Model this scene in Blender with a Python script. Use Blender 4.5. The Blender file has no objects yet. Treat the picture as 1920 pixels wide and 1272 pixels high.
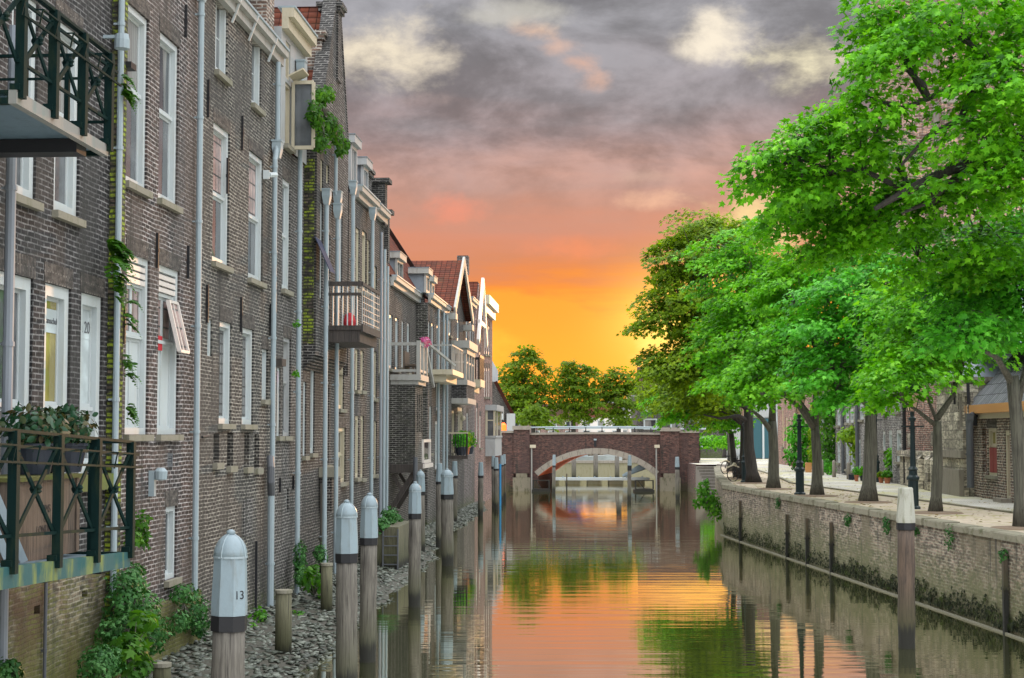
import bpy, math, random
import numpy as np
from mathutils import Vector, Matrix
R_ = math.radians
rnd = random.Random(7)
rng = np.random.default_rng(11)
sc = bpy.context.scene
COL = sc.collection

# ------------------------------------------------------------------ camera, sky, sun, exposure
EYE = 4.15                      # metres above the water
FOC = 3000.0                    # focal length in photo pixels (photo 1920 x 1272)
PITCH = math.atan(179 / FOC)    # the lens looks a little upward
cam = bpy.data.cameras.new('camera'); camo = bpy.data.objects.new('camera', cam); COL.objects.link(camo)
cam.sensor_width = 36.0; cam.lens = 36.0 * FOC / 1920
cam.clip_start = 0.2; cam.clip_end = 6000
camo.location = (0, 0, EYE); camo.rotation_euler = (R_(90) + PITCH, 0, 0)
sc.camera = camo
SUN_EL, SUN_AZ = R_(4.2), R_(9.6)

def lin(c):
    def f(v):
        v /= 255.0
        return v / 12.92 if v <= 0.04045 else ((v + 0.055) / 1.055) ** 2.4
    return tuple(f(v) for v in c) + (1.0,)

class NT:
    """small helper for writing node trees"""
    def __init__(s, tree): s.t = tree; s.n = tree.nodes; s.l = tree.links
    def put(s, v, sock):
        if v is None: return
        if hasattr(v, 'is_output'): s.l.new(v, sock)
        else:
            if isinstance(v, tuple) and len(v) == 3 and sock.type == 'RGBA': v = v + (1.0,)
            sock.default_value = v
    def math(s, op, a, b=None, c=None, clamp=False):
        n = s.n.new('ShaderNodeMath'); n.operation = op; n.use_clamp = clamp
        for i, v in enumerate((a, b, c)): s.put(v, n.inputs[i])
        return n.outputs[0]
    def mix(s, f, a, b, mode='MIX'):
        n = s.n.new('ShaderNodeMixRGB'); n.blend_type = mode
        s.put(f, n.inputs[0]); s.put(a, n.inputs[1]); s.put(b, n.inputs[2])
        return n.outputs[0]
    def noise(s, vec, scale, detail=4.0, rough=0.55, dist=0.0):
        n = s.n.new('ShaderNodeTexNoise'); s.put(vec, n.inputs['Vector'])
        n.inputs['Scale'].default_value = scale; n.inputs['Detail'].default_value = detail
        n.inputs['Roughness'].default_value = rough; n.inputs['Distortion'].default_value = dist
        return n.outputs['Fac']
    def ramp(s, f, stops, interp='LINEAR'):
        n = s.n.new('ShaderNodeValToRGB'); cr = n.color_ramp; cr.interpolation = interp
        while len(cr.elements) < len(stops): cr.elements.new(0.5)
        for e, (p, c) in zip(cr.elements, stops):
            e.position = p; e.color = c if len(c) == 4 else tuple(c) + (1.0,)
        s.put(f, n.inputs[0]); return n.outputs[0]
    def smooth(s, v, a, b, lo=0.0, hi=1.0):
        n = s.n.new('ShaderNodeMapRange'); n.interpolation_type = 'SMOOTHSTEP'
        s.put(v, n.inputs[0])
        for i, x in enumerate((a, b, lo, hi)): n.inputs[i + 1].default_value = x
        return n.outputs[0]
    def sep(s, v):
        n = s.n.new('ShaderNodeSeparateXYZ'); s.put(v, n.inputs[0]); return n.outputs[0], n.outputs[1], n.outputs[2]
    def comb(s, x, y, z):
        n = s.n.new('ShaderNodeCombineXYZ')
        for i, v in enumerate((x, y, z)): s.put(v, n.inputs[i])
        return n.outputs[0]
    def coord(s, k='Object'): return s.n.new('ShaderNodeTexCoord').outputs[k]
    def mapping(s, v, scale=(1, 1, 1), loc=(0, 0, 0)):
        n = s.n.new('ShaderNodeMapping'); s.put(v, n.inputs[0]); n.inputs['Scale'].default_value = scale
        n.inputs['Location'].default_value = loc; return n.outputs[0]
    def bump(s, h, strength=0.3, dist=0.02):
        n = s.n.new('ShaderNodeBump'); n.inputs['Strength'].default_value = strength
        n.inputs['Distance'].default_value = dist; s.put(h, n.inputs['Height']); return n.outputs[0]

def make_world():
    w = bpy.data.worlds.new('World'); sc.world = w; w.use_nodes = True
    nt = NT(w.node_tree); nt.n.clear()
    x, y, z = nt.sep(nt.coord('Generated'))
    inv = nt.math('DIVIDE', 1.0, nt.math('ADD', nt.math('ABSOLUTE', z), 0.10))
    flat = nt.comb(nt.math('MULTIPLY', x, inv), nt.math('MULTIPLY', y, inv), 0.0)
    n1 = nt.noise(nt.comb(nt.math('MULTIPLY', x, 9.0), nt.math('MULTIPLY', y, 2.0), nt.math('MULTIPLY', z, 17.0)), 1.0, 9.0, 0.60, 0.25)
    nr = nt.noise(nt.comb(nt.math('MULTIPLY', x, 22.0), y, nt.math('MULTIPLY', z, 36.0)), 1.0, 8.0, 0.62, 0.15)
    n2 = nt.noise(nt.comb(nt.math('MULTIPLY', x, 9.0), y, nt.math('MULTIPLY', z, 22.0)), 1.0, 6.0, 0.6, 0.4)
    n3 = nt.noise(nt.comb(nt.math('MULTIPLY', x, 5.0), y, nt.math('MULTIPLY', z, 60.0)), 1.0, 4.0, 0.5, 0.3)
    v = nt.math('ADD', z, nt.math('MULTIPLY', nt.math('SUBTRACT', n2, 0.5), 0.045))
    v = nt.math('ADD', v, nt.math('MULTIPLY', nt.math('SUBTRACT', n3, 0.5), 0.030))
    S = [(0.0, (255, 188, 76)), (0.045, (255, 174, 56)), (0.084, (255, 168, 58)), (0.091, (250, 148, 62)),
         (0.098, (234, 140, 84)), (0.106, (218, 140, 103)), (0.121, (218, 145, 118)), (0.14, (203, 148, 129)), (0.162, (187, 148, 137)), (0.185, (166, 144, 143)),
         (0.21, (150, 143, 147)), (0.25, (146, 145, 150)), (0.33, (168, 168, 174))]
    base = nt.ramp(nt.math('MULTIPLY', v, 2.5), [(p * 2.5, lin(c)) for p, c in S])
    # heavy grey cloud bellies, lighter seams
    belly = nt.math('ADD', nt.smooth(n1, 0.38, 0.62, 0.70, 1.36), nt.math('MULTIPLY', nt.math('SUBTRACT', nr, 0.5), 0.5))
    amt = nt.smooth(z, 0.12, 0.185)
    base = nt.mix(amt, base, nt.mix(1.0, base, nt.comb(belly, belly, belly), 'MULTIPLY'))
    streak = nt.math('MULTIPLY', nt.smooth(n3, 0.56, 0.70), nt.math('SUBTRACT', 1.0, nt.smooth(z, 0.06, 0.10)))
    base = nt.mix(nt.math('MULTIPLY', streak, 0.45), base, lin((246, 120, 62)))
    # sunlit gaps in the cloud, each at its own place in the sky: (azimuth deg, elevation deg, size a, size e, colour)
    for az, el, sa, se, col, k in ((-4.2, 13.3, 1.9, 1.4, (255, 240, 212), 0.9), (7.4, 14.2, 1.2, 0.9, (255, 242, 220), 0.95),
                                   (10.2, 13.0, 1.5, 1.0, (255, 244, 206), 0.95), (0.7, 14.3, .8, .35, (255, 205, 165), 0.6), (1.6, 13.7, .7, .3, (250, 200, 170), 0.55),
                                   (2.4, 13.2, .7, .35, (255, 190, 150), 0.6), (3.1, 12.6, .6, .35, (250, 196, 166), 0.55), (0.2, 14.9, 2.2, .5, (225, 220, 205), .5), (4.6, 9.2, 1.0, .3, (225, 190, 170), .45), (-3.2, 11.9, 1.6, .35, (220, 190, 180), .4), (5.0, 8.3, 1.2, .35, (255, 200, 165), 0.7),
                                   (8.6, 7.5, 2.4, 0.9, (255, 226, 160), 0.9), (-2.4, 8.0, 1.5, .5, (255, 150, 120), .6),
                                   (2.6, 6.6, 2.2, .4, (255, 150, 105), .6),
                                   (6.4, 3.4, 2.0, 1.5, (255, 236, 150), 1.0), (-0.6, 3.0, 1.2, .9, (255, 205, 70), .6)):
        dx, dy, dz = math.sin(R_(az)) * math.cos(R_(el)), math.cos(R_(az)) * math.cos(R_(el)), math.sin(R_(el))
        a = nt.math('DIVIDE', nt.math('SUBTRACT', x, dx), R_(sa)); b = nt.math('DIVIDE', nt.math('SUBTRACT', z, dz), R_(se))
        d = nt.math('SQRT', nt.math('ADD', nt.math('MULTIPLY', a, a), nt.math('MULTIPLY', b, b)))
        val = nt.math('ADD', nr, nt.math('MULTIPLY', nt.smooth(d, 1.9, 0.0), 0.34))
        f = nt.math('MULTIPLY', nt.math('MULTIPLY', nt.smooth(val, 0.56, 0.98), nt.math('MULTIPLY', nt.smooth(d, 2.0, 1.1), k)), nt.math('GREATER_THAN', y, 0.0))
        base = nt.mix(f, base, lin(col))
    glow = nt.smooth(z, 0.10, 0.02, 1.0, 1.45); base = nt.mix(1.0, base, nt.comb(glow, nt.math('ADD', 0.7, nt.math('MULTIPLY', glow, 0.3)), 1.0), 'MULTIPLY')
    gx, gz = math.sin(R_(6.6)) * math.cos(R_(3.9)), math.sin(R_(3.9))           # glow of the hidden sun
    a = nt.math('DIVIDE', nt.math('SUBTRACT', x, gx), 0.042); b = nt.math('DIVIDE', nt.math('SUBTRACT', z, gz), 0.030)
    g = nt.math('MULTIPLY', nt.math('POWER', 2.718, nt.math('MULTIPLY', nt.math('ADD', nt.math('MULTIPLY', a, a), nt.math('MULTIPLY', b, b)), -1.0)), nt.math('GREATER_THAN', y, 0.0))
    base = nt.mix(g, base, (1.9, 1.15, 0.22, 1.0))
    # unseen sky overhead and behind the camera, boosted and cooler to light the fronts
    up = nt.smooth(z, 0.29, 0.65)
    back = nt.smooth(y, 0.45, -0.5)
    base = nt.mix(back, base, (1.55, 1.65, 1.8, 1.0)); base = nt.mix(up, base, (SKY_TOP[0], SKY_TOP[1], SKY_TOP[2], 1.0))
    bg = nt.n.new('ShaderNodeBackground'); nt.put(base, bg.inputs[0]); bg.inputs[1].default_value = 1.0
    sky = nt.n.new('ShaderNodeTexSky'); sky.sky_type = 'NISHITA'; sky.sun_disc = False
    sky.sun_elevation = SUN_EL; sky.sun_rotation = SUN_AZ
    b2 = nt.n.new('ShaderNodeBackground'); nt.put(sky.outputs[0], b2.inputs[0]); b2.inputs[1].default_value = 0.0015
    ad = nt.n.new('ShaderNodeAddShader'); nt.l.new(bg.outputs[0], ad.inputs[0]); nt.l.new(b2.outputs[0], ad.inputs[1])
    out = nt.n.new('ShaderNodeOutputWorld'); nt.l.new(ad.outputs[0], out.inputs[0])
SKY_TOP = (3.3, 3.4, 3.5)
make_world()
sun = bpy.data.lights.new('sun', 'SUN'); suno = bpy.data.objects.new('sun', sun); COL.objects.link(suno)
sun.energy = 0.7; sun.angle = R_(0.6); sun.color = (1.0, 0.52, 0.22)
suno.rotation_euler = Vector((-math.sin(SUN_AZ) * math.cos(SUN_EL), -math.cos(SUN_AZ) * math.cos(SUN_EL), -math.sin(SUN_EL))).to_track_quat('-Z', 'Y').to_euler()
sc.view_settings.view_transform = 'Standard'; sc.view_settings.look = 'None'
sc.view_settings.exposure = 0.0; sc.view_settings.gamma = 1.0; sc.view_settings.use_curve_mapping = False
sc.cycles.max_bounces = 6; sc.cycles.diffuse_bounces = 3; sc.cycles.glossy_bounces = 4
sc.cycles.transmission_bounces = 3; sc.cycles.use_denoising = True
sc.cycles.caustics_reflective = True; sc.cycles.sample_clamp_indirect = 3.0; sc.cycles.blur_glossy = 1.0; sc.cycles.caustics_refractive = False

# ------------------------------------------------------------------ measuring the photo
def ray(px, py):
    u, v = (px - 960) / FOC, (636 - py) / FOC
    return u, math.cos(PITCH) - v * math.sin(PITCH), math.sin(PITCH) + v * math.cos(PITCH)
def at_y(px, py, Y):                       # the point seen there at depth Y
    dx, dy, dz = ray(px, py); k = Y / dy
    return Vector((k * dx, Y, EYE + k * dz))
def at_z(px, py, z):                       # the point seen there on a level z
    dx, dy, dz = ray(px, py); k = (z - EYE) / dz
    return Vector((k * dx, k * dy, z))

class Frame:
    """a wall line: s runs along it, t goes into the building, z up"""
    def __init__(s, ox, oy, dx, dy):
        n = math.hypot(dx, dy); s.o = (ox, oy); s.d = (dx / n, dy / n); s.n = (-dy / n, dx / n); s.ang = math.atan2(dy, dx)
    def w(s, a, t, z): return Vector((s.o[0] + a * s.d[0] + t * s.n[0], s.o[1] + a * s.d[1] + t * s.n[1], z))
    def hit(s, px, py, t=0.0):             # (s, z) where that sight line meets the plane t
        dx, dy, dz = ray(px, py)
        k = (t + s.o[0] * s.n[0] + s.o[1] * s.n[1]) / (dx * s.n[0] + dy * s.n[1])
        X, Y = k * dx - s.o[0], k * dy - s.o[1]
        return X * s.d[0] + Y * s.d[1], EYE + k * dz
    def rect(s, p0, p1, y0, y1, t=0.0):    # s0, s1, z0, z1 from pixel edges
        ym, pm = (y0 + y1) / 2, (p0 + p1) / 2
        a, b = sorted((s.hit(p0, ym, t)[0], s.hit(p1, ym, t)[0]))
        return a, b, s.hit(pm, y1, t)[1], s.hit(pm, y0, t)[1]
L = Frame(-8.0, 0.0, 0.0633, 1.0)          # house fronts on the left bank
RF = Frame(12.6, 0.0, -0.0565, -1.0)       # house fronts across the street on the right
BR = Frame(0.0, 118.0, 1.0, 0.0)           # the near face of the bridge
WF = Frame(0.0, 0.0, 1.0, 0.0)             # plain world axes
STREET = 2.05

# ------------------------------------------------------------------ meshes and objects
class MB:
    def __init__(s): s.v = []; s.f = []; s.sm = False
    def add(s, vs, fs):
        o = len(s.v); s.v.extend(vs); s.f.extend([tuple(i + o for i in f) for f in fs]); return s
    def box(s, x0, x1, y0, y1, z0, z1):
        return s.add([(x0, y0, z0), (x1, y0, z0), (x1, y1, z0), (x0, y1, z0), (x0, y0, z1), (x1, y0, z1), (x1, y1, z1), (x0, y1, z1)],
                     [(0, 3, 2, 1), (4, 5, 6, 7), (0, 1, 5, 4), (1, 2, 6, 5), (2, 3, 7, 6), (3, 0, 4, 7)])
    def quad(s, a, b, c, d): return s.add([a, b, c, d], [(0, 1, 2, 3)])
    def slab(s, ring, off):                # a flat polygon given a thickness along off
        n = len(ring); r2 = [tuple(Vector(p) + Vector(off)) for p in ring]
        return s.add(list(ring) + r2, [tuple(range(n))[::-1], tuple(range(n, 2 * n))] + [(i, (i + 1) % n, n + (i + 1) % n, n + i) for i in range(n)])
    def tube(s, pts, rad, n=8, cap=True):
        pts = [Vector(p) for p in pts]; rad = rad if isinstance(rad, (list, tuple)) else [rad] * len(pts)
        vs = []; up = None
        for i, p in enumerate(pts):
            d = (pts[min(i + 1, len(pts) - 1)] - pts[max(i - 1, 0)]).normalized()
            if up is None: up = Vector((1, 0, 0)) if abs(d.x) < 0.8 else Vector((0, 1, 0))
            a = (up - d * up.dot(d)).normalized(); b = d.cross(a); up = a
            for k in range(n):
                t = 2 * math.pi * k / n; vs.append(tuple(p + (a * math.cos(t) + b * math.sin(t)) * rad[i]))
        m = len(pts); fs = [(i * n + k, i * n + (k + 1) % n, (i + 1) * n + (k + 1) % n, (i + 1) * n + k) for i in range(m - 1) for k in range(n)]
        if cap: fs += [tuple(range(n))[::-1], tuple(range((m - 1) * n, m * n))]
        return s.add(vs, fs)
    def bar(s, p0, p1, w, h=None):         # a straight square bar
        h = h or w; p0, p1 = Vector(p0), Vector(p1); d = (p1 - p0).normalized()
        up = Vector((0, 0, 1)) if abs(d.z) < 0.95 else Vector((1, 0, 0))
        a = d.cross(up).normalized() * (w / 2); b = a.cross(d).normalized() * (h / 2)
        vs = [tuple(p + i * a + j * b) for p in (p0, p1) for i, j in ((-1, -1), (1, -1), (1, 1), (-1, 1))]
        return s.add(vs, [(0, 3, 2, 1), (4, 5, 6, 7)] + [(i, (i + 1) % 4, 4 + (i + 1) % 4, 4 + i) for i in range(4)])
    def lathe(s, c, prof, n=12, rot=0.0, sx=1.0):
        vs = []
        for r, z in prof:
            for k in range(n):
                t = rot + 2 * math.pi * k / n; vs.append((c[0] + r * math.cos(t) * sx, c[1] + r * math.sin(t), c[2] + z))
        m = len(prof); fs = [(i * n + k, i * n + (k + 1) % n, (i + 1) * n + (k + 1) % n, (i + 1) * n + k) for i in range(m - 1) for k in range(n)]
        return s.add(vs, fs + [tuple(range(n))[::-1], tuple(range((m - 1) * n, m * n))])
    def loft(s, rings):
        n = len(rings[0]); vs = [tuple(p) for r in rings for p in r]; m = len(rings)
        fs = [(i * n + k, i * n + (k + 1) % n, (i + 1) * n + (k + 1) % n, (i + 1) * n + k) for i in range(m - 1) for k in range(n)]
        return s.add(vs, fs + [tuple(range(n))[::-1], tuple(range((m - 1) * n, m * n))])

OFF = {}
def tag(o, label=None, cat=None, group=None, kind=None):
    if label: o['label'] = label
    if cat: o['category'] = cat
    if group: o['group'] = group
    if kind: o['kind'] = kind
    return o
def thing(name, label, cat, F, at, group=None):
    o = bpy.data.objects.new(name, None); COL.objects.link(o); o.empty_display_size = 0.3
    o.location = F.w(*at); o.rotation_euler = (0, 0, F.ang); OFF[o.name] = at
    return tag(o, label, cat, group)
def part(mb, name, mat, parent=None, smooth=False, label=None, F=None, at=(0, 0, 0)):
    off = OFF[parent.name] if parent else at
    me = bpy.data.meshes.new(name)
    me.from_pydata([(v[0] - off[0], v[1] - off[1], v[2] - off[2]) for v in mb.v], [], mb.f)
    me.materials.append(mat)
    if smooth: me.polygons.foreach_set('use_smooth', [True] * len(me.polygons))
    me.update()
    o = bpy.data.objects.new(name, me); COL.objects.link(o); OFF[o.name] = off
    if parent: o.parent = parent
    elif F: o.location = F.w(*at); o.rotation_euler = (0, 0, F.ang)
    if label: o['label'] = label
    return o
def np_mesh(name, V, T, mat, parent=None, loc=(0, 0, 0)):   # large triangle meshes
    me = bpy.data.meshes.new(name); V = np.asarray(V, np.float32) - np.asarray(loc, np.float32); T = np.asarray(T, np.int32)
    me.vertices.add(len(V)); me.vertices.foreach_set('co', V.ravel())
    me.loops.add(T.size); me.loops.foreach_set('vertex_index', T.ravel())
    me.polygons.add(len(T)); me.polygons.foreach_set('loop_start', np.arange(0, T.size, 3, dtype=np.int32))
    me.materials.append(mat); me.update(calc_edges=True); me.validate()
    o = bpy.data.objects.new(name, me); COL.objects.link(o)
    if parent: o.parent = parent
    else: o.location = loc
    return o
def copy_thing(o, loc, label, parent=None):                 # a thing, its parts and their sub-parts
    c = o.copy(); COL.objects.link(c); c.parent = parent; OFF[c.name] = OFF.get(o.name, (0, 0, 0))
    if parent is None: c.location = loc; c['label'] = label
    for ch in list(o.children): copy_thing(ch, None, None, c)
    return c
# ------------------------------------------------------------------ materials
def new(name):
    m = bpy.data.materials.new(name); m.use_nodes = True; nt = NT(m.node_tree)
    return m, nt, nt.n['Principled BSDF']
def paint(name, c, rough=0.55, var=0.12, dirt=None, amount=0.35, scale=2.0, metal=0.0, streak=True):
    m, nt, b = new(name); co = nt.coord()
    n = nt.noise(nt.mapping(co, (1, 1, 0.3 if streak else 1)), scale * 3, 6, 0.65); f = nt.noise(co, scale * 14, 5, 0.6)
    k = nt.math('ADD', 1 - var, nt.math('MULTIPLY', f, 2 * var))
    col = nt.mix(1.0, tuple(c) + (1,), nt.comb(k, k, k), 'MULTIPLY')
    if dirt: col = nt.mix(nt.math('MULTIPLY', nt.smooth(n, 0.48, 0.72), amount), col, tuple(dirt) + (1,))
    nt.put(col, b.inputs['Base Color']); b.inputs['Roughness'].default_value = rough; b.inputs['Metallic'].default_value = metal; b.inputs['Specular IOR Level'].default_value = 0.3
    nt.put(nt.bump(f, 0.15, 0.01), b.inputs['Normal'])
    return m
def brick(name, c1, c2, mortar, stain=(0.03, 0.028, 0.025), moss=0.0, w=0.25, h=0.074, vert=False, patch=0.5, light=None, size=0.0135, mosscol=(0.07, 0.10, 0.015), mossall=0.0, dk=0.23, wobble=0.07):
    m, nt, b = new(name); x, y, z = nt.sep(nt.coord()); co = nt.coord()
    u = nt.math('ADD', x, y)
    wob = nt.math('MULTIPLY', nt.math('SUBTRACT', nt.noise(co, 0.9, 2), 0.5), wobble)
    zz = nt.math('ADD', z, wob)
    br = nt.n.new('ShaderNodeTexBrick'); br.offset = 0.5
    nt.put(nt.comb(zz, u, 0.0) if vert else nt.comb(u, zz, 0.0), br.inputs['Vector'])
    for k, v in (('Color1', [q * dk * 1.5 for q in c1]), ('Color2', [q * dk * .6 for q in c2]), ('Mortar', [q * .60 for q in mortar])): br.inputs[k].default_value = tuple(v) + (1,)
    for k, v in (('Scale', 1.0), ('Mortar Size', size), ('Mortar Smooth', 0.3), ('Brick Width', w), ('Row Height', h), ('Bias', 0.0)): br.inputs[k].default_value = v
    col = br.outputs['Color']
    fine = nt.noise(co, 22, 5, 0.7); grain = nt.noise(nt.mapping(co, (4.5, 4.5, 12)), 1.0, 3, 0.6); big = nt.noise(nt.mapping(co, (1, 1, 0.55)), 0.55, 7, 0.62, 0.4); mid = nt.noise(nt.mapping(co, (1, 1, 1.6)), 3.0, 6, 0.6)
    k = nt.math('MULTIPLY', nt.math('ADD', 0.55, nt.math('MULTIPLY', fine, 0.9)), nt.smooth(grain, 0.36, 0.62, 0.45, 1.35)); col = nt.mix(1.0, col, nt.comb(k, k, k), 'MULTIPLY')
    col = nt.mix(nt.math('MULTIPLY', nt.smooth(big, 0.45, 0.60), min(1, patch * 1.5)), col, tuple(stain) + (1,))
    if light: col = nt.mix(nt.math('MULTIPLY', nt.smooth(mid, 0.55, 0.74), 0.32), col, tuple(light) + (1,))
    run = nt.noise(nt.mapping(co, (3.5, 3.5, 0.22)), 1.0, 5, 0.6)         # rain streaks
    col = nt.mix(nt.math('MULTIPLY', nt.smooth(run, 0.53, 0.70), 0.7), col, (0.025, 0.024, 0.02, 1))
    if moss > 0:
        e = nt.math('SUBTRACT', nt.math('ADD', z, nt.math('MULTIPLY', nt.math('SUBTRACT', mid, 0.5), 2.2)), moss)
        f = nt.math('MULTIPLY', nt.smooth(e, 0.5, -0.6), nt.smooth(fine, 0.30, 0.55))
        col = nt.mix(nt.math('MULTIPLY', f, 0.8), col, tuple(mosscol) + (1,))
    if mossall > 0: col = nt.mix(nt.math('MULTIPLY', nt.math('MULTIPLY', nt.smooth(mid, 0.40, 0.60), nt.smooth(fine, .3, .55)), nt.math('MULTIPLY', nt.math('SUBTRACT', 1.0, nt.math('MULTIPLY', br.outputs['Fac'], .85)), mossall)), col, tuple(mosscol) + (1,))
    nt.put(col, b.inputs['Base Color']); b.inputs['Roughness'].default_value = 0.88
    hgt = nt.math('ADD', nt.math('MULTIPLY', br.outputs['Fac'], -1.0), nt.math('MULTIPLY', fine, 0.7))
    nt.put(nt.bump(hgt, 1.0, 0.016), b.inputs['Normal'])
    return m
def glass(name, c=(0.03, 0.035, 0.04), rough=0.03, lead=None, curtain=None, emit=None):
    m, nt, b = new(name); co = nt.coord(); x, y, z = nt.sep(co); col = tuple(c) + (1,)
    n = nt.noise(co, 1.3, 4); col = nt.mix(nt.smooth(n, 0.4, 0.7), col, tuple(v * 1.8 for v in c) + (1,))
    if curtain:
        wv = nt.math('SINE', nt.math('MULTIPLY', nt.math('ADD', x, y), 60.0)); f = nt.smooth(wv, -1, 1, 0.75, 1.0)
        cc = nt.mix(1.0, tuple(curtain) + (1,), nt.comb(f, f, f), 'MULTIPLY')
        col = nt.mix(nt.smooth(nt.noise(nt.mapping(co, (1, 1, 0.2)), 0.8, 2), 0.46, 0.5), col, cc)
    if lead:
        br = nt.n.new('ShaderNodeTexBrick'); br.offset = 0.0; nt.put(nt.comb(nt.math('ADD', x, y), z, 0.0), br.inputs['Vector'])
        for k, v in (('Scale', 1.0), ('Mortar Size', 0.016), ('Mortar Smooth', 0.0), ('Brick Width', lead), ('Row Height', lead * 1.3)): br.inputs[k].default_value = v
        col = nt.mix(br.outputs['Fac'], col, (0.02, 0.02, 0.02, 1)); nt.put(nt.math('ADD', 0.05, nt.math('MULTIPLY', br.outputs['Fac'], 0.6)), b.inputs['Roughness'])
        nt.put(nt.bump(nt.noise(co, 9, 2), 0.25, 0.02), b.inputs['Normal'])
    else:
        b.inputs['Roughness'].default_value = rough; nt.put(nt.bump(nt.noise(co, 1.7, 2), 0.12, 0.03), b.inputs['Normal'])
    nt.put(col, b.inputs['Base Color']); b.inputs['IOR'].default_value = 1.6
    if emit: b.inputs['Emission Color'].default_value = tuple(emit[:3]) + (1,); b.inputs['Emission Strength'].default_value = emit[3]
    return m
def tiles(name, c1, c2, w=0.26, h=0.32, moss=0.3, slate=False):
    m, nt, b = new(name); co = nt.coord(); x, y, z = nt.sep(co)
    br = nt.n.new('ShaderNodeTexBrick'); br.offset = 0.5 if slate else 0.0; nt.put(nt.coord('UV'), br.inputs['Vector'])
    for k, v in (('Color1', c1), ('Color2', c2), ('Mortar', tuple(q * 0.25 for q in c1))): br.inputs[k].default_value = tuple(v) + (1,)
    for k, v in (('Scale', 1.0), ('Mortar Size', 0.02), ('Mortar Smooth', 0.4), ('Brick Width', w), ('Row Height', h)): br.inputs[k].default_value = v
    n = nt.noise(co, 1.4, 6, 0.65); fine = nt.noise(co, 14, 4)
    k = nt.math('ADD', 0.6, nt.math('MULTIPLY', fine, 0.8)); col = nt.mix(1.0, br.outputs['Color'], nt.comb(k, k, k), 'MULTIPLY')
    col = nt.mix(nt.math('MULTIPLY', nt.smooth(n, 0.5, 0.7), moss), col, (0.05, 0.05, 0.025, 1))
    nt.put(col, b.inputs['Base Color']); b.inputs['Roughness'].default_value = 0.9; b.inputs['Specular IOR Level'].default_value = 0.15
    uu, vv, _ = nt.sep(nt.coord('UV'))
    wave = nt.math('ABSOLUTE', nt.math('SINE', nt.math('MULTIPLY', uu, math.pi / w)))
    row = nt.math('FRACT', nt.math('DIVIDE', vv, h))
    hgt = nt.math('ADD', nt.math('MULTIPLY', wave, 0.0 if slate else 0.6), nt.math('MULTIPLY', row, -0.7))
    nt.put(nt.bump(hgt, 0.9, 0.06), b.inputs['Normal'])
    return m
def wood(name, c1, c2, wet=None, moss=0.0):
    m, nt, b = new(name); co = nt.coord(); x, y, z = nt.sep(co)
    g = nt.noise(nt.mapping(co, (9, 9, 0.5)), 3.0, 6, 0.7, 0.3); n = nt.noise(nt.mapping(co, (1, 1, 0.4)), 3.0, 5)
    col = nt.mix(nt.smooth(g, 0.35, 0.65), tuple(c1) + (1,), tuple(c2) + (1,))
    crack = nt.noise(nt.mapping(co, (14, 14, 0.35)), 3.0, 3, 0.5); col = nt.mix(nt.math('MULTIPLY', nt.smooth(crack, 0.60, 0.68), 0.8), col, (0.015, 0.012, 0.01, 1))
    col = nt.mix(nt.math('MULTIPLY', nt.smooth(n, 0.5, 0.7), 0.5), col, (0.035, 0.03, 0.024, 1))
    if wet is not None:
        e = nt.math('ADD', z, nt.math('MULTIPLY', nt.math('SUBTRACT', g, 0.5), 0.7))
        col = nt.mix(nt.smooth(e, wet + 1.0, wet - 0.1, 0.0, 0.65), col, (0.045, 0.05, 0.016, 1))
        col = nt.mix(nt.smooth(e, wet + 0.16, wet - 0.10, 0.0, 0.93), col, (0.010, 0.010, 0.008, 1))
    nt.put(col, b.inputs['Base Color']); b.inputs['Roughness'].default_value = 0.85
    nt.put(nt.bump(nt.math('SUBTRACT', g, crack), 0.7, 0.02), b.inputs['Normal'])
    return m
def leaf(name, c1, c2, c3, trans=0.45, rough=0.5):
    m, nt, b = new(name); nt.n.remove(b)
    geo = nt.n.new('ShaderNodeNewGeometry'); r = geo.outputs['Random Per Island']
    big = nt.noise(nt.coord(), 1.0, 3, 0.55)
    f = nt.math('ADD', nt.math('MULTIPLY', r, 0.6), nt.math('MULTIPLY', nt.math('SUBTRACT', big, 0.36), 1.5), clamp=True)
    col = nt.ramp(f, [(0.0, tuple(c1)), (0.5, tuple(c2)), (1.0, tuple(c3))])
    d = nt.n.new('ShaderNodeBsdfPrincipled'); nt.put(col, d.inputs['Base Color']); d.inputs['Roughness'].default_value = rough; d.inputs['Specular IOR Level'].default_value = 0.22
    t = nt.n.new('ShaderNodeBsdfTranslucent'); nt.put(nt.mix(1.0, col, (1.25, 1.2, 0.45, 1), 'MULTIPLY'), t.inputs[0])
    mx = nt.n.new('ShaderNodeMixShader'); mx.inputs[0].default_value = trans
    nt.l.new(d.outputs[0], mx.inputs[1]); nt.l.new(t.outputs[0], mx.inputs[2])
    nt.l.new(mx.outputs[0], nt.n['Material Output'].inputs[0])
    return m
def plain(name, c, rough=0.5, metal=0.0, emit=0.0):
    m, nt, b = new(name); n = nt.noise(nt.coord(), 8, 4); k = nt.math('ADD', 0.8, nt.math('MULTIPLY', n, 0.4))
    nt.put(nt.mix(1.0, tuple(c) + (1,), nt.comb(k, k, k), 'MULTIPLY'), b.inputs['Base Color'])
    b.inputs['Roughness'].default_value = rough; b.inputs['Metallic'].default_value = metal
    if emit: b.inputs['Emission Color'].default_value = tuple(c) + (1,); b.inputs['Emission Strength'].default_value = emit
    return m

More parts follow.
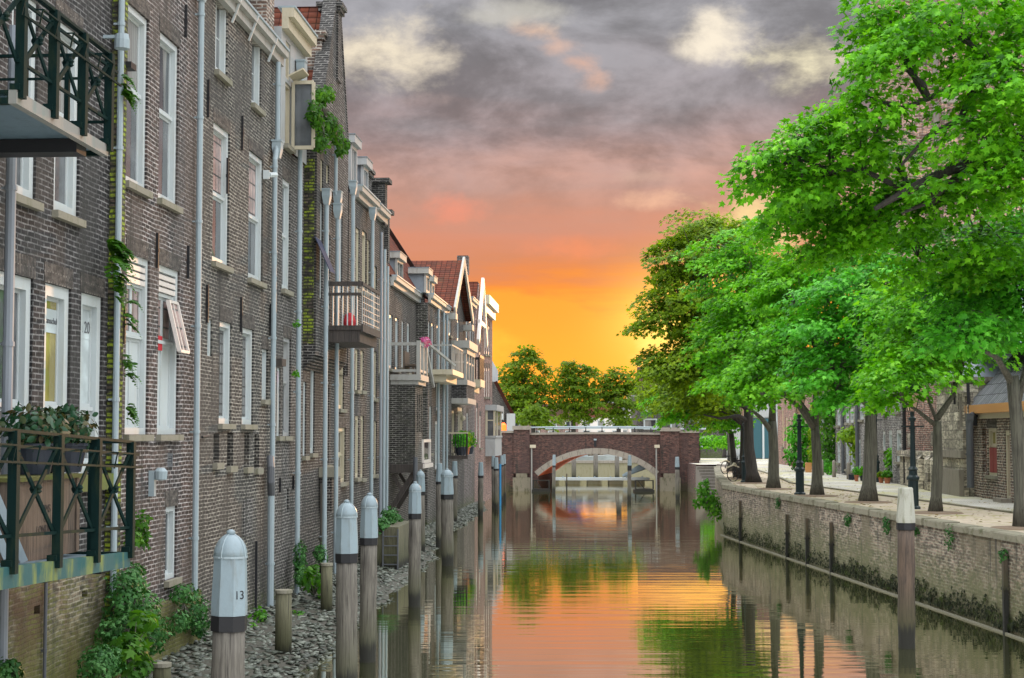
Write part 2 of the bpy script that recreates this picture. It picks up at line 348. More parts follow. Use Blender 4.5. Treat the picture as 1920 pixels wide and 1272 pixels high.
M = {}
M['brick_dark'] = brick('dark brown brick', (0.085, 0.070, 0.072), (0.036, 0.033, 0.037), (0.28, 0.275, 0.27), moss=0.6, patch=0.4, h=.078, w=.25, size=.013)
M['brick_brown'] = brick('weathered purple brown brick', (0.20, 0.125, 0.108), (0.085, 0.062, 0.062), (0.56, 0.52, 0.50), h=.076, w=.25, size=.013, stain=(0.07, 0.058, 0.05), moss=0.5, patch=0.4, light=(0.34, 0.27, 0.22))
M['brick_grey'] = brick('sooty grey brown brick', (0.15, 0.135, 0.118), (0.07, 0.064, 0.06), (0.46, 0.43, 0.37), stain=(0.05, 0.045, 0.04), moss=0.35, patch=0.45, light=(0.31, 0.26, 0.20))
M['brick_ash'] = brick('ash grey brick', (0.18, 0.165, 0.152), (0.09, 0.085, 0.08), (0.42, 0.395, 0.365), moss=0.3, patch=0.3)
M['brick_umber'] = brick('umber brick', (0.13, 0.095, 0.08), (0.06, 0.05, 0.046), (0.36, 0.335, 0.30), moss=0.4, patch=0.35)
M['brick_charcoal'] = brick('charcoal brick', (0.085, 0.075, 0.072), (0.042, 0.039, 0.039), (0.34, 0.32, 0.295), moss=0.4, patch=0.35)
M['brick_annex'] = brick('dark brick with pale joints', (0.10, 0.085, 0.08), (0.055, 0.05, 0.048), (0.40, 0.38, 0.34), moss=0.0, patch=0.3, mossall=0.12)
M['brick_red'] = brick('red brick', (0.62, 0.23, 0.15), (0.48, 0.18, 0.12), (0.80, 0.70, 0.60), patch=0.2, dk=.42)
M['brick_pink'] = brick('pink washed brick', (0.95, 0.52, 0.42), (0.75, 0.40, 0.32), (0.50, 0.40, 0.36), patch=0.2, stain=(0.2, 0.13, 0.11))
M['brick_bridge'] = brick('purple red bridge brick', (0.40, 0.155, 0.115), (0.26, 0.11, 0.09), (0.17, 0.12, 0.10), patch=0.45, stain=(0.07, 0.04, 0.036), moss=0.55, mosscol=(0.05, 0.055, 0.02))
M['brick_mossy'] = brick('moss covered old brick', (0.24, 0.19, 0.13), (0.12, 0.09, 0.06), (0.40, 0.36, 0.27), stain=(0.09, 0.045, 0.02), moss=1.2, patch=0.6, mossall=0.75, mosscol=(0.12, 0.125, 0.02), dk=.62, wobble=.12, h=.07)
M['brick_green'] = brick('bright moss on brick', (0.08, 0.06, 0.045), (0.05, 0.04, 0.035), (0.03, 0.03, 0.02), moss=0, patch=0.3, mossall=0.95, mosscol=(0.26, 0.34, 0.015), size=0.02, h=0.085, dk=.8)
M['brick_soldier'] = brick('upright brick arch', (0.17, 0.12, 0.095), (0.09, 0.07, 0.06), (0.27, 0.24, 0.21), vert=True, w=0.30, h=0.056, patch=0.3)
M['brick_quay'] = brick('stained quay brick', (0.95, 0.70, 0.54), (0.72, 0.52, 0.40), (0.52, 0.47, 0.36), stain=(0.15, 0.125, 0.075), patch=0.5, size=.014, moss=1.15, light=(0.42, 0.36, 0.28), mosscol=(0.115, 0.125, 0.045))
M['brick_pale'] = brick('pale clinker brick with white joints', (0.45, 0.27, 0.19), (0.24, 0.14, 0.11), (0.70, 0.63, 0.54), patch=0.2, h=0.085, w=0.26, size=0.018, dk=.36)
M['brick_row'] = brick('light grey house brick', (0.30, 0.275, 0.26), (0.22, 0.205, 0.20), (0.62, 0.59, 0.56), patch=0.25, dk=.6)
M['stone_block'] = brick('pale weathered ashlar', (0.85, 0.76, 0.60), (0.68, 0.60, 0.48), (0.24, 0.21, 0.17), w=0.75, h=0.32, patch=0.4, stain=(0.20, 0.18, 0.14), size=0.014, dk=.5)
M['stone'] = paint('grey sandstone', (0.27, 0.24, 0.20), 0.85, 0.2, (0.10, 0.09, 0.06), 0.6)
M['coping'] = paint('worn bluestone coping', (0.23, 0.21, 0.155), 0.85, 0.3, (0.075, 0.08, 0.03), 0.85, scale=1.2, streak=False)
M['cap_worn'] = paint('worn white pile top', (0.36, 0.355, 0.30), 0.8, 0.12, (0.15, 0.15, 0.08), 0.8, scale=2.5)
M['algae_white'] = paint('pale waterline board', (0.20, 0.19, 0.14), 0.8, 0.2)
M['sill'] = paint('weathered stone sill', (0.22, 0.205, 0.16), 0.85, 0.2, (0.10, 0.11, 0.04), 0.5)
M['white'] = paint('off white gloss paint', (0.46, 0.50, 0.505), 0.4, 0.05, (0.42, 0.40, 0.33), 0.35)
M['white_pink'] = paint('white painted boards', (0.60, 0.55, 0.51), 0.45, 0.06, (0.50, 0.42, 0.35), 0.4)
M['cream'] = paint('cream paint', (0.47, 0.42, 0.31), 0.45, 0.06, (0.36, 0.30, 0.2), 0.4)
M['greyboard'] = paint('pale grey boarding', (0.34, 0.35, 0.35), 0.6, 0.08, (0.26, 0.25, 0.22), 0.5)
M['zinc'] = paint('pale zinc pipe', (0.285, 0.345, 0.37), 0.5, 0.08, (0.24, 0.27, 0.29), 0.5)
M['pvc'] = paint('grey plastic pipe', (0.24, 0.265, 0.295), 0.45, 0.06, (0.2, 0.21, 0.2), 0.4)
M['darkpipe'] = paint('dark pipe', (0.10, 0.105, 0.115), 0.5, 0.1)
M['green'] = paint('dark green painted steel', (0.0055, 0.018, 0.017), 0.55, 0.12, (0.05, 0.06, 0.02), 0.3)
M['green'].node_tree.nodes['Principled BSDF'].inputs['Specular IOR Level'].default_value = 0.06
M['green_moss'] = paint('green fascia streaked with algae', (0.022, 0.085, 0.088), 0.75, 0.15, (0.24, 0.26, 0.04), 0.75, scale=1.1)
M['galv'] = paint('galvanised steel', (0.25, 0.24, 0.22), 0.5, 0.1, (0.15, 0.22, 0.2), 0.5)
M['bluesteel'] = paint('blue grey corrugated steel', (0.13, 0.19, 0.235), 0.45, 0.1, (0.06, 0.08, 0.09), 0.4)
M['black'] = paint('black iron', (0.018, 0.018, 0.02), 0.5, 0.15)
M['darkwood'] = wood('dark old timber', (0.075, 0.060, 0.052), (0.042, 0.036, 0.033))
M['pile'] = wood('grey pile timber', (0.165, 0.15, 0.125), (0.09, 0.08, 0.068), wet=0.82)
M['pile_dark'] = wood('dark pile timber', (0.13, 0.088, 0.062), (0.055, 0.040, 0.031), wet=0.9)
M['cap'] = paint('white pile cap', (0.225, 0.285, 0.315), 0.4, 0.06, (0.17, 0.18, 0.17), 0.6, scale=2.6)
M['crate'] = wood('old crate board', (0.19, 0.14, 0.10), (0.10, 0.075, 0.058))
M['pot'] = paint('dark blue plastic pot', (0.03, 0.036, 0.05), 0.35, 0.1)
M['terracotta'] = paint('terracotta', (0.40, 0.145, 0.075), 0.8, 0.12)
M['lead'] = paint('lead sheet', (0.19, 0.215, 0.24), 0.5, 0.12, (0.10, 0.11, 0.12), 0.4)
M['tile_red'] = tiles('red clay pantiles', (0.135, 0.034, 0.018), (0.075, 0.024, 0.015), w=.24, h=.26)
M['tile_dark'] = tiles('sooty clay pantiles', (0.085, 0.036, 0.026), (0.045, 0.026, 0.02), moss=0.45)
M['slate'] = tiles('grey roof slates', (0.17, 0.175, 0.18), (0.095, 0.10, 0.105), w=0.30, h=0.5, moss=0.2)
M['slate_blue'] = tiles('blue slate', (0.24, 0.28, 0.34), (0.17, 0.20, 0.25), w=0.3, h=0.28, moss=0.05, slate=True)
M['g_dark'] = glass('window glass')
M['g_curtain'] = glass('window glass over curtains', curtain=(0.24, 0.235, 0.22))
M['g_lead'] = glass('leaded glass', (0.10, 0.095, 0.09), lead=0.16)
M['g_pink'] = glass('rippled glass with painted sky reflection', (0.30, 0.215, 0.195), lead=0.26)  # reflection of the pink sky put into the pane colour
M['g_yellow'] = glass('glass before a yellow room', (0.21, 0.18, 0.055))
M['g_grey'] = glass('glass over grey blind', (0.07, 0.075, 0.08))
M['g_frost'] = glass('frosted strip', (0.36, 0.41, 0.42), rough=0.4)
M['g_lit'] = glass('lit window', (0.5, 0.25, 0.08), emit=(1.0, 0.48, 0.18, 0.6))
M['lamp_glass'] = plain('lamp glass with sunset tint', (0.75, 0.50, 0.36), 0.4)  # peach base colour stands in for sunset light on the lantern
M['red_light'] = plain('glowing red signal', (1.0, 0.12, 0.01), 0.4, emit=2.6)
M['neon'] = plain('pink neon sign', (1.0, 0.15, 0.45), 0.4, emit=1.2)
M['red'] = paint('dark red paint', (0.24, 0.045, 0.045), 0.5, 0.1, (0.12, 0.03, 0.03), 0.4)
M['red_cloth'] = paint('red cloth', (0.45, 0.03, 0.04), 0.8, 0.1)
M['navy'] = paint('navy awning cloth', (0.03, 0.035, 0.07), 0.8, 0.1)
M['tealdoor'] = paint('teal door paint', (0.035, 0.10, 0.12), 0.4, 0.08)
M['orange_wood'] = paint('oiled board', (0.55, 0.27, 0.10), 0.5, 0.1)
M['vault'] = paint('vault with painted red glow', (0.80, 0.20, 0.07), 0.8, 0.12, (0.3, 0.08, 0.04), 0.5)  # strong orange red paints the light thrown onto the vault
M['concrete'] = paint('algae stained concrete', (0.25, 0.23, 0.15), 0.85, 0.15, (0.16, 0.15, 0.06), 0.6)
M['bark'] = wood('grey brown bark', (0.14, 0.132, 0.10), (0.062, 0.058, 0.045))
M['bark_dark'] = wood('dark bark', (0.060, 0.050, 0.043), (0.030, 0.026, 0.024))
M['leaf_tree'] = leaf('maple leaves', (0.012, 0.075, 0.003), (0.105, 0.37, 0.006), (0.25, 0.60, 0.030), .42)
M['leaf_olive'] = leaf('olive green leaves', (0.035, 0.070, 0.004), (0.155, 0.27, 0.010), (0.32, 0.46, 0.016), .5)
M['leaf_cool'] = leaf('deep green leaves', (0.010, 0.070, 0.005), (0.070, 0.35, 0.016), (0.18, 0.58, 0.060), .40)
M['leaf_far'] = leaf('far tree leaves', (0.065, 0.125, 0.010), (0.125, 0.22, 0.014), (0.21, 0.32, 0.02), .6)
M['leaf_ivy'] = leaf('ivy leaves', (0.012, 0.055, 0.014), (0.03, 0.12, 0.022), (0.10, 0.24, 0.07), trans=0.2, rough=0.55)
M['leaf_fern'] = leaf('fern fronds', (0.03, 0.13, 0.012), (0.07, 0.24, 0.016), (0.16, 0.38, 0.03))
M['leaf_fern2'] = leaf('wall fern', (0.02, 0.075, 0.008), (0.045, 0.15, 0.012), (0.10, 0.25, 0.02))
M['leaf_laurel'] = leaf('glossy laurel leaves', (0.010, 0.035, 0.018), (0.02, 0.07, 0.03), (0.20, 0.12, 0.06), trans=0.15, rough=0.25)
M['leaf_lime'] = leaf('lime green leaves', (0.10, 0.22, 0.012), (0.19, 0.36, 0.015), (0.34, 0.48, 0.03))
M['flower'] = leaf('flowers', (0.35, 0.05, 0.2), (0.5, 0.08, 0.3), (0.6, 0.3, 0.5))
M['moss'] = leaf('moss tufts', (0.05, 0.08, 0.01), (0.10, 0.14, 0.012), (0.2, 0.25, 0.02), trans=0.1, rough=0.9)

def m_water():
    m, nt, b = new('canal water'); nt.n.remove(b); co = nt.coord(); x, y, z = nt.sep(co)
    a = nt.noise(nt.mapping(co, (0.10, 1.7, 1)), 1.0, 3, 0.5); c = nt.noise(nt.mapping(co, (0.55, 5.0, 1)), 1.0, 2, 0.5); w = nt.noise(nt.mapping(co, (0.03, 0.05, 1)), 1.0, 2, 0.5)
    amp = nt.smooth(w, 0.35, 0.65, 0.25, 1.0)
    hgt = nt.math('MULTIPLY', nt.math('ADD', a, nt.math('MULTIPLY', c, 0.22)), amp)
    nrm = nt.bump(hgt, 0.017, 0.5)
    d = nt.n.new('ShaderNodeBsdfDiffuse'); d.inputs[0].default_value = (0.050, 0.058, 0.020, 1)
    g = nt.n.new('ShaderNodeBsdfGlossy'); g.inputs['Color'].default_value = (0.97, 0.94, 0.85, 1); g.inputs['Roughness'].default_value = 0.025
    nt.put(nrm, g.inputs['Normal'])
    fr = nt.n.new('ShaderNodeFresnel'); fr.inputs[0].default_value = 1.6
    mx = nt.n.new('ShaderNodeMixShader'); nt.put(nt.math('ADD', 0.68, nt.math('MULTIPLY', fr.outputs[0], 0.30)), mx.inputs[0]); nt.l.new(d.outputs[0], mx.inputs[1]); nt.l.new(g.outputs[0], mx.inputs[2])
    nt.l.new(mx.outputs[0], nt.n['Material Output'].inputs[0]); return m
M['water'] = m_water()
def m_street():
    m, nt, b = new('grey clinker paving'); co = nt.coord(); br = nt.n.new('ShaderNodeTexBrick'); nt.put(co, br.inputs['Vector'])
    for k, v in (('Color1', (0.54, 0.51, 0.465, 1)), ('Color2', (0.46, 0.43, 0.40, 1)), ('Mortar', (0.20, 0.19, 0.12, 1))): br.inputs[k].default_value = v
    for k, v in (('Scale', 1.0), ('Mortar Size', 0.014), ('Brick Width', 0.22), ('Row Height', 0.11)): br.inputs[k].default_value = v
    n = nt.noise(nt.mapping(co, (1, 0.45, 1)), 0.6, 6, 0.62); f = nt.noise(co, 9, 4)
    k = nt.math('ADD', 0.6, nt.math('MULTIPLY', f, 0.8)); col = nt.mix(1.0, br.outputs['Color'], nt.comb(k, k, k), 'MULTIPLY')
    col = nt.mix(nt.math('MULTIPLY', nt.smooth(n, 0.46, 0.60), 0.7), col, (0.44, 0.41, 0.18, 1))
    col = nt.mix(nt.math('MULTIPLY', nt.smooth(nt.noise(co, 0.33, 4), 0.50, 0.62), 0.6), col, (0.56, 0.535, 0.49, 1))
    nt.put(col, b.inputs['Base Color']); b.inputs['Roughness'].default_value = 0.85; nt.put(nt.bump(br.outputs['Fac'], -0.3, 0.01), b.inputs['Normal']); return m
M['street'] = m_street()
M['quaystrip'] = paint('sandy brick quay strip', (0.43, 0.355, 0.275), 0.9, 0.5, (0.26, 0.25, 0.075), 1.0, scale=0.5, streak=False)
M['white_dirty'] = paint('aged white paint', (0.33, 0.325, 0.30), 0.55, 0.08, (0.20, 0.18, 0.15), 0.6)
M['soil'] = paint('bare earth', (0.21, 0.15, 0.105), 0.95, 0.3, streak=False)
M['mud'] = paint('dark foreshore mud', (0.06, 0.055, 0.042), 0.7, 0.3, (0.03, 0.035, 0.015), 0.5, streak=False)
def m_rock():
    m, nt, b = new('broken foreshore stone'); r = nt.n.new('ShaderNodeNewGeometry').outputs['Random Per Island']
    n = nt.noise(nt.coord(), 9, 4)
    col = nt.ramp(nt.math('ADD', nt.math('MULTIPLY', r, 0.7), nt.math('MULTIPLY', n, 0.3)), [(0, (0.02, 0.024, 0.018)), (0.5, (0.065, 0.075, 0.055)), (1, (0.20, 0.215, 0.175))])
    nt.put(col, b.inputs['Base Color']); b.inputs['Roughness'].default_value = 0.55; return m
M['rock'] = m_rock()
# ------------------------------------------------------------------ building helpers
def facade(mb, s0, s1, z0, z1, holes=(), t=0.0, rev=0.22, D=6.0, top=True):
    """a brick box whose front has real openings with reveals"""
    holes = [h for h in holes if h[1] > s0 and h[0] < s1]
    ss = sorted({s0, s1} | {min(max(v, s0), s1) for h in holes for v in h[:2]})
    zs = sorted({z0, z1} | {min(max(v, z0), z1) for h in holes for v in h[2:4]})
    for a, b in zip(ss, ss[1:]):
        for c, d in zip(zs, zs[1:]):
            ms, mz = (a + b) / 2, (c + d) / 2
            if any(h[0] < ms < h[1] and h[2] < mz < h[3] for h in holes): continue
            mb.quad((a, t, c), (b, t, c), (b, t, d), (a, t, d))
    for a, b, c, d in [h[:4] for h in holes]:
        r = t + rev
        mb.quad((a, t, c), (a, t, d), (a, r, d), (a, r, c)); mb.quad((b, t, c), (b, r, c), (b, r, d), (b, t, d))
        mb.quad((a, t, d), (b, t, d), (b, r, d), (a, r, d)); mb.quad((a, t, c), (a, r, c), (b, r, c), (b, t, c))
        mb.quad((a, r, c), (a, r, d), (b, r, d), (b, r, c))
    mb.quad((s0, t, z0), (s0, t, z1), (s0, t + D, z1), (s0, t + D, z0)); mb.quad((s1, t, z0), (s1, t + D, z0), (s1, t + D, z1), (s1, t, z1))
    if top: mb.quad((s0, t, z1), (s1, t, z1), (s1, t + D, z1), (s0, t + D, z1))
    return mb
def ring(mb, a, b, c, d, y0, y1, w, wb=None):       # a rectangular frame, butt jointed
    wb = wb or w
    mb.box(a, a + w, y0, y1, c, d); mb.box(b - w, b, y0, y1, c, d)
    mb.box(a + w, b - w, y0, y1, d - w, d); mb.box(a + w, b - w, y0, y1, c, c + wb)
def window(root, h, t=0.0, fw=0.11, rows=(), cols=1, pane='g_dark', panes=None, frame='white', sill=True, rec=0.04, lintel=True, sillmat='sill', sw=0.05, panel=None, bars=0, cap=None):
    """h = s0,s1,z0,z1; rows = heights (0..1) of transoms; panes = glass per row from the bottom"""
    a, b, c, d = h[:4]; y0 = t + rec; mb = MB()
    ring(mb, a + .002, b - .002, c + .002, d - .002, y0, y0 + 0.15, fw)
    ia, ib, ic, id_ = a + fw, b - fw, c + fw, d - fw; ys = y0 + 0.085
    zs = [ic] + [c + (d - c) * r for r in rows] + [id_]
    W = ib - ia
    for i, (z0, z1) in enumerate(zip(zs, zs[1:])):
        zlo = z0 if i == 0 else z0 + 0.03; zhi = z1 if i == len(zs) - 2 else z1 - 0.03
        if i < len(zs) - 2: mb.box(ia, ib, y0 + 0.04, y0 + 0.148, z1 - 0.03, z1 + 0.03)
        for k in range(cols):
            ca, cb = ia + W * k / cols, ia + W * (k + 1) / cols
            ring(mb, ca + .001, cb - .001, zlo + .001, zhi - .001, ys, ys + 0.05, sw)
        for q in range(bars): mb.box(ia + sw, ib - sw, ys + .012, ys + .04, zlo + (zhi - zlo) * (q + 1) / (bars + 1) - .012, zlo + (zhi - zlo) * (q + 1) / (bars + 1) + .012)
    fr = part(mb, 'window', M[frame], root)
    kinds = panes or [pane] * (len(zs) - 1)
    for z0, z1, kd in zip(zs, zs[1:], kinds):
        if kd: part(MB().box(ia + sw * .6, ib - sw * .6, ys + 0.02, ys + 0.03, z0 + .04, z1 - .04), 'pane', M[kd], fr)
    if sill: part(MB().box(a - 0.07, b + 0.07, t - 0.10, y0 + .002, c - 0.11, c - .002), 'sill', M[sillmat], fr)
    if lintel: part(MB().box(a - 0.06, b + 0.06, t - 0.006, t + 0.02, d + .002, d + 0.29), 'lintel', M['brick_soldier'], fr)
    return fr
def wins(root, F, t, specs):
    out = []
    for sp in specs:
        h = F.rect(*sp[0], t); kw = sp[1] if len(sp) > 1 else {}
        out.append((h, kw))
    return [h for h, _ in out], out
def put_wins(root, out, t=0.0, **dflt):
    for h, kw in out:
        k = dict(dflt); k.update(kw); k2 = k.pop('skip', False)
        if not k2: window(root, h, t, **k)
def pipe(root, s, z1, z0, t=-0.12, r=0.062, mat='zinc', hopper=None, step=2.0, foot=None, name='downpipe', kink=None):
    mb = MB()
    if kink: mb.tube([(s, t, z1), (s, t, kink[0] + .25), (s + kink[1], t, kink[0] - .25), (s + kink[1], t, z0)], r, 10)
    else: mb.tube([(s, t, z1), (s, t, z0)], r, 10)
    z = z0 + 1.1
    while z < z1 - 0.3:
        ss = s + (kink[1] if kink and z < kink[0] else 0)
        if not (kink and abs(z - kink[0]) < .4):
            mb.tube([(ss, t, z - 0.03), (ss, t, z + 0.03)], r * 1.22, 10); mb.box(ss - .02, ss + .02, t, t + 0.12, z - .015, z + .015)
        z += step
    o = part(mb, name, M[mat], root, smooth=False)
    if hopper is not None:
        h = MB()
        for hz in (hopper if isinstance(hopper, (list, tuple)) else [hopper]):
            h.loft([[(s + i * w, t + j * w * .8, hz + zz) for i, j in ((-1, -1), (1, -1), (1, 1), (-1, 1))] for w, zz in ((.08, -.20), (.13, 0.0), (.135, .04), (.135, .18), (.155, .18), (.155, .22))])
        part(h, 'hopper', M[mat], o)
    return o
def anchors(root, F, t, pts, ln=0.62):              # black wall tie bars
    for px, py in pts:
        s, z = F.hit(px, py, t)
        part(MB().bar((s, t - .03, z - ln / 2), (s, t - .03, z + ln / 2), .045, .04).box(s - .03, s + .03, t - .06, t, z - .03, z + .03), 'wall_tie', M['black'], root)
def roof(root, quads, mat, name='roof', label=None, thick=0.06):
    me = bpy.data.meshes.new(name); off = OFF[root.name]; vs, fs, uvs = [], [], []
    for q in quads:
        P = [Vector(p) - Vector(off) for p in q]; e1 = (P[1] - P[0]).normalized(); n = e1.cross(P[-1] - P[0]).normalized(); e2 = n.cross(e1)
        if n.z < 0: n = -n
        k = len(vs); m = len(P); vs += [tuple(p) for p in P] + [tuple(p - n * thick) for p in P]
        fs.append(tuple(range(k, k + m))); uvs.append([((p - P[0]).dot(e1), (p - P[0]).dot(e2)) for p in P])
        for i in range(m): fs.append((k + i, k + m + i, k + m + (i + 1) % m, k + (i + 1) % m)); uvs.append([(0, 0)] * 4)
    me.from_pydata(vs, [], fs); uv = me.uv_layers.new(name='UVMap'); fl = [c for u in uvs for c in u]
    for i, c in enumerate(fl): uv.data[i].uv = c
    me.materials.append(M[mat]); me.update()
    o = bpy.data.objects.new(name, me); COL.objects.link(o); o.parent = root; OFF[o.name] = off
    if label: o['label'] = label
    return o
def gutter(root, s0, s1, z, t=0.0, h=0.36, out=0.24, mat='white_dirty', name='gutter'):
    mb = MB(); mb.box(s0, s1, t - out, t - .002, z + h * .55, z + h); mb.box(s0, s1, t - out * .55, t - .002, z, z + h * .55 - .002)
    o = part(mb, name, M[mat], root)
    part(MB().box(s0, s1, t - out - .03, t + .1, z + h + .002, z + h + .05), 'gutter_lining', M['zinc'], o); return o
def dormer(root, s0, s1, t0, t1, z0, z1, front='white', side='lead', pane='g_grey', top=0.0, name='dormer'):
    d = part(MB().box(s0 + .06, s1 - .06, t0 + .1, t1, z0, z1), name, M[side], root)
    mb = MB(); ring(mb, s0, s1, z0, z1 - .14, t0, t0 + .1 - .002, .13); mb.box((s0 + s1) / 2 - .03, (s0 + s1) / 2 + .03, t0 + .02, t0 + .08, z0 + .13, z1 - .27)
    part(mb, 'window_frame', M[front], d); part(MB().box(s0 + .1, s1 - .1, t0 + .07, t0 + .09, z0 + .1, z1 - .24), 'pane', M[pane], d)
    part(MB().box(s0 - .12, s1 + .12, t0 - .12, t1, z1 - .138, z1 + .10), 'fascia', M[front], d)
    part(MB().box(s0 - .14, s1 + .14, t0 - .14, t1, z1 + .102, z1 + .13), 'lead_top', M['lead'], d); return d
def chimney(root, s0, s1, t0, t1, z0, z1, mat='brick_charcoal', pots=1, name='chimney'):
    c = part(MB().box(s0, s1, t0, t1, z0, z1 - .25).box(s0 - .07, s1 + .07, t0 - .07, t1 + .07, z1 - .248, z1 - .12).box(s0 - .12, s1 + .12, t0 - .12, t1 + .12, z1 - .118, z1), name, M[mat], root)
    for k in range(pots):
        x = s0 + (s1 - s0) * (k + .5) / pots
        part(MB().lathe((x, (t0 + t1) / 2, z1), [(.13, .002), (.11, .3), (.14, .3), (.14, .36), (.09, .36)], 10), 'chimney_pot', M['terracotta'], c)
    return c

# ------------------------------------------------------------------ leaves
def text(body, size, mat, parent, loc, rot, name):       # lettering as real mesh
    cu = bpy.data.curves.new(name, 'FONT'); cu.body = body; cu.align_x = 'CENTER'; cu.align_y = 'CENTER'; cu.size = size; cu.extrude = .002
    tmp = bpy.data.objects.new(name, cu); COL.objects.link(tmp); bpy.context.view_layer.update()
    me = bpy.data.meshes.new_from_object(tmp.evaluated_get(bpy.context.evaluated_depsgraph_get())); bpy.data.objects.remove(tmp)
    me.materials.clear(); me.materials.append(mat); o = bpy.data.objects.new(name, me); COL.objects.link(o); o.parent = parent; o.location = loc; o.rotation_euler = rot
    return o
def leaf_shape(kind):
    if kind == 'maple':
        h = [(.16, .02), (.40, -.02), (.27, .22), (.52, .52), (.20, .50)]
        P = [(0, 0)] + h + [(0, 1.0)] + [(-x, y) for x, y in h[::-1]]; c = (0, .30)
    elif kind == 'oval':
        h = [(.20, .18), (.30, .48), (.20, .78)]; P = [(0, 0)] + h + [(0, 1.0)] + [(-x, y) for x, y in h[::-1]]; c = (0, .5)
    elif kind == 'tri':
        P = [(0, 0), (.45, .3), (.18, .5), (0, 1), (-.18, .5), (-.45, .3)]; c = (0, .4)
    else:
        P = [(0, 0), (.11, .3), (.0, 1.0), (-.11, .3)]; c = (0, .4)
    V = np.array([c] + P, float); n = len(P)
    Z = -0.28 * np.abs(V[:, 0]) - 0.18 * V[:, 1] ** 2
    T = np.array([(0, 1 + i, 1 + (i + 1) % n) for i in range(n)])
    return np.c_[V, Z], T
def leaf_mesh(C, Nn, D, S, kind='maple'):
    V0, T0 = leaf_shape(kind)
    Nn = Nn / np.linalg.norm(Nn, axis=1, keepdims=True)
    D = D - Nn * np.sum(D * Nn, 1, keepdims=True); D = D / (np.linalg.norm(D, axis=1, keepdims=True) + 1e-9)
    X = np.cross(D, Nn)
    V = C[:, None, :] + S[:, None, None] * (V0[None, :, 0:1] * X[:, None] + V0[None, :, 1:2] * D[:, None] + V0[None, :, 2:3] * Nn[:, None])
    T = T0[None] + (np.arange(len(C)) * len(V0))[:, None, None]
    return V.reshape(-1, 3), T.reshape(-1, 3)
def sphere_dirs(n):
    d = rng.normal(size=(n, 3)); return d / np.linalg.norm(d, axis=1, keepdims=True)
def sprays(lobes, dens=1.0, per=34, R=0.62):
    """leaf sprays spread through the ellipsoids (centre, radii)"""
    out = []
    for c, r in lobes:
        c, r = np.array(c), np.array(r); n = int(dens * (r[0] * r[1] + r[1] * r[2] + r[0] * r[2]) * 4.2) + 3
        d = sphere_dirs(n); d[:, 2] = d[:, 2] * 0.95 + 0.06
        k = 1 - rng.random(n) ** 1.8 * 0.75
        out.append(np.c_[c + r * d * k[:, None], np.repeat(c[None], n, 0)])
    return np.vstack(out)
def foliage(sp, axis, per=34, R=0.62, size=0.22, droop=0.4, up=0.85, kind='maple', jit=.42, thick=.09):
    n = len(sp); P = np.repeat(sp[:, :3], per, 0); Ax = np.array([axis[0], axis[1]])
    o = P[:, :2] - Ax; o = np.c_[o, np.zeros(len(o))]; o /= (np.linalg.norm(o, axis=1, keepdims=True) + 1e-6)
    lob = P - np.repeat(sp[:, 3:6], per, 0); lob /= (np.linalg.norm(lob, axis=1, keepdims=True) + 1e-6)
    a = rng.random(len(P)) * 2 * np.pi; r = np.sqrt(rng.random(len(P))) * R * np.repeat(rng.uniform(.6, 1.25, n), per)
    off = np.c_[np.cos(a) * r, np.sin(a) * r, np.zeros(len(P))]
    dr = np.sum(off * o, 1); off[:, 2] = -droop * (np.maximum(dr, -.3) + .3 * r) + rng.normal(size=len(P)) * thick
    N = np.array([0, 0, 1.0]) * up + 0.55 * lob + rng.normal(size=P.shape) * jit
    D = off / (np.linalg.norm(off, axis=1, keepdims=True) + 1e-6) + 0.7 * o + np.array([0, 0, -.5]) + rng.normal(size=P.shape) * .3
    return leaf_mesh(P + off, N, D, size * rng.uniform(.55, 1.4, len(P)), kind)
def bend(p0, p1, n=5, sag=0.0, wob=0.12):
    p0, p1 = Vector(p0), Vector(p1); Lg = (p1 - p0).length; out = []
    for i in range(n + 1):
        k = i / n; p = p0.lerp(p1, k); w = math.sin(k * math.pi) * Lg
        out.append(p + Vector((rnd.uniform(-1, 1) * wob * w * .5, rnd.uniform(-1, 1) * wob * w * .5, sag * w + rnd.uniform(-1, 1) * wob * w * .3)))
    return out
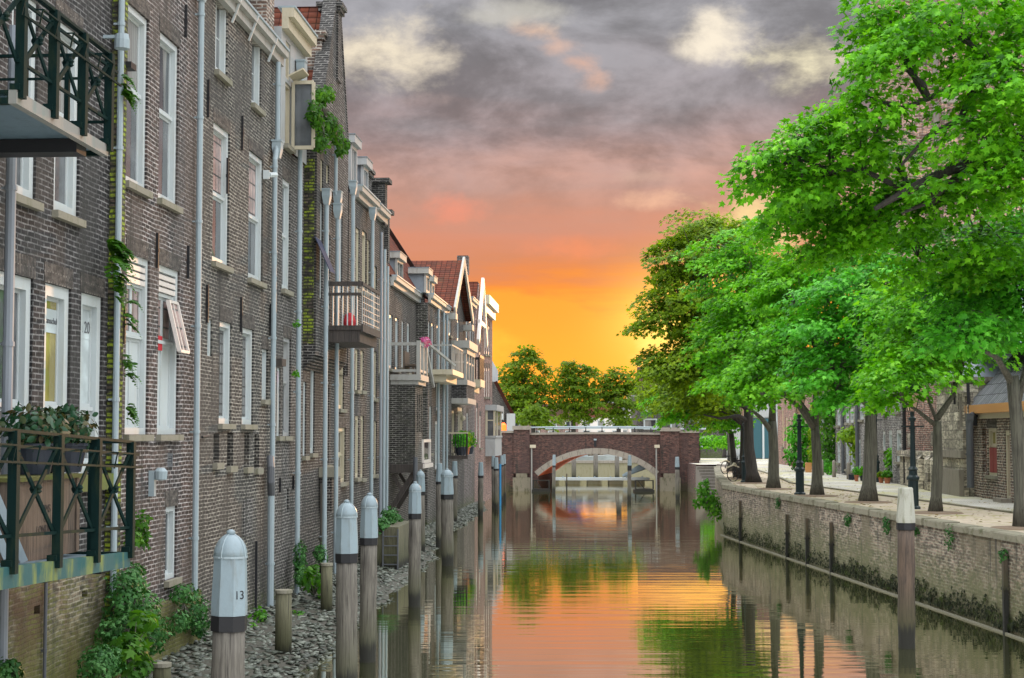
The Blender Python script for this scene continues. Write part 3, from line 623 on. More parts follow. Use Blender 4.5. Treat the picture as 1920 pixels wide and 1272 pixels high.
def tree(name, label, base, trunk, lobes, group, r0=.22, size=.22, mat='leaf_tree', bark='bark', dens=1.0, per=34, R=.62, kind='maple', limbs=(), lean=None, cat='tree', droop=.35, twig=True, limb=None):
    limb = limb or r0 * .42
    """trunk: points above the base; lobes: crown ellipsoids; limbs: extra drawn boughs"""
    root = thing(name, label, cat, WF, (base[0], base[1], base[2]), group)
    pts = [Vector(base)] + [Vector(p) for p in trunk]; n = len(pts)
    mb = MB(); fine = []
    for i, p in enumerate(pts[:-1]):
        for q in range(3): fine.append(p.lerp(pts[i + 1], q / 3))
    fine.append(pts[-1]); m = len(fine)
    rad = [r0 * (1.35 if i == 0 else 1.0) * (1 - .32 * i / (m - 1)) * rnd.uniform(.95, 1.05) for i in range(m)]
    mb.tube(fine, rad, 12); part(mb, 'trunk', M[bark], root, smooth=True)
    fork = pts[-1]; lm = MB(); sp = sprays(lobes, dens)
    for path, ra, rb in limbs:
        path = [Vector(p) for p in path]; k = len(path); lm.tube(path, [ra + (rb - ra) * i / (k - 1) for i in range(k)], 8)
    for c, r in lobes:
        c = Vector(c); lo = fork - Vector((0, 0, rnd.uniform(0, .35)))
        for pth, *_q in limbs:
            for w in pth:
                if (Vector(w) - c).length < (lo - c).length: lo = Vector(w)
        path = bend(lo, c, 5, 0.06, .16); lm.tube(path, [limb * (1 - .75 * i / 5) for i in range(6)], 7)
        near = [s for s in sp if abs(s[3] - c.x) < 1e-3 and abs(s[4] - c.y) < 1e-3]
        if twig:
            for s in near[::2]:
                p = path[rnd.choice((2, 3, 4, 5))]; lm.tube(bend(p, s[:3], 3, 0.05, .2), [limb * .26, limb * .2, limb * .14, limb * .07], 4)
    part(lm, 'limbs', M[bark], root, smooth=True)
    V, T = foliage(sp, (base[0], base[1]), per, R, size, droop, kind=kind)
    np_mesh('crown', V, T, M[mat], root, base)
    return root
def bush(name, label, c, r, cat='bush', size=.10, n=500, mat='leaf_ivy', kind='tri', group=None, hang=0.0, stem=True, up=.35):
    """a clump of leaves over a twiggy core; c,r may be lists of blobs"""
    blobs = c if isinstance(c, list) else [(c, r)]
    base = np.array(blobs[0][0], float) - np.array([0, 0, blobs[0][1][2]])
    root = thing(name, label, cat, WF, tuple(base), group); Cs, Ns = [], []; mb = MB()
    tot = sum(b[1][0] * b[1][2] for b in blobs)
    for bc, br in blobs:
        bc, br = np.array(bc, float), np.array(br, float); k = max(8, int(n * br[0] * br[2] / tot)); d = sphere_dirs(k)
        rr = 1 - rng.random(k) ** 2 * .6; lump = 1 + .22 * np.sin(d[:, 0] * 5 + bc[0] * 9) * np.cos(d[:, 2] * 6 + bc[1] * 5)
        Cs.append(bc + br * d * (rr * lump)[:, None]); Ns.append(d + np.array([0, 0, up]) + rng.normal(size=d.shape) * .45)
        for q in range(4 if stem else 0):
            e = bc + br * sphere_dirs(1)[0] * .7; mb.tube(bend(base if hang == 0 else bc, e, 3, 0, .2), [.014, .011, .008, .004], 4)
    C = np.vstack(Cs); N = np.vstack(Ns); D = N * .5 + np.array([0, 0, -.6]) + rng.normal(size=N.shape) * .5
    V, T = leaf_mesh(C, N, D, size * rng.uniform(.6, 1.35, len(C)), kind)
    np_mesh('foliage', V, T, M[mat], root, tuple(base))
    if mb.v: part(mb, 'stems', M['bark'], root)
    return root
# ------------------------------------------------------------------ setting: water, shore, street, quay
def S(px, t=0.0, py=760): return L.hit(px, py, t)[0]
def Z(px, py, t=0.0): return L.hit(px, py, t)[1]
def surface(name, polys, mat, label=None):
    mb = MB()
    for p in polys: mb.add(p, [tuple(range(len(p)))])
    o = part(mb, name, mat); o['kind'] = 'structure'
    if label: o['label'] = label
    return o
surface('ground', [[(-1500, -200, -2.5), (1500, -200, -2.5), (1500, 4000, -2.5), (-1500, 4000, -2.5)]], M['mud'])
surface('water', [[(-60, -40, 0), (90, -40, 0), (90, 320, 0), (-60, 320, 0)]], M['water'])
# the paved street on the right bank, its edge following the quay wall
QE = [(12.6, -10), (10.42, 33.0), (8.78, 65.0), (8.72, 66.4), (8.95, 68.0), (10.2, 80.0), (13.15, 104.0)]    # face of the quay wall
street_poly = [(x + .30, y, STREET) for x, y in QE] + [(14.3, 104.0, STREET), (14.3, 112.0, STREET), (13.0, 112.31, STREET), (13.0, 117.9, STREET), (14.0, 117.9, STREET), (14.0, 128, STREET), (60, 128, STREET), (60, -10, STREET)]
street = MB(); n = len(street_poly)
street.add(street_poly, [tuple(range(n))]); so = part(street, 'street', M['street']); so['kind'] = 'structure'
# sandy strip with the tree pits between coping and roadway
inner = [(x + 3.6 - .004 * y, y) for x, y in QE[:3]] + [(12.0, 69), (13.2, 80), (15.2, 104)]
outer = [(x + .35, y) for x, y in QE[:3]] + [(9.32, 68.3), (10.55, 80.0), (13.5, 104)]
surface('quay_path', [[(a[0], a[1], STREET + .006), (b[0], b[1], STREET + .006), (c[0], c[1], STREET + .006), (d[0], d[1], STREET + .006)] for a, b, c, d in zip(outer, inner, inner[1:], outer[1:])], M['quaystrip'])
kb = MB()
for a, b in zip(inner, inner[1:]):
    kb.bar((a[0], a[1], STREET + .02), (b[0], b[1], STREET + .02), .14, .07)
k_ = part(kb, 'kerb', M['coping']); k_['kind'] = 'structure'
# quay wall
qw = thing('quay_wall', 'long stained brick quay wall with worn stone coping, right side of the canal', 'quay wall', WF, (10.42, 33.0, 0))
mb = MB()
for a, b in zip(QE, QE[1:]):
    seg = max(1, int((Vector(b) - Vector(a)).length / 3)); 
    mb.slab([(a[0], a[1], -1), (b[0], b[1], -1), (b[0], b[1], STREET - .12), (a[0], a[1], STREET - .12)], (.7, .05, 0))
part(mb, 'wall_face', M['brick_quay'], qw)
mb = MB(); random.seed(3)
for a, b in zip(QE, QE[1:]):
    d = Vector((b[0] - a[0], b[1] - a[1], 0)); ln = d.length; k = max(1, int(ln / 1.6)); nrm = Vector((d.y, -d.x, 0)).normalized()
    for i in range(k):
        p, q = Vector((a[0], a[1], 0)) + d * (i / k), Vector((a[0], a[1], 0)) + d * ((i + 1) / k - .006 / 1)
        z = STREET + .045 + rnd.uniform(-.012, .012); o = -.07 + rnd.uniform(-.012, .012)
        r = [p + nrm * o, q + nrm * o, q + nrm * .36, p + nrm * .36]
        lo = [tuple((v.x, v.y, STREET - .12)) for v in r]; md = [(v.x, v.y, z - .03) for v in r]
        hi = [tuple(Vector((v.x, v.y, z)) + (nrm * .03 if j < 2 else Vector())) for j, v in enumerate(r)]
        mb.loft([lo, md, hi])
part(mb, 'coping', M['coping'], qw)
mb = MB()   # pale waterline timber just above the water
for a, b in zip(QE[:3], QE[1:4]): mb.bar((a[0] - .10, a[1], .012), (b[0] - .10, b[1], .012), .05, .05)
part(mb, 'waterline_beam', M['algae_white'], qw)
def quay_x(y):
    for a, b in zip(QE, QE[1:]):
        if a[1] <= y <= b[1]: return a[0] + (b[0] - a[0]) * (y - a[1]) / (b[1] - a[1])
    return QE[0][0]
def quay_hit(px, py):
    best = None
    for k in range(200):
        y = 24 + k * .22; p = at_y(px, py, y); e = abs(p.x - quay_x(y))
        if best is None or e < best[0]: best = (e, y, p.z)
    return best[1], best[2]
for px, yt, yb in ((1392, 940, 1005), (1481, 965, 1048), (1519, 972, 1043), (1563, 980, 1060), (1892, 1040, 1190)):
    y, zt = quay_hit(px, yt); y2, zb = quay_hit(px, yb); zb = max(zb, -.3); x = quay_x(y) - .08
    part(MB().box(x - .05, x + .05, y - .06, y + .06, -.5, zt).box(x - .07, x + .07, y - .08, y + .08, zt * .55, zt * .55 + .06), 'fender_post', M['pile_dark'], qw)
# dark weed hanging along the foot of the wall
V_, N_, D_, S_ = [], [], [], []
for k in range(5200):
    y = rnd.uniform(24, 66) if k % 3 else rnd.uniform(24, 48); x = quay_x(y) - rnd.uniform(.02, .09)
    band = .28 + .16 * math.sin(y * 2.1) * math.sin(y * .7) + .10 * math.sin(y * 9)
    V_.append((x, y, .14 + rnd.random() ** 1.3 * max(.1, band + .1))); N_.append((-1, rnd.uniform(-.5, .5), rnd.uniform(-.2, .5))); D_.append((0, rnd.uniform(-.4, .4), -1)); S_.append(rnd.uniform(.05, .13))
a_, b_ = leaf_mesh(np.array(V_), np.array(N_, float), np.array(D_, float), np.array(S_), 'tri')
M['weed'] = leaf('dark waterline weed', (0.008, 0.012, 0.006), (0.016, 0.022, 0.008), (0.05, 0.07, 0.012), trans=.05, rough=.8)
o = np_mesh('waterline_weed', a_, b_, M['weed'], None, (10.42, 33.0, 0)); tag(o, kind='stuff'); o['label'] = 'dark weed fringe along the foot of the quay wall'
for px, py, r in ((1463, 943, .22), (1597, 975, .20), (1669, 985, .26), (1787, 1008, .30), (1893, 1040, .14), (1720, 995, .15)):
    y, z = quay_hit(px, py); x = quay_x(y) - .10
    bush('wall_plant', 'green weed rooted in the quay wall, ' + {1463: 'far end by the corner', 1597: 'midway along the coping', 1669: 'just left of the thick mooring pile', 1787: 'largest tuft right of the thick pile', 1893: 'on the nearest fender post', 1720: 'just right of the thick mooring pile'}[px],
         (x, y, z), (.10, r * .8, r), 'plant', .07, 130, 'leaf_ivy', 'tri', 'weeds in the quay wall', stem=False)
# left foreshore: mud bank with broken stone
SH = [(27.0, -3.02), (30, -3.03), (36, -2.95), (42, -2.74), (53, -2.3), (60, -2.7), (66, -3.0), (72, -2.1), (80, -1.75), (90, -1.35), (96, -1.7)]
wall_x = lambda y: -8 + .0633 * y
pol = [(-4.6, 8, .12), (-3.6, 16, .05), (-3.2, 22, .02)] + [(x, y, 0.02) for y, x in SH]
mb = MB()
prof = [(0.0, -.10), (.25, .05), (.6, .16), (1.0, .26)]
ys = [8 + 2 * i for i in range(46)]
def shore_x(y):
    P = [(8, -4.4), (16, -3.5), (22, -3.15)] + [(a, b) for a, b in SH]
    for (a, xa), (b, xb) in zip(P, P[1:]):
        if a <= y <= b: return xa + (xb - xa) * (y - a) / (b - a)
    return P[-1][1]
rows = []
for y in ys:
    e, w = shore_x(y) + .12 * math.sin(y * 1.3), wall_x(y) - .05
    rows.append([(e + (w - e) * k, y, z + .03 * math.sin(y * 3 + k * 9)) for k, z in [(-.25, -.4)] + prof])
for a, b in zip(rows, rows[1:]):
    for i in range(len(a) - 1): mb.quad(a[i], b[i], b[i + 1], a[i + 1])
o = part(mb, 'mud_bank', M['mud']); o['kind'] = 'structure'
ico_v = []; t_ = (1 + 5 ** .5) / 2
for a, b, c in ((-1, t_, 0), (1, t_, 0), (-1, -t_, 0), (1, -t_, 0)):
    ico_v += [(a, b, c), (c, a, b), (b, c, a)]
ico_v = np.array(ico_v) / math.sqrt(1 + t_ * t_)
from itertools import combinations
ed = 1.06
ico_f = [f for f in combinations(range(12), 3) if all(np.linalg.norm(ico_v[i] - ico_v[j]) < 1.1 for i, j in combinations(f, 2))]
ico_f = np.array([f if np.dot(np.cross(ico_v[f[1]] - ico_v[f[0]], ico_v[f[2]] - ico_v[f[0]]), ico_v[f[0]]) > 0 else f[::-1] for f in ico_f])
Vs, Ts = [], []
for k in range(9000):
    y = 20 + 72 * rnd.random() ** 1.5; u = rnd.random() ** .9
    e, w = shore_x(y) + .12 * math.sin(y * 1.3), wall_x(y) - .1; x = e + (w - e) * u - .1 * 0
    z = np.interp(u, [p[0] for p in prof], [p[1] for p in prof]); s = rnd.uniform(.03, .085)
    sc3 = np.array([s * rnd.uniform(.7, 1.5), s * rnd.uniform(.7, 1.5), s * rnd.uniform(.2, .5)]); a = rnd.random() * 6.28
    P = ico_v * (1 + rng.normal(size=(12, 1)) * .16) * sc3; P = np.c_[P[:, 0] * math.cos(a) - P[:, 1] * math.sin(a), P[:, 0] * math.sin(a) + P[:, 1] * math.cos(a), P[:, 2] + P[:, 0] * rnd.uniform(-.5, .5)]
    Vs.append(P + np.array([x, y, z + s * .25])); Ts.append(ico_f + 12 * k)
o = np_mesh('broken_stones', np.vstack(Vs), np.vstack(Ts), M['rock'], None, (-4.5, 30, 0)); tag(o, kind='stuff'); o['label'] = 'grey broken stone strewn on the left foreshore'

# ------------------------------------------------------------------ left bank, house 1 with the two green balconies
H = []
h1 = thing('brick_house', 'dark brick house nearest the camera with two green steel balconies', 'house', L, (S(213), 0, 0), 'canal houses on the left bank')
hh, out = wins(h1, L, 0, [((20, 70, -20, 368), dict(rows=(.52,), panes=['g_grey', 'g_curtain'], fw=.15)), ((103, 150, 48, 405), dict(rows=(.52,), panes=['g_grey', 'g_curtain'], fw=.15)),
    ((-16, 60, 513, 892), dict(rows=(.36,), panes=['g_curtain', 'g_grey'], fw=.17, sill=False)), ((82, 131, 535, 892), dict(rows=(.36,), panes=['g_grey', 'g_yellow'], fw=.17, sill=False)), ((150, 191, 553, 892), dict(rows=(.36,), panes=['g_grey', 'g_frost'], fw=.17, sill=False))])
z1 = hh[1][2]; hh[0] = hh[0][:2] + (z1, hh[1][3]); zl, zu = hh[3][2], hh[3][3]
for i in (2, 3, 4): hh[i] = hh[i][:2] + (zl, zu)
extra = [(9.5, 10.9, z1, hh[1][3]), (13.0, 14.4, z1, hh[1][3]), (16.4, 17.8, zl, zu), (12.4, 13.8, zl, zu)]
mb = MB(); facade(mb, 7.0, S(213), 2.3, 15.0, hh + extra); part(mb, 'wall', M['brick_dark'], h1)
mb = MB(); facade(mb, 7.0, S(213) - .02, -.4, 2.298, [L.rect(60, 71, 1136, 1152), L.rect(150, 160, 1108, 1120)], t=-.03); part(mb, 'lower_wall', M['brick_mossy'], h1)
for h, kw in zip(hh, [o[1] for o in out]): window(h1, h, 0, **kw)
for h in extra: window(h1, h, 0, rows=(.5,), pane='g_curtain', fw=.15)
part(MB().box(hh[2][0] - .3, S(200), -.16, -.004, zl - .26, zl - .02), 'stone_ledge', paint('mossy stone ledge', (0.11, 0.12, 0.04), .9, .2, (.12, .18, .02), .8), h1)
part(MB().box(S(199), S(213) - .06, -.16, -.002, .6, 14.5), 'mossy_pier', M['brick_green'], h1)
pipe(h1, S(13, -.3), 9.4, .2, -.3, .066, 'pvc'); pipe(h1, S(217, -.16), 15, 1.6, -.16, .05, 'zinc')
pipe(h1, S(7, -.02), 2.2, .1, -.06, .03, 'darkpipe'); pipe(h1, S(92, -.08), 2.1, .05, -.08, .025, 'darkpipe')
for h, txt, zf in ((hh[3], 'van dansschule', .62), (hh[4], '2a 20', .60)):      # lettering on the frosted strips
    zc = h[2] + (h[3] - h[2]) * .815; y = .04 + .085 + .016
    st = part(MB().box(h[0] + .17, h[1] - .17, y - .004, y, zc - .17, zc + .17), 'frosted_strip', M['g_frost'], h1)
    text(txt, .13 if len(txt) > 6 else .26, M['darkpipe'], st, ((h[0] + h[1]) / 2 - OFF[h1.name][0], y - .009, zc), (R_(90), 0, 0), 'lettering')
def balcony(root, tb, posts, zr, zd, zb, near, far, cross=True, deckmat='bluesteel', fasc='green_moss', top2=True, ladder=False):
    """tb outer edge; posts: s positions; zr/zd/zb (rail, deck, fascia bottom) as functions of s"""
    b = part(MB().slab([(near, tb + .1, zd(near) - .03), (far - .1, tb + .1, zd(far) - .03), (far - .1, -.04, zd(far) - .03), (near, -.04, zd(near) - .03)], (0, 0, -.05)), 'balcony', M[deckmat], root)
    f = MB(); f.slab([(near, tb, zb(near)), (far, tb, zb(far)), (far, tb, zd(far)), (near, tb, zd(near))], (0, .09, 0)); part(f, 'fascia', M[fasc], b)
    f = MB(); f.slab([(far, tb + .092, zb(far)), (far, -.04, zb(far)), (far, -.04, zd(far)), (far, tb + .092, zd(far))], (-.09, 0, 0)); part(f, 'end_beam', M['green'], b)
    f = MB(); f.slab([(near, tb + .092, zb(near)), (near, -.04, zb(near)), (near, -.04, zd(near)), (near, tb + .092, zd(near))], (.09, 0, 0)); part(f, 'end_beam', M['green'], b)
    for s in posts: part(MB().box(s - .05, s + .05, tb - .06, tb + .04, zd(s) - .08, zr(s)).box(s - .09, s + .09, tb - .03, tb + .08, zd(s) + .002, zd(s) + .07), 'post', M['green'], b)
    r = MB(); e = .28
    r.bar((near, tb, zr(near)), (far, tb, zr(far)), .07, .035); r.bar((near, tb - .01, zr(near) - .17), (far + e, tb - .01, zr(far) - .17), .03, .035); r.bar((near, tb - .06, zr(near) - .34), (far + e, tb - .06, zr(far) - .34), .025)
    r.bar((near, tb, zd(near) + .32), (far, tb, zd(far) + .32), .035); part(r, 'rail', M['green'], b)
    r = MB(); r.bar((far, tb, zr(far)), (far, -.02, zr(far)), .06, .035); r.bar((far, tb, zd(far) + .3), (far, -.02, zd(far) + .3), .035); r.bar((far, tb, zr(far) - .3), (far, -.02, zr(far) - .3), .03)
    for k in (1, 2): r.box(far - .03, far + .03, tb * k / 3 - .03, tb * k / 3 + .03, zd(far), zr(far))
    part(r, 'end_rail', M['green'], b)
    for a, c in zip(posts, posts[1:]):
        x = MB(); z0, z1, z2, z3 = zd(a) + .32, zr(a) - .12, zd(c) + .32, zr(c) - .12
        x.bar((a + .05, tb - .012, z0), (c - .05, tb - .012, z3), .022, .06); x.bar((a + .05, tb + .022, z1), (c - .05, tb + .022, z2), .022, .06); part(x, 'cross_brace', M['green'], b)
        m, mz = (a + c) / 2, (z0 + z3) / 2 * .5 + (z1 + z2) / 4
        part(MB().lathe((m, tb - .03, mz - .07), [(.015, 0.02), (.04, .04), (.025, .06), (.042, .085), (.02, .12)], 9).lathe((m, tb + .04, mz - .05), [(.015, 0), (.035, .05), (.015, .10)], 8), 'rosette', M['green'], b)
    for a, c in zip(posts, posts[1:]):                   # hooked planter holders on the outer rail
        k = MB(); s0, s1 = a + (c - a) * .38, a + (c - a) * .86; 
        k.bar((s0, tb - .10, zr(s0) - .16), (s1, tb - .10, zr(s1) - .16), .03, .018)
        for s in (s0, s1): k.bar((s, tb - .10, zr(s) - .16), (s, tb - .06, zr(s) - .36), .015); k.bar((s, tb - .10, zr(s) - .16), (s, tb, zr(s) - .16), .015)
        part(k, 'planter_holder', M['green'], b)
    for q in range(3):
        s = far - .9 - q * 2.0
        if s > near + .3: part(MB().slab([(s, tb + .1, zd(s) - .09), (s + .35, tb + .1, zd(s) - .09), (s + .35, -.05, zd(s) - .09), (s, -.05, zd(s) - .09)], (0, 0, -.16)), 'joist', M['black'], b)
    return b
tb = -1.63
def zfun(p0, p1, t):                                     # straight height line through two sighted pixels on plane t
    (a, za), (b, zb_) = L.hit(*p0, t), L.hit(*p1, t); return lambda s: za + (zb_ - za) * (s - a) / (b - a)
posts = [S(p, tb, y) for p, y in ((24, 900), (108, 900), (180, 900), (244, 900))]; d_ = posts[1] - posts[0]
posts = [posts[0] - 2 * d_, posts[0] - d_] + posts; near, far = posts[0] - .2, posts[-1] + .05
b_low = balcony(h1, tb, posts, zfun((20, 807), (244, 829), tb), zfun((0, 1065), (234, 1036), tb), zfun((0, 1107), (234, 1065), tb), near, far)
zd_low = zfun((0, 1065), (234, 1036), tb)
posts = [S(p, tb, y) for p, y in ((100, 100), (154, 150), (203, 200))]; d_ = posts[1] - posts[0]
pr = S(39, tb, 60); posts = [pr - d_, pr] + posts
zr_up = zfun((75, 0), (205, 102), tb)
balcony(h1, tb, posts, zr_up, zfun((34, 170), (195, 268), tb), zfun((34, 196), (195, 289), tb), S(31, tb, 185), posts[-1] + .03, fasc='galv')
hb = MB(); sx = S(222, -.2, 10)
h_ = part(MB().lathe((S(229, -.3, 80), -.3, Z(229, 80, -.3)), [(.02, .14), (.10, .13), (.12, .04), (.12, -.10), (.09, -.11)], 12).box(S(229, -.3, 80) - .03, S(229, -.3, 80) + .03, -.2, -.002, Z(229, 72, -.3), Z(229, 72, -.3) + .05), 'wall_lamp', M['zinc'], h1)
part(MB().box(S(236, -.12, 125) - .14, S(236, -.12, 125) + .14, -.25, -.002, Z(236, 125, -.12) - .05, Z(236, 125, -.12) + .05), 'bird_box', M['black'], h1)

# things standing on the lower balcony
def on_low(px, py, t): s, z = L.hit(px, py, t); return s
sc_ = (S(28, -1.1, 960) + S(147, -1.1, 960)) / 2; zc = zd_low(sc_)
cr = thing('wooden_crate', 'old stencilled wooden crate carrying two plant pots on the lower green balcony', 'crate', L, (sc_, -.95, zc))
cl, ct, chh = S(28, -1.2, 960), S(147, -.8, 960), Z(80, 902, -1.2) - zc
c0, c1 = S(28, -1.1, 960), S(147, -1.1, 960)
part(MB().box(c0, c1, -1.1, -.4, zc - .02, zc + chh), 'crate_body', M['crate'], cr)
part(MB().box(c0 - .05, c1 + .05, -1.15, -.35, zc + chh + .002, zc + chh + .05), 'lid', paint('mossy plank lid', (0.10, 0.10, 0.03), .9, .2, (.12, .17, .02), .8), cr)
for a in (c0 + .02, c1 - .14): part(MB().box(a, a + .12, -1.125, -1.102, zc, zc + chh - .01), 'batten', M['crate'], cr)
for txt, dz, sz in (('HIMS', .62, .14), ('OF', .49, .11), ('LONDON', .36, .14)):
    text(txt, sz, M['darkwood'], cr, (-.1, -.155, chh * dz), (R_(90), 0, 0), 'stencil')
for i, (ds, lab) in enumerate(((S(70, -.85, 870) - sc_, 'dark blue tub of glossy laurel, nearer one on the balcony crate'), (S(137, -.85, 870) - sc_ - .15, 'dark blue tub of glossy laurel, farther one by the balcony end'))):
    ps, pz = sc_ + ds, zc + chh + .06
    pp = thing('potted_shrub', lab, 'potted plant', L, (ps, -.8, pz), 'laurel tubs on the lower balcony')
    part(MB().lathe((ps, -.8, pz), [(.20, 0), (.27, .34), (.29, .34), (.29, .38), (.25, .38), (.24, .34)], 20), 'tub', M['pot'], pp)
    C = []; d = sphere_dirs(420); wp = np.array(L.w(ps, -.8, pz + .58)); C = wp + d * np.array([.40, .46, .27]) * (1 - rng.random(420) ** 2 * .6)[:, None]
    V, T = leaf_mesh(C, d + np.array([0, 0, .3]) + rng.normal(size=d.shape) * .5, d + rng.normal(size=d.shape) * .5, .12 * rng.uniform(.7, 1.2, 420), 'oval')
    o = np_mesh('foliage', V, T, M['leaf_laurel'], None, tuple(L.w(ps, -.8, pz))); o.parent = pp; o.location = (0, 0, 0); o.rotation_euler = (0, 0, -L.ang)
    st = MB()
    for q in range(5): a = q * 1.26; st.tube([(ps, -.8, pz + .3), (ps + .12 * math.cos(a), -.8 + .12 * math.sin(a), pz + .65)], .012, 5)
    part(st, 'stems', M['bark'], pp)
ls = S(12, -1.1, 960)
ld = thing('folding_ladder', 'grey folded aluminium ladder leaning by the crate on the lower balcony', 'ladder', L, (ls, -1.2, zd_low(ls)))
lz = zd_low(ls)
for a in (0, .42): part(MB().bar((ls + a - .25, -1.25, lz - .02), (ls + a - .55, -.75, lz + 1.35), .05, .09), 'rail', M['zinc'], ld)
for k in range(5):
    f = k / 5 + .12; part(MB().box(ls - .25 - .3 * f, ls + .17 - .3 * f, -1.27 + .5 * f, -1.21 + .5 * f, lz + 1.35 * f - .02, lz + 1.35 * f + .02), 'rung', M['zinc'], ld)
cs = S(10, -1.0, 60); zc2 = Z(10, 150, -1.0)

# ------------------------------------------------------------------ house 2
h2 = thing('brick_house', 'purple brown brick house with tall white sash windows beside the mossy pier', 'house', L, (S(292), 0, 0), 'canal houses on the left bank')
hh, out = wins(h2, L, 0, [((236, 277, 18, 351), dict(rows=(.54,), panes=['g_grey', 'g_curtain'], cols=1)), ((298, 334, 88, 385), dict(rows=(.54,), panes=['g_grey', 'g_curtain'])),
    ((236, 279, 480, 815), dict(rows=(.55, .84), panes=['white', 'g_pink', 'white_pink'], cols=2)), ((296, 335, 503, 815), dict(rows=(.55, .83), panes=['white', 'g_pink', 'white_pink'], cols=2)),
    ((310, 331, 950, 1086), dict(fw=.09, pane='g_dark', sillmat='sill')), ((314, 324, 850, 876), dict(skip=True))])
hh[1] = hh[1][:2] + hh[0][2:]; hh[3] = hh[3][:2] + hh[2][2:]
out = [(h, o[1]) for h, o in zip(hh, out)]
mb = MB(); facade(mb, S(213) + .002, S(370), 1.2, 13.8, hh); part(mb, 'wall', M['brick_brown'], h2)
mb = MB(); facade(mb, S(213) + .002, S(370), -.4, 1.198, t=-.12); part(mb, 'wall_foot', M['brick_mossy'], h2)
put_wins(h2, out)
g = hh[5]; mb = MB(); ring(mb, g[0], g[1], g[2], g[3], .002, .06, .05)
for k in range(5): zz = g[2] + (g[3] - g[2]) * (k + .5) / 5; mb.box(g[0] + .05, g[1] - .05, .01, .05, zz - .02, zz + .02)
part(mb, 'vent_grille', M['darkpipe'], h2)
for hx in (hh[2], hh[3]):
    mb = MB(); z0, z1 = hx[2] + (hx[3] - hx[2]) * .845, hx[3] - .12
    for k in range(3): a = z0 + (z1 - z0) * k / 3; mb.box(hx[0] + .112, hx[1] - .112, .045, .07, a, a + (z1 - z0) / 3 - .035)
    part(mb, 'boarded_top', M['white_pink'], h2)
hx = hh[3]; a, b = (hx[0] + hx[1]) / 2, hx[1] - .1; z0, z1 = hx[2] + (hx[3] - hx[2]) * .50, hx[2] + (hx[3] - hx[2]) * .80     # light tilted open
mb = MB(); tl = lambda f: -.22 * (1 - f) + .02
P = lambda s, f: (s, tl(f), z0 + (z1 - z0) * f)
for p, q in (((a, 0), (b, 0)), ((a, 1), (b, 1)), ((a, 0), (a, 1)), ((b, 0), (b, 1))): mb.bar(P(*p), P(*q), .07, .05)
mb.bar(P((a + b) / 2, 0), P((a + b) / 2, 1), .03)
cs_ = part(mb, 'open_light', M['white_pink'], h2, label='small top light tilted open'); part(MB().slab([P(a, 0), P(b, 0), P(b, 1), P(a, 1)], (0, .012, 0)), 'pane', M['g_pink'], cs_)
part(MB().box(a - .3, a - .05, .10, .12, z0, z0 + .26), 'curtain', M['red_cloth'], h2)
s, z = L.hit(291, 896, -.1); part(MB().box(s - .06, s + .06, -.10, -.002, z - .32, z + .12).lathe((s + .02, -.19, z - .05), [(.03, 0), (.11, .02), (.12, .16), (.06, .22)], 12), 'vent_hood', M['zinc'], h2)
anchors(h2, L, 0, ((228, 430), (292, 470), (350, 492), (346, 40), (229, 610)))
pipe(h2, S(369, -.12), 13.6, 1.1, -.12, .058, hopper=12.65)
part(MB().tube([(S(380, -.08), -.08, Z(380, 820)), (S(392, -.08), -.08, Z(392, 818))], .025, 6), 'iron_pin', M['black'], h2)

# ------------------------------------------------------------------ house 3
h3 = thing('brick_house', 'sooty grey brick house with leaded windows and a white eaves gutter', 'house', L, (S(444), 0, 0), 'canal houses on the left bank')
hh, out = wins(h3, L, 0, [((404, 427, -6, 142), dict(pane='g_grey', cols=2, bars=1)), ((472, 490, 82, 207), dict(pane='g_grey', cols=2, bars=1)),
    ((399, 430, 238, 497), dict(rows=(.50,), panes=['g_grey', 'g_pink'])), ((466, 493, 290, 527), dict(rows=(.50,), panes=['g_grey', 'g_pink'])),
    ((411, 434, 604, 795), dict(pane='g_lead')), ((454, 475, 622, 795), dict(pane='g_lead')), ((491, 502, 655, 750), dict(pane='white', fw=.06)), ((389, 398, 598, 668), dict(pane='white', fw=.06, sill=False, lintel=False)),
    ((400, 411, 813, 868), dict(skip=True)), ((426, 437, 812, 874), dict(skip=True)), ((458, 467, 812, 876), dict(skip=True)), ((477, 486, 814, 878), dict(skip=True))])
hh[1] = hh[1][:2] + hh[0][2:]; hh[5] = hh[5][:2] + hh[4][2:]
out = [(h, o[1]) for h, o in zip(hh, out)]
mb = MB(); facade(mb, S(370) + .002, S(517), -.4, 12.95, hh); part(mb, 'wall', M['brick_grey'], h3); put_wins(h3, out)
for h in hh[8:12]:
    part(MB().box(h[0] - .05, h[1] + .05, -.10, .05, h[2] - .13, h[2] - .002), 'slot_sill', M['sill'], h3)
    part(MB().box(h[0] + .002, h[1] - .002, .12, .15, h[2], h[3]), 'slot_back', M['black'], h3)
gutter(h3, S(370) + .05, S(517) - .02, 12.95)
for px in (430, 462, 499): s = S(px, 0, 60); part(MB().bar((s, -.26, 13.3), (s, -.06, 12.75), .04, .05), 'gutter_bracket', M['white'], h3)
roof(h3, [((S(370), .1, 13.3), (S(517), .1, 13.3), (S(517), 3, 16.2), (S(370), 3, 16.2))], 'tile_dark')
dormer(h3, S(447, 0, 40), S(497, 0, 40), .5, 4, 13.4, 15.4, 'greyboard', 'greyboard'); chimney(h3, S(499, 0, 40), S(514, 0, 40), .0, .8, 13.0, 15.6, 'brick_pale', 1)
anchors(h3, L, 0, ((388, 185), (452, 250), (386, 570), (450, 590), (505, 600), (424, 330)), .75)
sp = S(517, -.14); pipe(h3, S(516, -.14), 12.9, Z(512, 885), -.14, .06, 'zinc', hopper=Z(517, 288), kink=(Z(517, 290), -.25))
ks = S(512, -.14); kz = Z(511, 885)
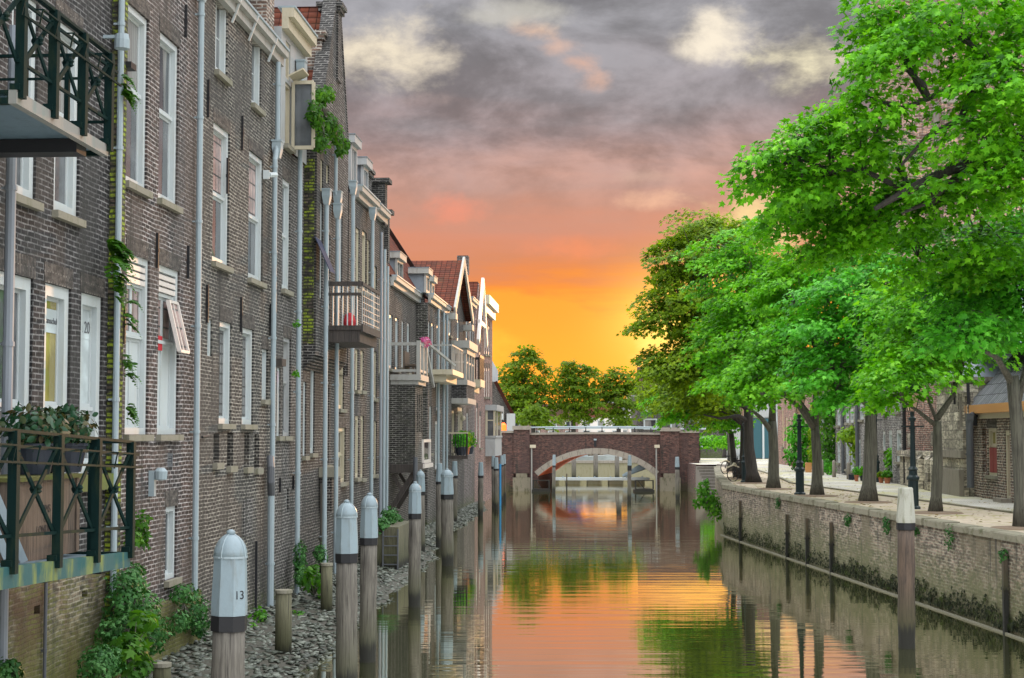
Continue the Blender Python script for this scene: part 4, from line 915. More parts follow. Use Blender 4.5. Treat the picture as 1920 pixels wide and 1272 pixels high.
el = part(MB().tube([(ks - .25, -.14, kz + .35), (ks - .45, -.2, kz + .12), (ks - .45, -.2, kz - .2), (ks - .2, -.16, kz - .5)], .085, 10), 'pipe_elbow', M['darkpipe'], h3)
pipe(h3, S(510, -.16), kz + .1, Z(510, 1140), -.16, .078, 'zinc')
s, z = L.hit(506, 331, -.1); part(MB().tube([(s - .2, -.12, z), (s + .1, -.22, z + .05)], .06, 8).box(s - .28, s - .2, -.14, -.002, z - .1, z + .1), 'camera_bracket', M['white'], h3)
part(MB().box(S(458), S(475), -.012, -.003, Z(466, 1005), Z(466, 935)), 'blocked_opening', M['brick_ash'], h3)
s, z = L.hit(480, 1100, -.06); part(MB().bar((s, -.06, z - 1.1), (s, -.06, z + 1.0), .05), 'iron_post', M['black'], h3)

# ------------------------------------------------------------------ house 4
h4 = thing('brick_house', 'narrow grey house with pale boarded top floor and an open cream casement', 'house', L, (S(542), 0, 0), 'canal houses on the left bank')
zp = Z(545, 288)
hh, out = wins(h4, L, 0, [((529, 544, 338, 545), dict(rows=(.5,), panes=['g_grey', 'g_curtain'])), ((531, 545, 634, 818), dict(rows=(.55,), panes=['g_dark', 'greyboard'], fw=.09, frame='greyboard')), ((519, 526, 690, 818), dict(rows=(.75,), panes=['g_lit', 'neon'], fw=.07)), ((537, 541, 917, 960), dict(skip=True))])
mb = MB(); facade(mb, S(517) + .002, S(567), -.4, zp, hh); part(mb, 'wall', M['brick_ash'], h4); put_wins(h4, out)
mb = MB(); hq = [L.rect(531, 540, 80, 150), L.rect(530, 542, 158, 275)]
facade(mb, S(517) + .002, S(567), zp + .002, 13.95, hq, t=-.06); part(mb, 'boarding', M['greyboard'], h4)
window(h4, hq[0], -.06, frame='cream', lintel=False, sill=False, fw=.07); window(h4, hq[1], -.06, frame='cream', lintel=False, pane='g_dark', fw=.07)
gutter(h4, S(517) + .02, S(563), 13.9, -.06, .5, .3, 'cream')
s = S(541, 0, 215); z0, z1 = Z(541, 278), Z(541, 155)
mb = MB(); w0, w1 = -.12, -.62
for p, q in (((s, w0, z0), (s, w1, z0)), ((s, w0, z1), (s, w1, z1)), ((s, w0, z0), (s, w0, z1)), ((s, w1, z0), (s, w1, z1))): mb.bar(p, q, .075, .09)
c_ = part(mb, 'open_casement', M['cream'], h4, label='cream casement standing open'); part(MB().box(s - .008, s + .008, w1 + .04, w0 - .04, z0 + .04, z1 - .04), 'pane', M['g_grey'], c_)
part(MB().slab([(s - .5, -.1, z1 + .05), (s + .25, -.1, z1 + .05), (s + .25, -.45, z1 + .22), (s - .5, -.45, z1 + .22)], (0, 0, .04)), 'top_flap', M['cream'], h4)
pipe(h4, S(560, -.2), 13.4, .1, -.2, .062, hopper=13.3, kink=(Z(560, 290), -.05))
o_ = hh[3]; part(MB().box(o_[0], o_[1], .05, .08, o_[2], o_[3]), 'oval_panel', M['white'], h4)
anchors(h4, L, 0, ((523, 910), (548, 905)), .35)
s, z = L.hit(523, 677, -.2); part(MB().box(s - .1, s + .35, -.3, -.002, z - .12, z + .05), 'shelf_bracket', M['darkwood'], h4)

# ------------------------------------------------------------------ house 5, projecting upper floors
h5 = thing('brick_house', 'tall gabled dark brick house with corbelled upper floors, mossy side and twin rain hoppers', 'house', L, (S(608), 0, 0), 'canal houses on the left bank')
pj = -.33; zc5 = Z(578, 690)
hh, out = wins(h5, L, 0, [((568, 574, 716, 855), dict(fw=.1, panes=['g_dark', 'g_curtain'], rows=(.7,))), ((582, 590, 672, 850), dict(fw=.14, panes=['g_dark', 'g_curtain'], rows=(.6,))), ((609, 617, 690, 872), dict(fw=.14, pane='white')), ((634, 645, 642, 767), dict(pane='cream', frame='cream')), ((634, 648, 802, 905), dict(pane='g_dark', frame='cream', cols=2, rows=(.5,)))])
mb = MB(); facade(mb, S(567) + .002, S(652), -.4, zc5, hh); part(mb, 'lower_wall', M['brick_umber'], h5); put_wins(h5, out)
sa, sb, sm = S(567) + .002, S(653, pj, 300), S(634, pj, 100)
hq = [L.rect(600, 605, 380, 560, pj), L.rect(614, 619, 440, 620, pj), L.rect(601, 606, 300, 360, pj), L.rect(612, 617, 250, 345, pj), L.rect(636, 642, 390, 560, pj)]
mb = MB(); facade(mb, sa, sb, zc5 + .3, 11.4, hq, t=pj)
for k in range(5): mb.box(sa, sb, pj + .055 * (5 - k) - .0, 0, zc5 - .05 + k * .07, zc5 - .05 + (k + 1) * .07 - .001)
apex, fe = 16.4, 12.5
mb.slab([(sa, pj, 11.402), (sb, pj, 11.402), (sb, pj, fe), (sm, pj, apex), (sa, pj, 11.6)], (0, .35, 0)); part(mb, 'upper_wall', M['brick_charcoal'], h5)
for h in hq[:2] + hq[4:]: window(h5, h, pj, fw=.10, pane='g_curtain', sill=False)
for h in hq[2:4]: window(h5, h, pj, fw=.08, frame='cream', pane='cream', sill=False)
part(MB().box(sa - .012, sa - .002, pj + .06, .3, zc5 + .6, 11.3), 'mossy_side', M['brick_green'], h5)
roof(h5, [((sa - .1, pj + .3, 11.35), (sm, pj + .3, apex - .25), (sm, 8, apex - .25), (sa - .1, 8, 11.35))], 'tile_red'); roof(h5, [((sm, pj + .3, apex - .25), (sb, pj + .3, fe), (sb, 8, fe), (sm, 8, apex - .25))], 'tile_red')
part(MB().bar((sa, pj + .17, 11.66), (sm - .2, pj + .17, apex + .05), .38, .10).bar((sm + .2, pj + .17, apex), (sb, pj + .17, fe + .06), .38, .10), 'gable_coping', M['brick_charcoal'], h5)
zt = Z(632, 6, pj)
part(MB().box(sm - .28, sm + .28, pj - .05, pj + .42, apex - 2.4, zt - .25).box(sm - .36, sm + .36, pj - .12, pj + .5, zt - .248, zt - .12).box(sm - .42, sm + .42, pj - .18, pj + .56, zt - .118, zt), 'pinnacle', M['brick_charcoal'], h5)
chimney(h5, S(583) + .5, S(583) + 1.3, -.12, .38, 11.5, Z(583, 42), 'brick_pale', 0)
roof(h5, [((S(540), 2.6, Z(560, 230)), (S(560), .9, Z(560, 180)), (S(560), 1.6, Z(560, 40)), (S(540), 2.8, Z(555, 38)))], 'tile_red', name='side_roof')
for px, hz in ((610, 368), (631, (372, 395))):
    zz = [Z(px, v, pj - .14) for v in (hz if isinstance(hz, tuple) else (hz,))]
    pipe(h5, S(px, pj - .14), zz[0], .4, pj - .14, .06, hopper=zz)
pipe(h5, S(630, pj - .1, 300), Z(630, 275, pj), Z(630, 372, pj), pj - .1, .05)
s, z = L.hit(598, 470, pj - .1); part(MB().slab([(s - .1, pj - .02, z + .35), (s + .7, pj - .02, z + .35), (s + .7, pj - .42, z - .55), (s - .1, pj - .42, z - .55)], (0, .03, .02)), 'awning', M['navy'], h5)
s, z = L.hit(618, 884, -.2); part(MB().box(s - .6, s + .5, -.42, -.01, z - .15, z + .12), 'mossy_step', M['sill'], h5)
part(MB().box(s - .5, s + .9, -.35, -.02, z - 1.1, z - .16), 'porch_base', M['brick_umber'], h5)
pipe(h5, S(606, -.3), Z(606, 905), .3, -.3, .07, 'pile', name='mossy_pipe')
# small balcony on house 5, boards lit by the low sun
s0, s1 = S(593, pj, 600), S(651, pj, 600); tbb = pj - .92; zf = Z(640, 605, tbb + .3)
bk = part(MB().box(s1 - 3.2, s1, tbb, pj - .002, zf - .10, zf + .02), 'balcony', M['darkwood'], h5)
part(MB().box(s1 - 3.16, s1 - .1, tbb + .05, pj - .01, zf - .42, zf - .102), 'joist', M['darkwood'], bk)
part(MB().box(s1 - 3.22, s1 + .02, tbb - .05, tbb - .002, zf - .14, zf + .06), 'edge_board', M['darkwood'], bk)
part(MB().box(s1 - 3.2, s1, tbb - .04, tbb + .03, zf + 1.10, zf + 1.19).box(s1 - 3.26, s1 - 3.202, tbb - .05, pj, zf + 1.08, zf + 1.20).box(s1 - 3.25, s1 - 3.2, tbb, pj, zf + .82, zf + .90), 'hand_rail', M['darkwood'], bk)
for k in range(7): part(MB().box(s1 - 3.235, s1 - 3.205, tbb + .10 + k * .13, tbb + .13 + k * .13, zf + .022, zf + 1.08), 'baluster', M['white'], bk)
mb = MB()
for k in range(9): mb.bar((s1 - 3.1 + k * .38, tbb - .01, zf + .02), (s1 - 3.1 + k * .38, tbb - .01, zf + 1.1), .02)
for k in range(6): mb.bar((s1 - 3.1, tbb - .01, zf + .15 + k * .17), (s1, tbb - .01, zf + .15 + k * .17), .015)
part(mb, 'wire_panel', M['zinc'], bk)
part(MB().lathe((s1 - 2.9, pj - .55, zf + .02), [(.16, .002), (.18, .12), (.12, .30), (.05, .36)], 12), 'red_cushion', M['red_cloth'], bk)
# ------------------------------------------------------------------ houses 6 and 7 (eaves gutters, roof dormers)
h6 = thing('brick_house', 'umber brick house with two roof dormers and pink lit eaves gutter, beyond the tall gable', 'house', L, (S(676), 0, 0), 'canal houses on the left bank')
hh, out = wins(h6, L, 0, [((667, 674, 428, 545), {}), ((679, 687, 434, 548), {}), ((666, 672, 655, 732), {}), ((676, 682, 657, 733), {}), ((666, 673, 780, 896), {}), ((676, 682, 780, 897), {}), ((688, 693, 450, 550), {})])
mb = MB(); facade(mb, S(652) + .002, S(698), -.4, 11.5, hh); part(mb, 'wall', M['brick_umber'], h6); put_wins(h6, out, fw=.13, pane='g_curtain', frame='cream')
gutter(h6, S(663), S(697), 11.5); roof(h6, [((S(652), .1, 11.7), (S(698), .1, 11.7), (S(698), 2.2, 15), (S(652), 2.2, 15))], 'tile_dark')
dormer(h6, S(655), S(666), -.02, 2.0, 11.75, 13.2, 'greyboard', 'lead', 'g_grey'); dormer(h6, S(688), S(697), .15, 2.4, 11.95, 13.1, 'greyboard', 'lead', 'g_dark')
pipe(h6, S(660, -.2), 11.6, .3, -.2, .058, hopper=11.55); pipe(h6, S(697, -.2), 11.4, .3, -.2, .06, hopper=11.3)
h7 = thing('brick_house', 'narrow charcoal brick house with stacked ornate chimney', 'house', L, (S(714), 0, 0), 'canal houses on the left bank')
hh, out = wins(h7, L, 0, [((702, 708, 500, 614), {}), ((698, 701, 660, 745), {}), ((703, 708, 660, 748), {}), ((696, 700, 790, 890), {}), ((703, 708, 790, 890), {}), ((712, 716, 620, 700), {})])
mb = MB(); facade(mb, S(698) + .002, S(729), -.4, 11.5, hh, t=.03); part(mb, 'wall', M['brick_charcoal'], h7); put_wins(h7, out, .03, fw=.13, pane='g_curtain', frame='cream')
gutter(h7, S(700), S(720), 11.5, .03); chimney(h7, S(704), S(711), .3, 1.1, 11.4, 13.2, 'brick_charcoal', 0)
part(MB().box(S(715), S(719), -.1, .8, 11.4, 12.9).box(S(721), S(724), -.1, .8, 10.2, 11.9).box(S(721) - .1, S(724) + .1, -.25, .9, 11.9, 12.05).box(S(715) - .1, S(719) + .15, -.25, .9, 12.9, 13.05), 'step_gable', M['brick_charcoal'], h7)
roof(h7, [((S(698), .2, 11.6), (S(729), .2, 11.6), (S(729), 2.6, 14.6), (S(698), 2.6, 14.6))], 'tile_dark')
for px, a, r in ((714, 11, .05), (720, 10.5, .06), (726, 10, .05)): pipe(h7, S(px, -.16), a, .3, -.16, r, 'zinc' if px != 714 else 'pvc')
# ------------------------------------------------------------------ house 8: set back, red roof, brick annex on struts
t8 = .5
h8 = thing('brick_house', 'two storey dark brick house with red pantile roof and annex propped over the water', 'house', L, (S(757, t8), t8, 0), 'canal houses on the left bank')
def S8(px): return S(px, t8)
hh, out = wins(h8, L, t8, [((730, 736, 590, 692), {}), ((741, 747, 596, 695), {}), ((753, 757, 602, 690), {}), ((763, 768, 606, 700), {})])
z8 = Z(757, 552, t8)
mb = MB(); facade(mb, S(729), S8(783), -.4, z8, hh, t=t8); part(mb, 'wall', M['brick_umber'], h8); put_wins(h8, out, t8, fw=.12, pane='g_curtain')
gutter(h8, S8(731), S8(781), z8, t8); ez = z8 + .42; rs = math.tan(R_(60))
roof(h8, [((S(729) - .1, t8, ez - .05), (S8(800), t8 - .25, ez - .05), (S8(800), t8 + 2.2, ez + 2.2 * rs), (S(729) - .1, t8 + 2.2, ez + 2.2 * rs))], 'tile_red')
part(MB().bar((S8(800) + .05, t8 - .3, ez + .02), (S8(800) + .05, t8 + 2.2, ez + 2.2 * rs + .08), .3, .22), 'verge', M['tile_dark'], h8)
part(MB().slab([(S8(798), t8 + .05, ez - 1), (S8(798), t8 + 2.2, ez - 1), (S8(798), t8 + 2.2, ez + 2.1 * rs), (S8(798), t8 + .05, ez + .1)], (-.2, 0, 0)), 'gable_wall', M['brick_umber'], h8)
dormer(h8, S8(745), S8(756), t8 + .02, t8 + .75, ez - .05, ez + 1.0, 'white_dirty', 'lead', 'g_grey'); 
pipe(h8, S8(781), z8 + .2, 6, t8 - .12, .06)
sN = L.hit(731, 790, t8)[0]; ta = -.47; sF = sN + 2.3
za, zb = Z(750, 868, t8), Z(750, 718, t8)
hq = [(sN + .45 + k * .62, sN + .85 + k * .62, za + 1.2, zb - .5) for k in range(3)]
mb = MB(); facade(mb, sN, sF, za, zb, hq, t=ta, D=.96); mb.quad((sN, ta, za), (sF, ta, za), (sF, t8, za), (sN, t8, za)); an = part(mb, 'annex', M['brick_annex'], h8)
for h in hq: part(MB().box(h[0] + .02, h[1] - .02, ta + .05, ta + .1, h[2] + .02, h[3] - .02), 'shutter', M['darkwood'], an)
part(MB().box(sN - .06, sF + .06, ta - .08, t8 - .01, za - .32, za - .003), 'floor_beam', M['darkwood'], an)
for s in (sN + .12, sN + 2.1): part(MB().bar((s, ta + .05, za - .32), (s, t8 - .02, za - 1.75), .13, .18).bar((s, t8 - .1, za - .4), (s, ta + .5, za - 1.0), .1, .12), 'strut', M['darkwood'], an)
zr = zb + 1.45
bl = part(MB().box(sN - .1, sF + .2, ta - .22, t8 - .01, zb + .003, zb + .22), 'roof_balcony', M['white_dirty'], h8)
part(MB().box(sN - .02, sF + .1, ta - .12, t8 - .02, zb - .16, zb - .002), 'moulding', M['white_dirty'], bl)
mb = MB(); mb.box(sN - .06, sN + .04, ta - .16, t8 - .02, zr - .12, zr); mb.box(sN - .06, sN + .04, ta - .16, t8 - .02, zb + .32, zb + .42); mb.box(sN + .04, sF + .1, ta - .18, ta - .08, zr - .12, zr); mb.box(sN + .04, sF + .1, ta - .18, ta - .08, zb + .32, zb + .42)
part(mb, 'rail', M['white_dirty'], bl)
for k in range(3): s = sN - .1 + k * 1.1; part(MB().box(s, s + .15, ta - .2, ta - .05, zb + .22, zr + .06), 'post', M['white_dirty'], bl)
for k in range(4): s = sN + .3 + k * .5; part(MB().box(s, s + .06, ta - .16, ta - .1, zb + .42, zr - .12), 'baluster', M['white_dirty'], bl)
tb_ = thing('garden_table', 'weathered bench back on the white balustraded annex balcony', 'bench', L, (sN + 1.2, .2, zb + .22))
part(MB().box(sN + .5, sN + 1.9, .0, .08, zb + .35, zb + 1.15), 'backrest', M['crate'], tb_); part(MB().box(sN + .5, sN + 1.9, -.38, .0, zb + .58, zb + .64), 'seat', M['crate'], tb_)
for s in (sN + .6, sN + 1.8): part(MB().box(s, s + .08, -.34, -.26, zb + .22, zb + .578), 'leg', M['crate'], tb_)
wpt = L.w(sF - .8, ta - .2, zr + .12); bush('flower_box', 'purple flowers hanging on the white annex balcony rail', tuple(wpt), (.22, .7, .2), 'flowers', .1, 160, 'flower', 'tri', stem=False)
pipe(h8, S(776, -.5), 3.3, .1, ta - .1, .09, 'darkpipe')
# ------------------------------------------------------------------ house 9
h9 = thing('brick_house', 'grey brick house with pale jointed side wall, twin dormers and strutted balcony', 'house', L, (S(820), 0, 0), 'canal houses on the left bank')
hh, out = wins(h9, L, 0, [((803, 806, 602, 700), {}), ((809, 813, 606, 704), {}), ((819, 823, 610, 700), {}), ((805, 809, 762, 850), {}), ((816, 822, 790, 880), {}), ((818, 822, 720, 770), {}), ((828, 832, 640, 720), {})])
mb = MB(); facade(mb, S(802), S(838), -.4, 9.85, hh); part(mb, 'wall', M['brick_ash'], h9); put_wins(h9, out, fw=.14, pane='g_curtain')
part(MB().box(S(802) - .012, S(802) - .002, .06, .49, 2.2, 9.8), 'side_wall', M['brick_annex'], h9)
gutter(h9, S(802), S(837), 9.85); roof(h9, [((S(802), .1, 10.1), (S(838), .1, 10.1), (S(838), 2.0, 12.4), (S(802), 2.0, 12.4))], 'tile_dark')
dormer(h9, S(799.5), S(806), .02, .8, 10.25, 11.2, 'white_dirty', 'lead'); dormer(h9, S(810), S(815), .02, .75, 10.25, 11.05, 'white_dirty', 'lead')
for px in (822, 832, 838): pipe(h9, S(px, -.16), 9.8, .3, -.16, .06)
z0 = Z(826, 697, -.8); s0, s1 = S(806), S(829)
b9 = part(MB().box(s0, s1, -1.0, -.003, z0, z0 + .22).box(s0 + .2, s1 - .2, -.7, -.003, z0 - .3, z0 - .002), 'balcony', M['cream'], h9)
mb = MB(); mb.box(s0, s1, -.98, -.93, z0 + 1.25, z0 + 1.31); mb.box(s0, s0 + .06, -.93, 0, z0 + 1.25, z0 + 1.31)
part(mb, 'rail', M['white_dirty'], b9)
for k in range(9): s = s0 + (s1 - s0 - .06) * k / 8; part(MB().box(s, s + (.12 if k in (5, 7, 8) else .04), -.97, -.94, z0 + .222, z0 + 1.248), 'baluster', M['white_dirty'], b9)
part(MB().bar((s0 + .3, -1.05, z0 + .4), (s0 - 1.9, -.05, z0 + 1.3), .10).bar((s0 - 1.9, -.05, z0 + 1.1), (s0 - 1.2, -.3, z0 - .6), .1), 'strut', M['white_dirty'], b9)
s0_, zq = S(783), Z(790, 842, -.3)
mb = MB(); ring(mb, S(783, -.3) , S(797, -.3), Z(790, 868, -.3), Z(790, 824, -.3), -.55, -.42, .12)
wb = part(mb, 'window_bay', M['white_pink'], h9); part(MB().box(S(783, -.3) + .1, S(797, -.3) - .1, -.5, -.46, Z(790, 867, -.3), Z(790, 826, -.3)), 'pane', M['g_dark'], wb)
part(MB().box(S(783, -.3) - .3, S(797, -.3) + .2, -.62, -.003, Z(790, 877, -.3), Z(790, 869, -.3)), 'sill', M['white_pink'], wb)
# ------------------------------------------------------------------ house 10: white barge boards, bay window, flower balcony
h10 = thing('brick_house', 'brick house with white bargeboard gable and projecting white bay window', 'house', L, (S(857), 0, 0), 'canal houses on the left bank')
hh, out = wins(h10, L, 0, [((842, 846, 580, 630), {}), ((857, 861, 600, 640), {}), ((847, 853, 770, 850), dict(frame='cream')), ((858, 868, 764, 855), dict(frame='cream', fw=.2)), ((852, 856, 645, 700), {})])
zeave, sA = 10.2, S(854)
mb = MB(); facade(mb, S(838), S(870), -.4, zeave, hh)
mb.slab([(S(838), 0, zeave + .002), (S(870), 0, zeave + .002), (S(870) , 0, zeave + .3), (sA, 0, 12.8), (S(838), 0, zeave + .1)], (0, .3, 0)); part(mb, 'wall', M['brick_charcoal'], h10); put_wins(h10, out, fw=.13, pane='g_curtain')
za_ = 13.0
roof(h10, [((S(836), -.35, zeave - .1), (sA, -.35, za_), (sA, 9, za_), (S(836), 9, zeave - .1))], 'tile_red'); roof(h10, [((sA, -.35, za_), (S(872), -.35, zeave + .1), (S(872), 9, zeave + .1), (sA, 9, za_))], 'tile_red')
part(MB().bar((S(836), -.42, zeave - .15), (sA, -.42, za_), .10, .42).bar((sA, -.42, za_), (S(872), -.42, zeave + .05), .10, .42), 'bargeboard', M['white_dirty'], h10)
part(MB().box(S(836) - .3, S(836) + .6, -.5, -.01, zeave - .55, zeave - .25), 'eaves_block', M['white_dirty'], h10); part(MB().box(S(870) - .6, S(870) + .4, -.5, -.01, zeave - .5, zeave - .2), 'eaves_block', M['white_dirty'], h10)
tbay = -.74; sN, sF = 79.3, 83.9; zb0, zb1 = 5.7, 8.8
bay = part(MB().box(sN, sF, tbay, -.003, 5.95, 6.6), 'bay_window', M['brick_dark'], h10)
mb = MB(); mb.box(sN - .08, sF + .08, tbay - .08, -.004, 5.68, 5.948); mb.box(sN - .04, sF + .04, tbay - .05, -.004, 6.602, 6.85); mb.box(sN - .15, sF + .15, tbay - .16, -.004, 8.42, 8.80); mb.box(sN - .03, sF + .03, tbay - .04, -.004, 8.15, 8.418)
for s in (sN, sN + 1.5, sN + 3.0, sF - .16): mb.box(s, s + .16, tbay, tbay + .12, 6.852, 8.148)
mb.box(sN, sN + .12, -.14, -.004, 6.852, 8.148); mb.box(sN + .001, sN + .12, tbay + .122, -.142, 7.68, 7.78)
for s in (sN + .16, sN + 1.66, sN + 3.16): mb.box(s, s + 1.3, tbay + .03, tbay + .1, 7.68, 7.78)
part(mb, 'bay_frame', M['white_dirty'], bay); part(MB().box(sN + .05, sF - .05, tbay + .06, tbay + .08, 6.86, 8.14).box(sN + .05, sN + .07, tbay + .09, -.05, 6.86, 8.14), 'pane', M['g_curtain'], bay)
s0, s1, zf = S(839), S(873, -.9), Z(868, 860, -1.0)
bf = part(MB().box(s0, s1, -1.0, -.003, zf - .06, zf + .10), 'flower_balcony', M['darkwood'], h10)
mb = MB(); mb.box(s0, s1, -1.0, -.95, zf + 1.15, zf + 1.22); mb.box(s0, s0 + .05, -.95, 0, zf + 1.15, zf + 1.22); part(mb, 'rail', M['cream'], bf)
mb = MB()
for k in range(26): s = s0 + (s1 - s0 - .03) * k / 25; mb.box(s, s + .03, -.99, -.96, zf + .1, zf + 1.15)
for k in range(7): mb.box(s0, s0 + .03, -.93 + k * .13, -.90 + k * .13, zf + .1, zf + 1.15)
part(mb, 'baluster', M['black'], bf)
for k, (ds, lab, mt) in enumerate(((.5, 'white flowering pot plant at the near end of the dark railed balcony', 'leaf_cool'), (2.0, 'tall leafy pot plant behind the dark railed balcony', 'leaf_tree'), (3.6, 'terracotta potted plant on the dark railed balcony', 'leaf_olive'), (5.8, 'trailing green plant on the far end of the dark balcony rail', 'leaf_fern'))):
    p = L.w(s0 + ds, -.55, zf + .5); r = thing('potted_plant', lab, 'potted plant', L, (s0 + ds, -.55, zf + .1), 'plants on the dark railed balcony')
    part(MB().lathe((s0 + ds, -.55, zf + .1), [(.16, .002), (.22, .34), (.25, .34), (.25, .4), (.18, .4)], 12), 'pot', M['terracotta' if k == 2 else 'pot'], r)
    d = sphere_dirs(170); C = np.array(L.w(s0 + ds, -.55, zf + .85)) + d * np.array([.35, .42, .45]) * rng.uniform(.5, 1, (170, 1))
    V, T = leaf_mesh(C, d + .4 * rng.normal(size=d.shape), d + .5 * rng.normal(size=d.shape), .17 * rng.uniform(.7, 1.3, 170), 'oval')
    o = np_mesh('foliage', V, T, M[mt], None, tuple(L.w(s0 + ds, -.55, zf + .1))); o.parent = r; o.location = (0, 0, 0); o.rotation_euler = (0, 0, -L.ang)
s, z = L.hit(866, 785, -.3); part(MB().lathe((s, -.35, z), [(.03, -.12), (.12, -.06), (.14, .05), (.08, .13), (.02, .15)], 12).box(s - .02, s + .02, -.35, -.002, z + .16, z + .2), 'globe_lamp', M['cream'], h10)
# ------------------------------------------------------------------ houses 11 to 13
h11 = thing('brick_house', 'narrow brick house with red roof, tall chimney gable and small iron balcony', 'house', L, (S(880), 0, 0), 'canal houses on the left bank')
hh, out = wins(h11, L, 0, [((874, 877, 590, 640), {}), ((881, 884, 600, 660), {}), ((875, 878, 775, 830), {}), ((884, 887, 690, 750), {}), ((886, 888, 600, 680), {})])
mb = MB(); facade(mb, S(870), S(890), -.4, 11.4, hh); mb.slab([(S(870), 0, 11.402), (S(880), 0, 11.402), (S(877), 0, 12.9), (S(873), 0, 12.9)], (0, .5, 0)); mb.box(S(873.5), S(876), -.1, .5, 12.902, 13.9)
part(mb, 'wall', M['brick_brown'], h11); put_wins(h11, out, fw=.16, pane='g_curtain')
roof(h11, [((S(872), .2, 11.5), (S(890), .2, 11.5), (S(890), 1.5, 12.9), (S(872), 1.5, 12.9))], 'tile_dark'); gutter(h11, S(879), S(890), 11.4)
z0 = Z(892, 725, -.5); s0, s1 = S(884), S(896, -.6)
bb = part(MB().box(s0, s1, -.75, -.003, z0, z0 + .4).box(s0 + .5, s1 - .4, -.4, -.003, z0 - .3, z0 - .002), 'balcony', M['cream'], h11)
mb = MB(); mb.box(s0, s1, -.72, -.66, z0 + 1.6, z0 + 1.75); mb.box(s0, s0 + .08, -.66, 0, z0 + 1.6, z0 + 1.75)
for k in range(14): s = s0 + (s1 - s0 - .1) * k / 13; mb.box(s, s + .06, -.71, -.67, z0 + .4, z0 + 1.6)
for k in range(4): mb.box(s0 + .01, s0 + .07, -.6 + k * .17, -.54 + k * .17, z0 + .4, z0 + 1.6)
part(mb, 'iron_rail', M['black'], bb)
h12 = thing('brick_house', 'pink washed house with a white A-shaped timber gable lit by the sunset', 'house', L, (S(898), 0, 0), 'canal houses on the left bank')
hh, out = wins(h12, L, 0, [((894, 896, 660, 720), {}), ((899, 902, 660, 725), {}), ((893, 896, 765, 830), {}), ((899, 902, 780, 840), {}), ((898, 901, 590, 635), {})])
mb = MB(); facade(mb, S(890) + .002, S(906), -.4, 9.6, hh); mb.slab([(S(890), 0, 9.602), (S(906), 0, 9.602), (S(899), 0, 13.2)], (0, .4, 0)); part(mb, 'wall', M['brick_pink'], h12); put_wins(h12, out, fw=.2, pane='g_curtain', frame='white_pink')
part(MB().bar((S(890), -.2, 9.5), (S(899), -.2, 13.4), .16, .4).bar((S(899), -.2, 13.4), (S(906), -.2, 9.6), .16, .4).box(S(892), S(905), -.25, -.1, 10.6, 10.85), 'bargeboard', M['white_pink'], h12)
roof(h12, [((S(890), .1, 9.6), (S(899), .1, 13.3), (S(899), 7, 13.3), (S(890), 7, 9.6))], 'tile_red'); roof(h12, [((S(899), .1, 13.3), (S(906), .1, 9.6), (S(906), 7, 9.6), (S(899), 7, 13.3))], 'tile_red')
h13 = thing('brick_house', 'tall pink flat corniced house at the far end of the row with low white bay', 'house', L, (S(915), 0, 0), 'canal houses on the left bank')
hh, out = wins(h13, L, 0, [((908, 910.5, 610, 665), {}), ((912, 914.5, 610, 665), {}), ((916, 918.5, 612, 666), {}), ((908, 910.5, 690, 745), {}), ((912, 914.5, 690, 745), {}), ((916, 918.5, 690, 745), {})])
mb = MB(); facade(mb, S(906) + .002, S(923), -.4, 12.2, hh); part(mb, 'wall', M['brick_pink'], h13); put_wins(h13, out, fw=.2, pane='g_curtain', frame='white_pink')
part(MB().box(S(906) - .1, S(923) + .3, -.4, .3, 12.202, 12.75).box(S(906) - .1, S(923) + .2, -.2, .0, 11.7, 12.2), 'cornice', M['cream'], h13); chimney(h13, S(907), S(909), .5, 1.2, 12.3, 13.6, 'brick_brown', 0)
s0, s1, tt = S(910), S(923), -.62; z0, z1 = 2.8, 6.0
by = part(MB().box(s0, s1, tt, -.003, z0, z0 + 1.15).box(s0 - .12, s1 + .1, tt - .12, -.003, z1 - .35, z1).box(s0 - .05, s1, tt - .05, -.003, z0 + 1.152, z0 + 1.27), 'bay_window', M['greyboard'], h13)
mb = MB()
for s in (s0, s0 + 2.4, s1 - .16): mb.box(s, s + .16, tt, tt + .12, z0 + 1.272, z1 - .352)
mb.box(s0, s0 + .14, -.14, -.004, z0 + 1.272, z1 - .352); mb.box(s0 + .01, s0 + .08, tt + .12, -.14, z1 - 1.0, z1 - .93)
part(mb, 'bay_frame', M['cream'], by); part(MB().box(s0 + .05, s1 - .05, tt + .06, tt + .08, z0 + 1.28, z1 - .36).box(s0 + .05, s0 + .07, tt + .09, -.05, z0 + 1.28, z1 - .36), 'pane', M['g_grey'], by)

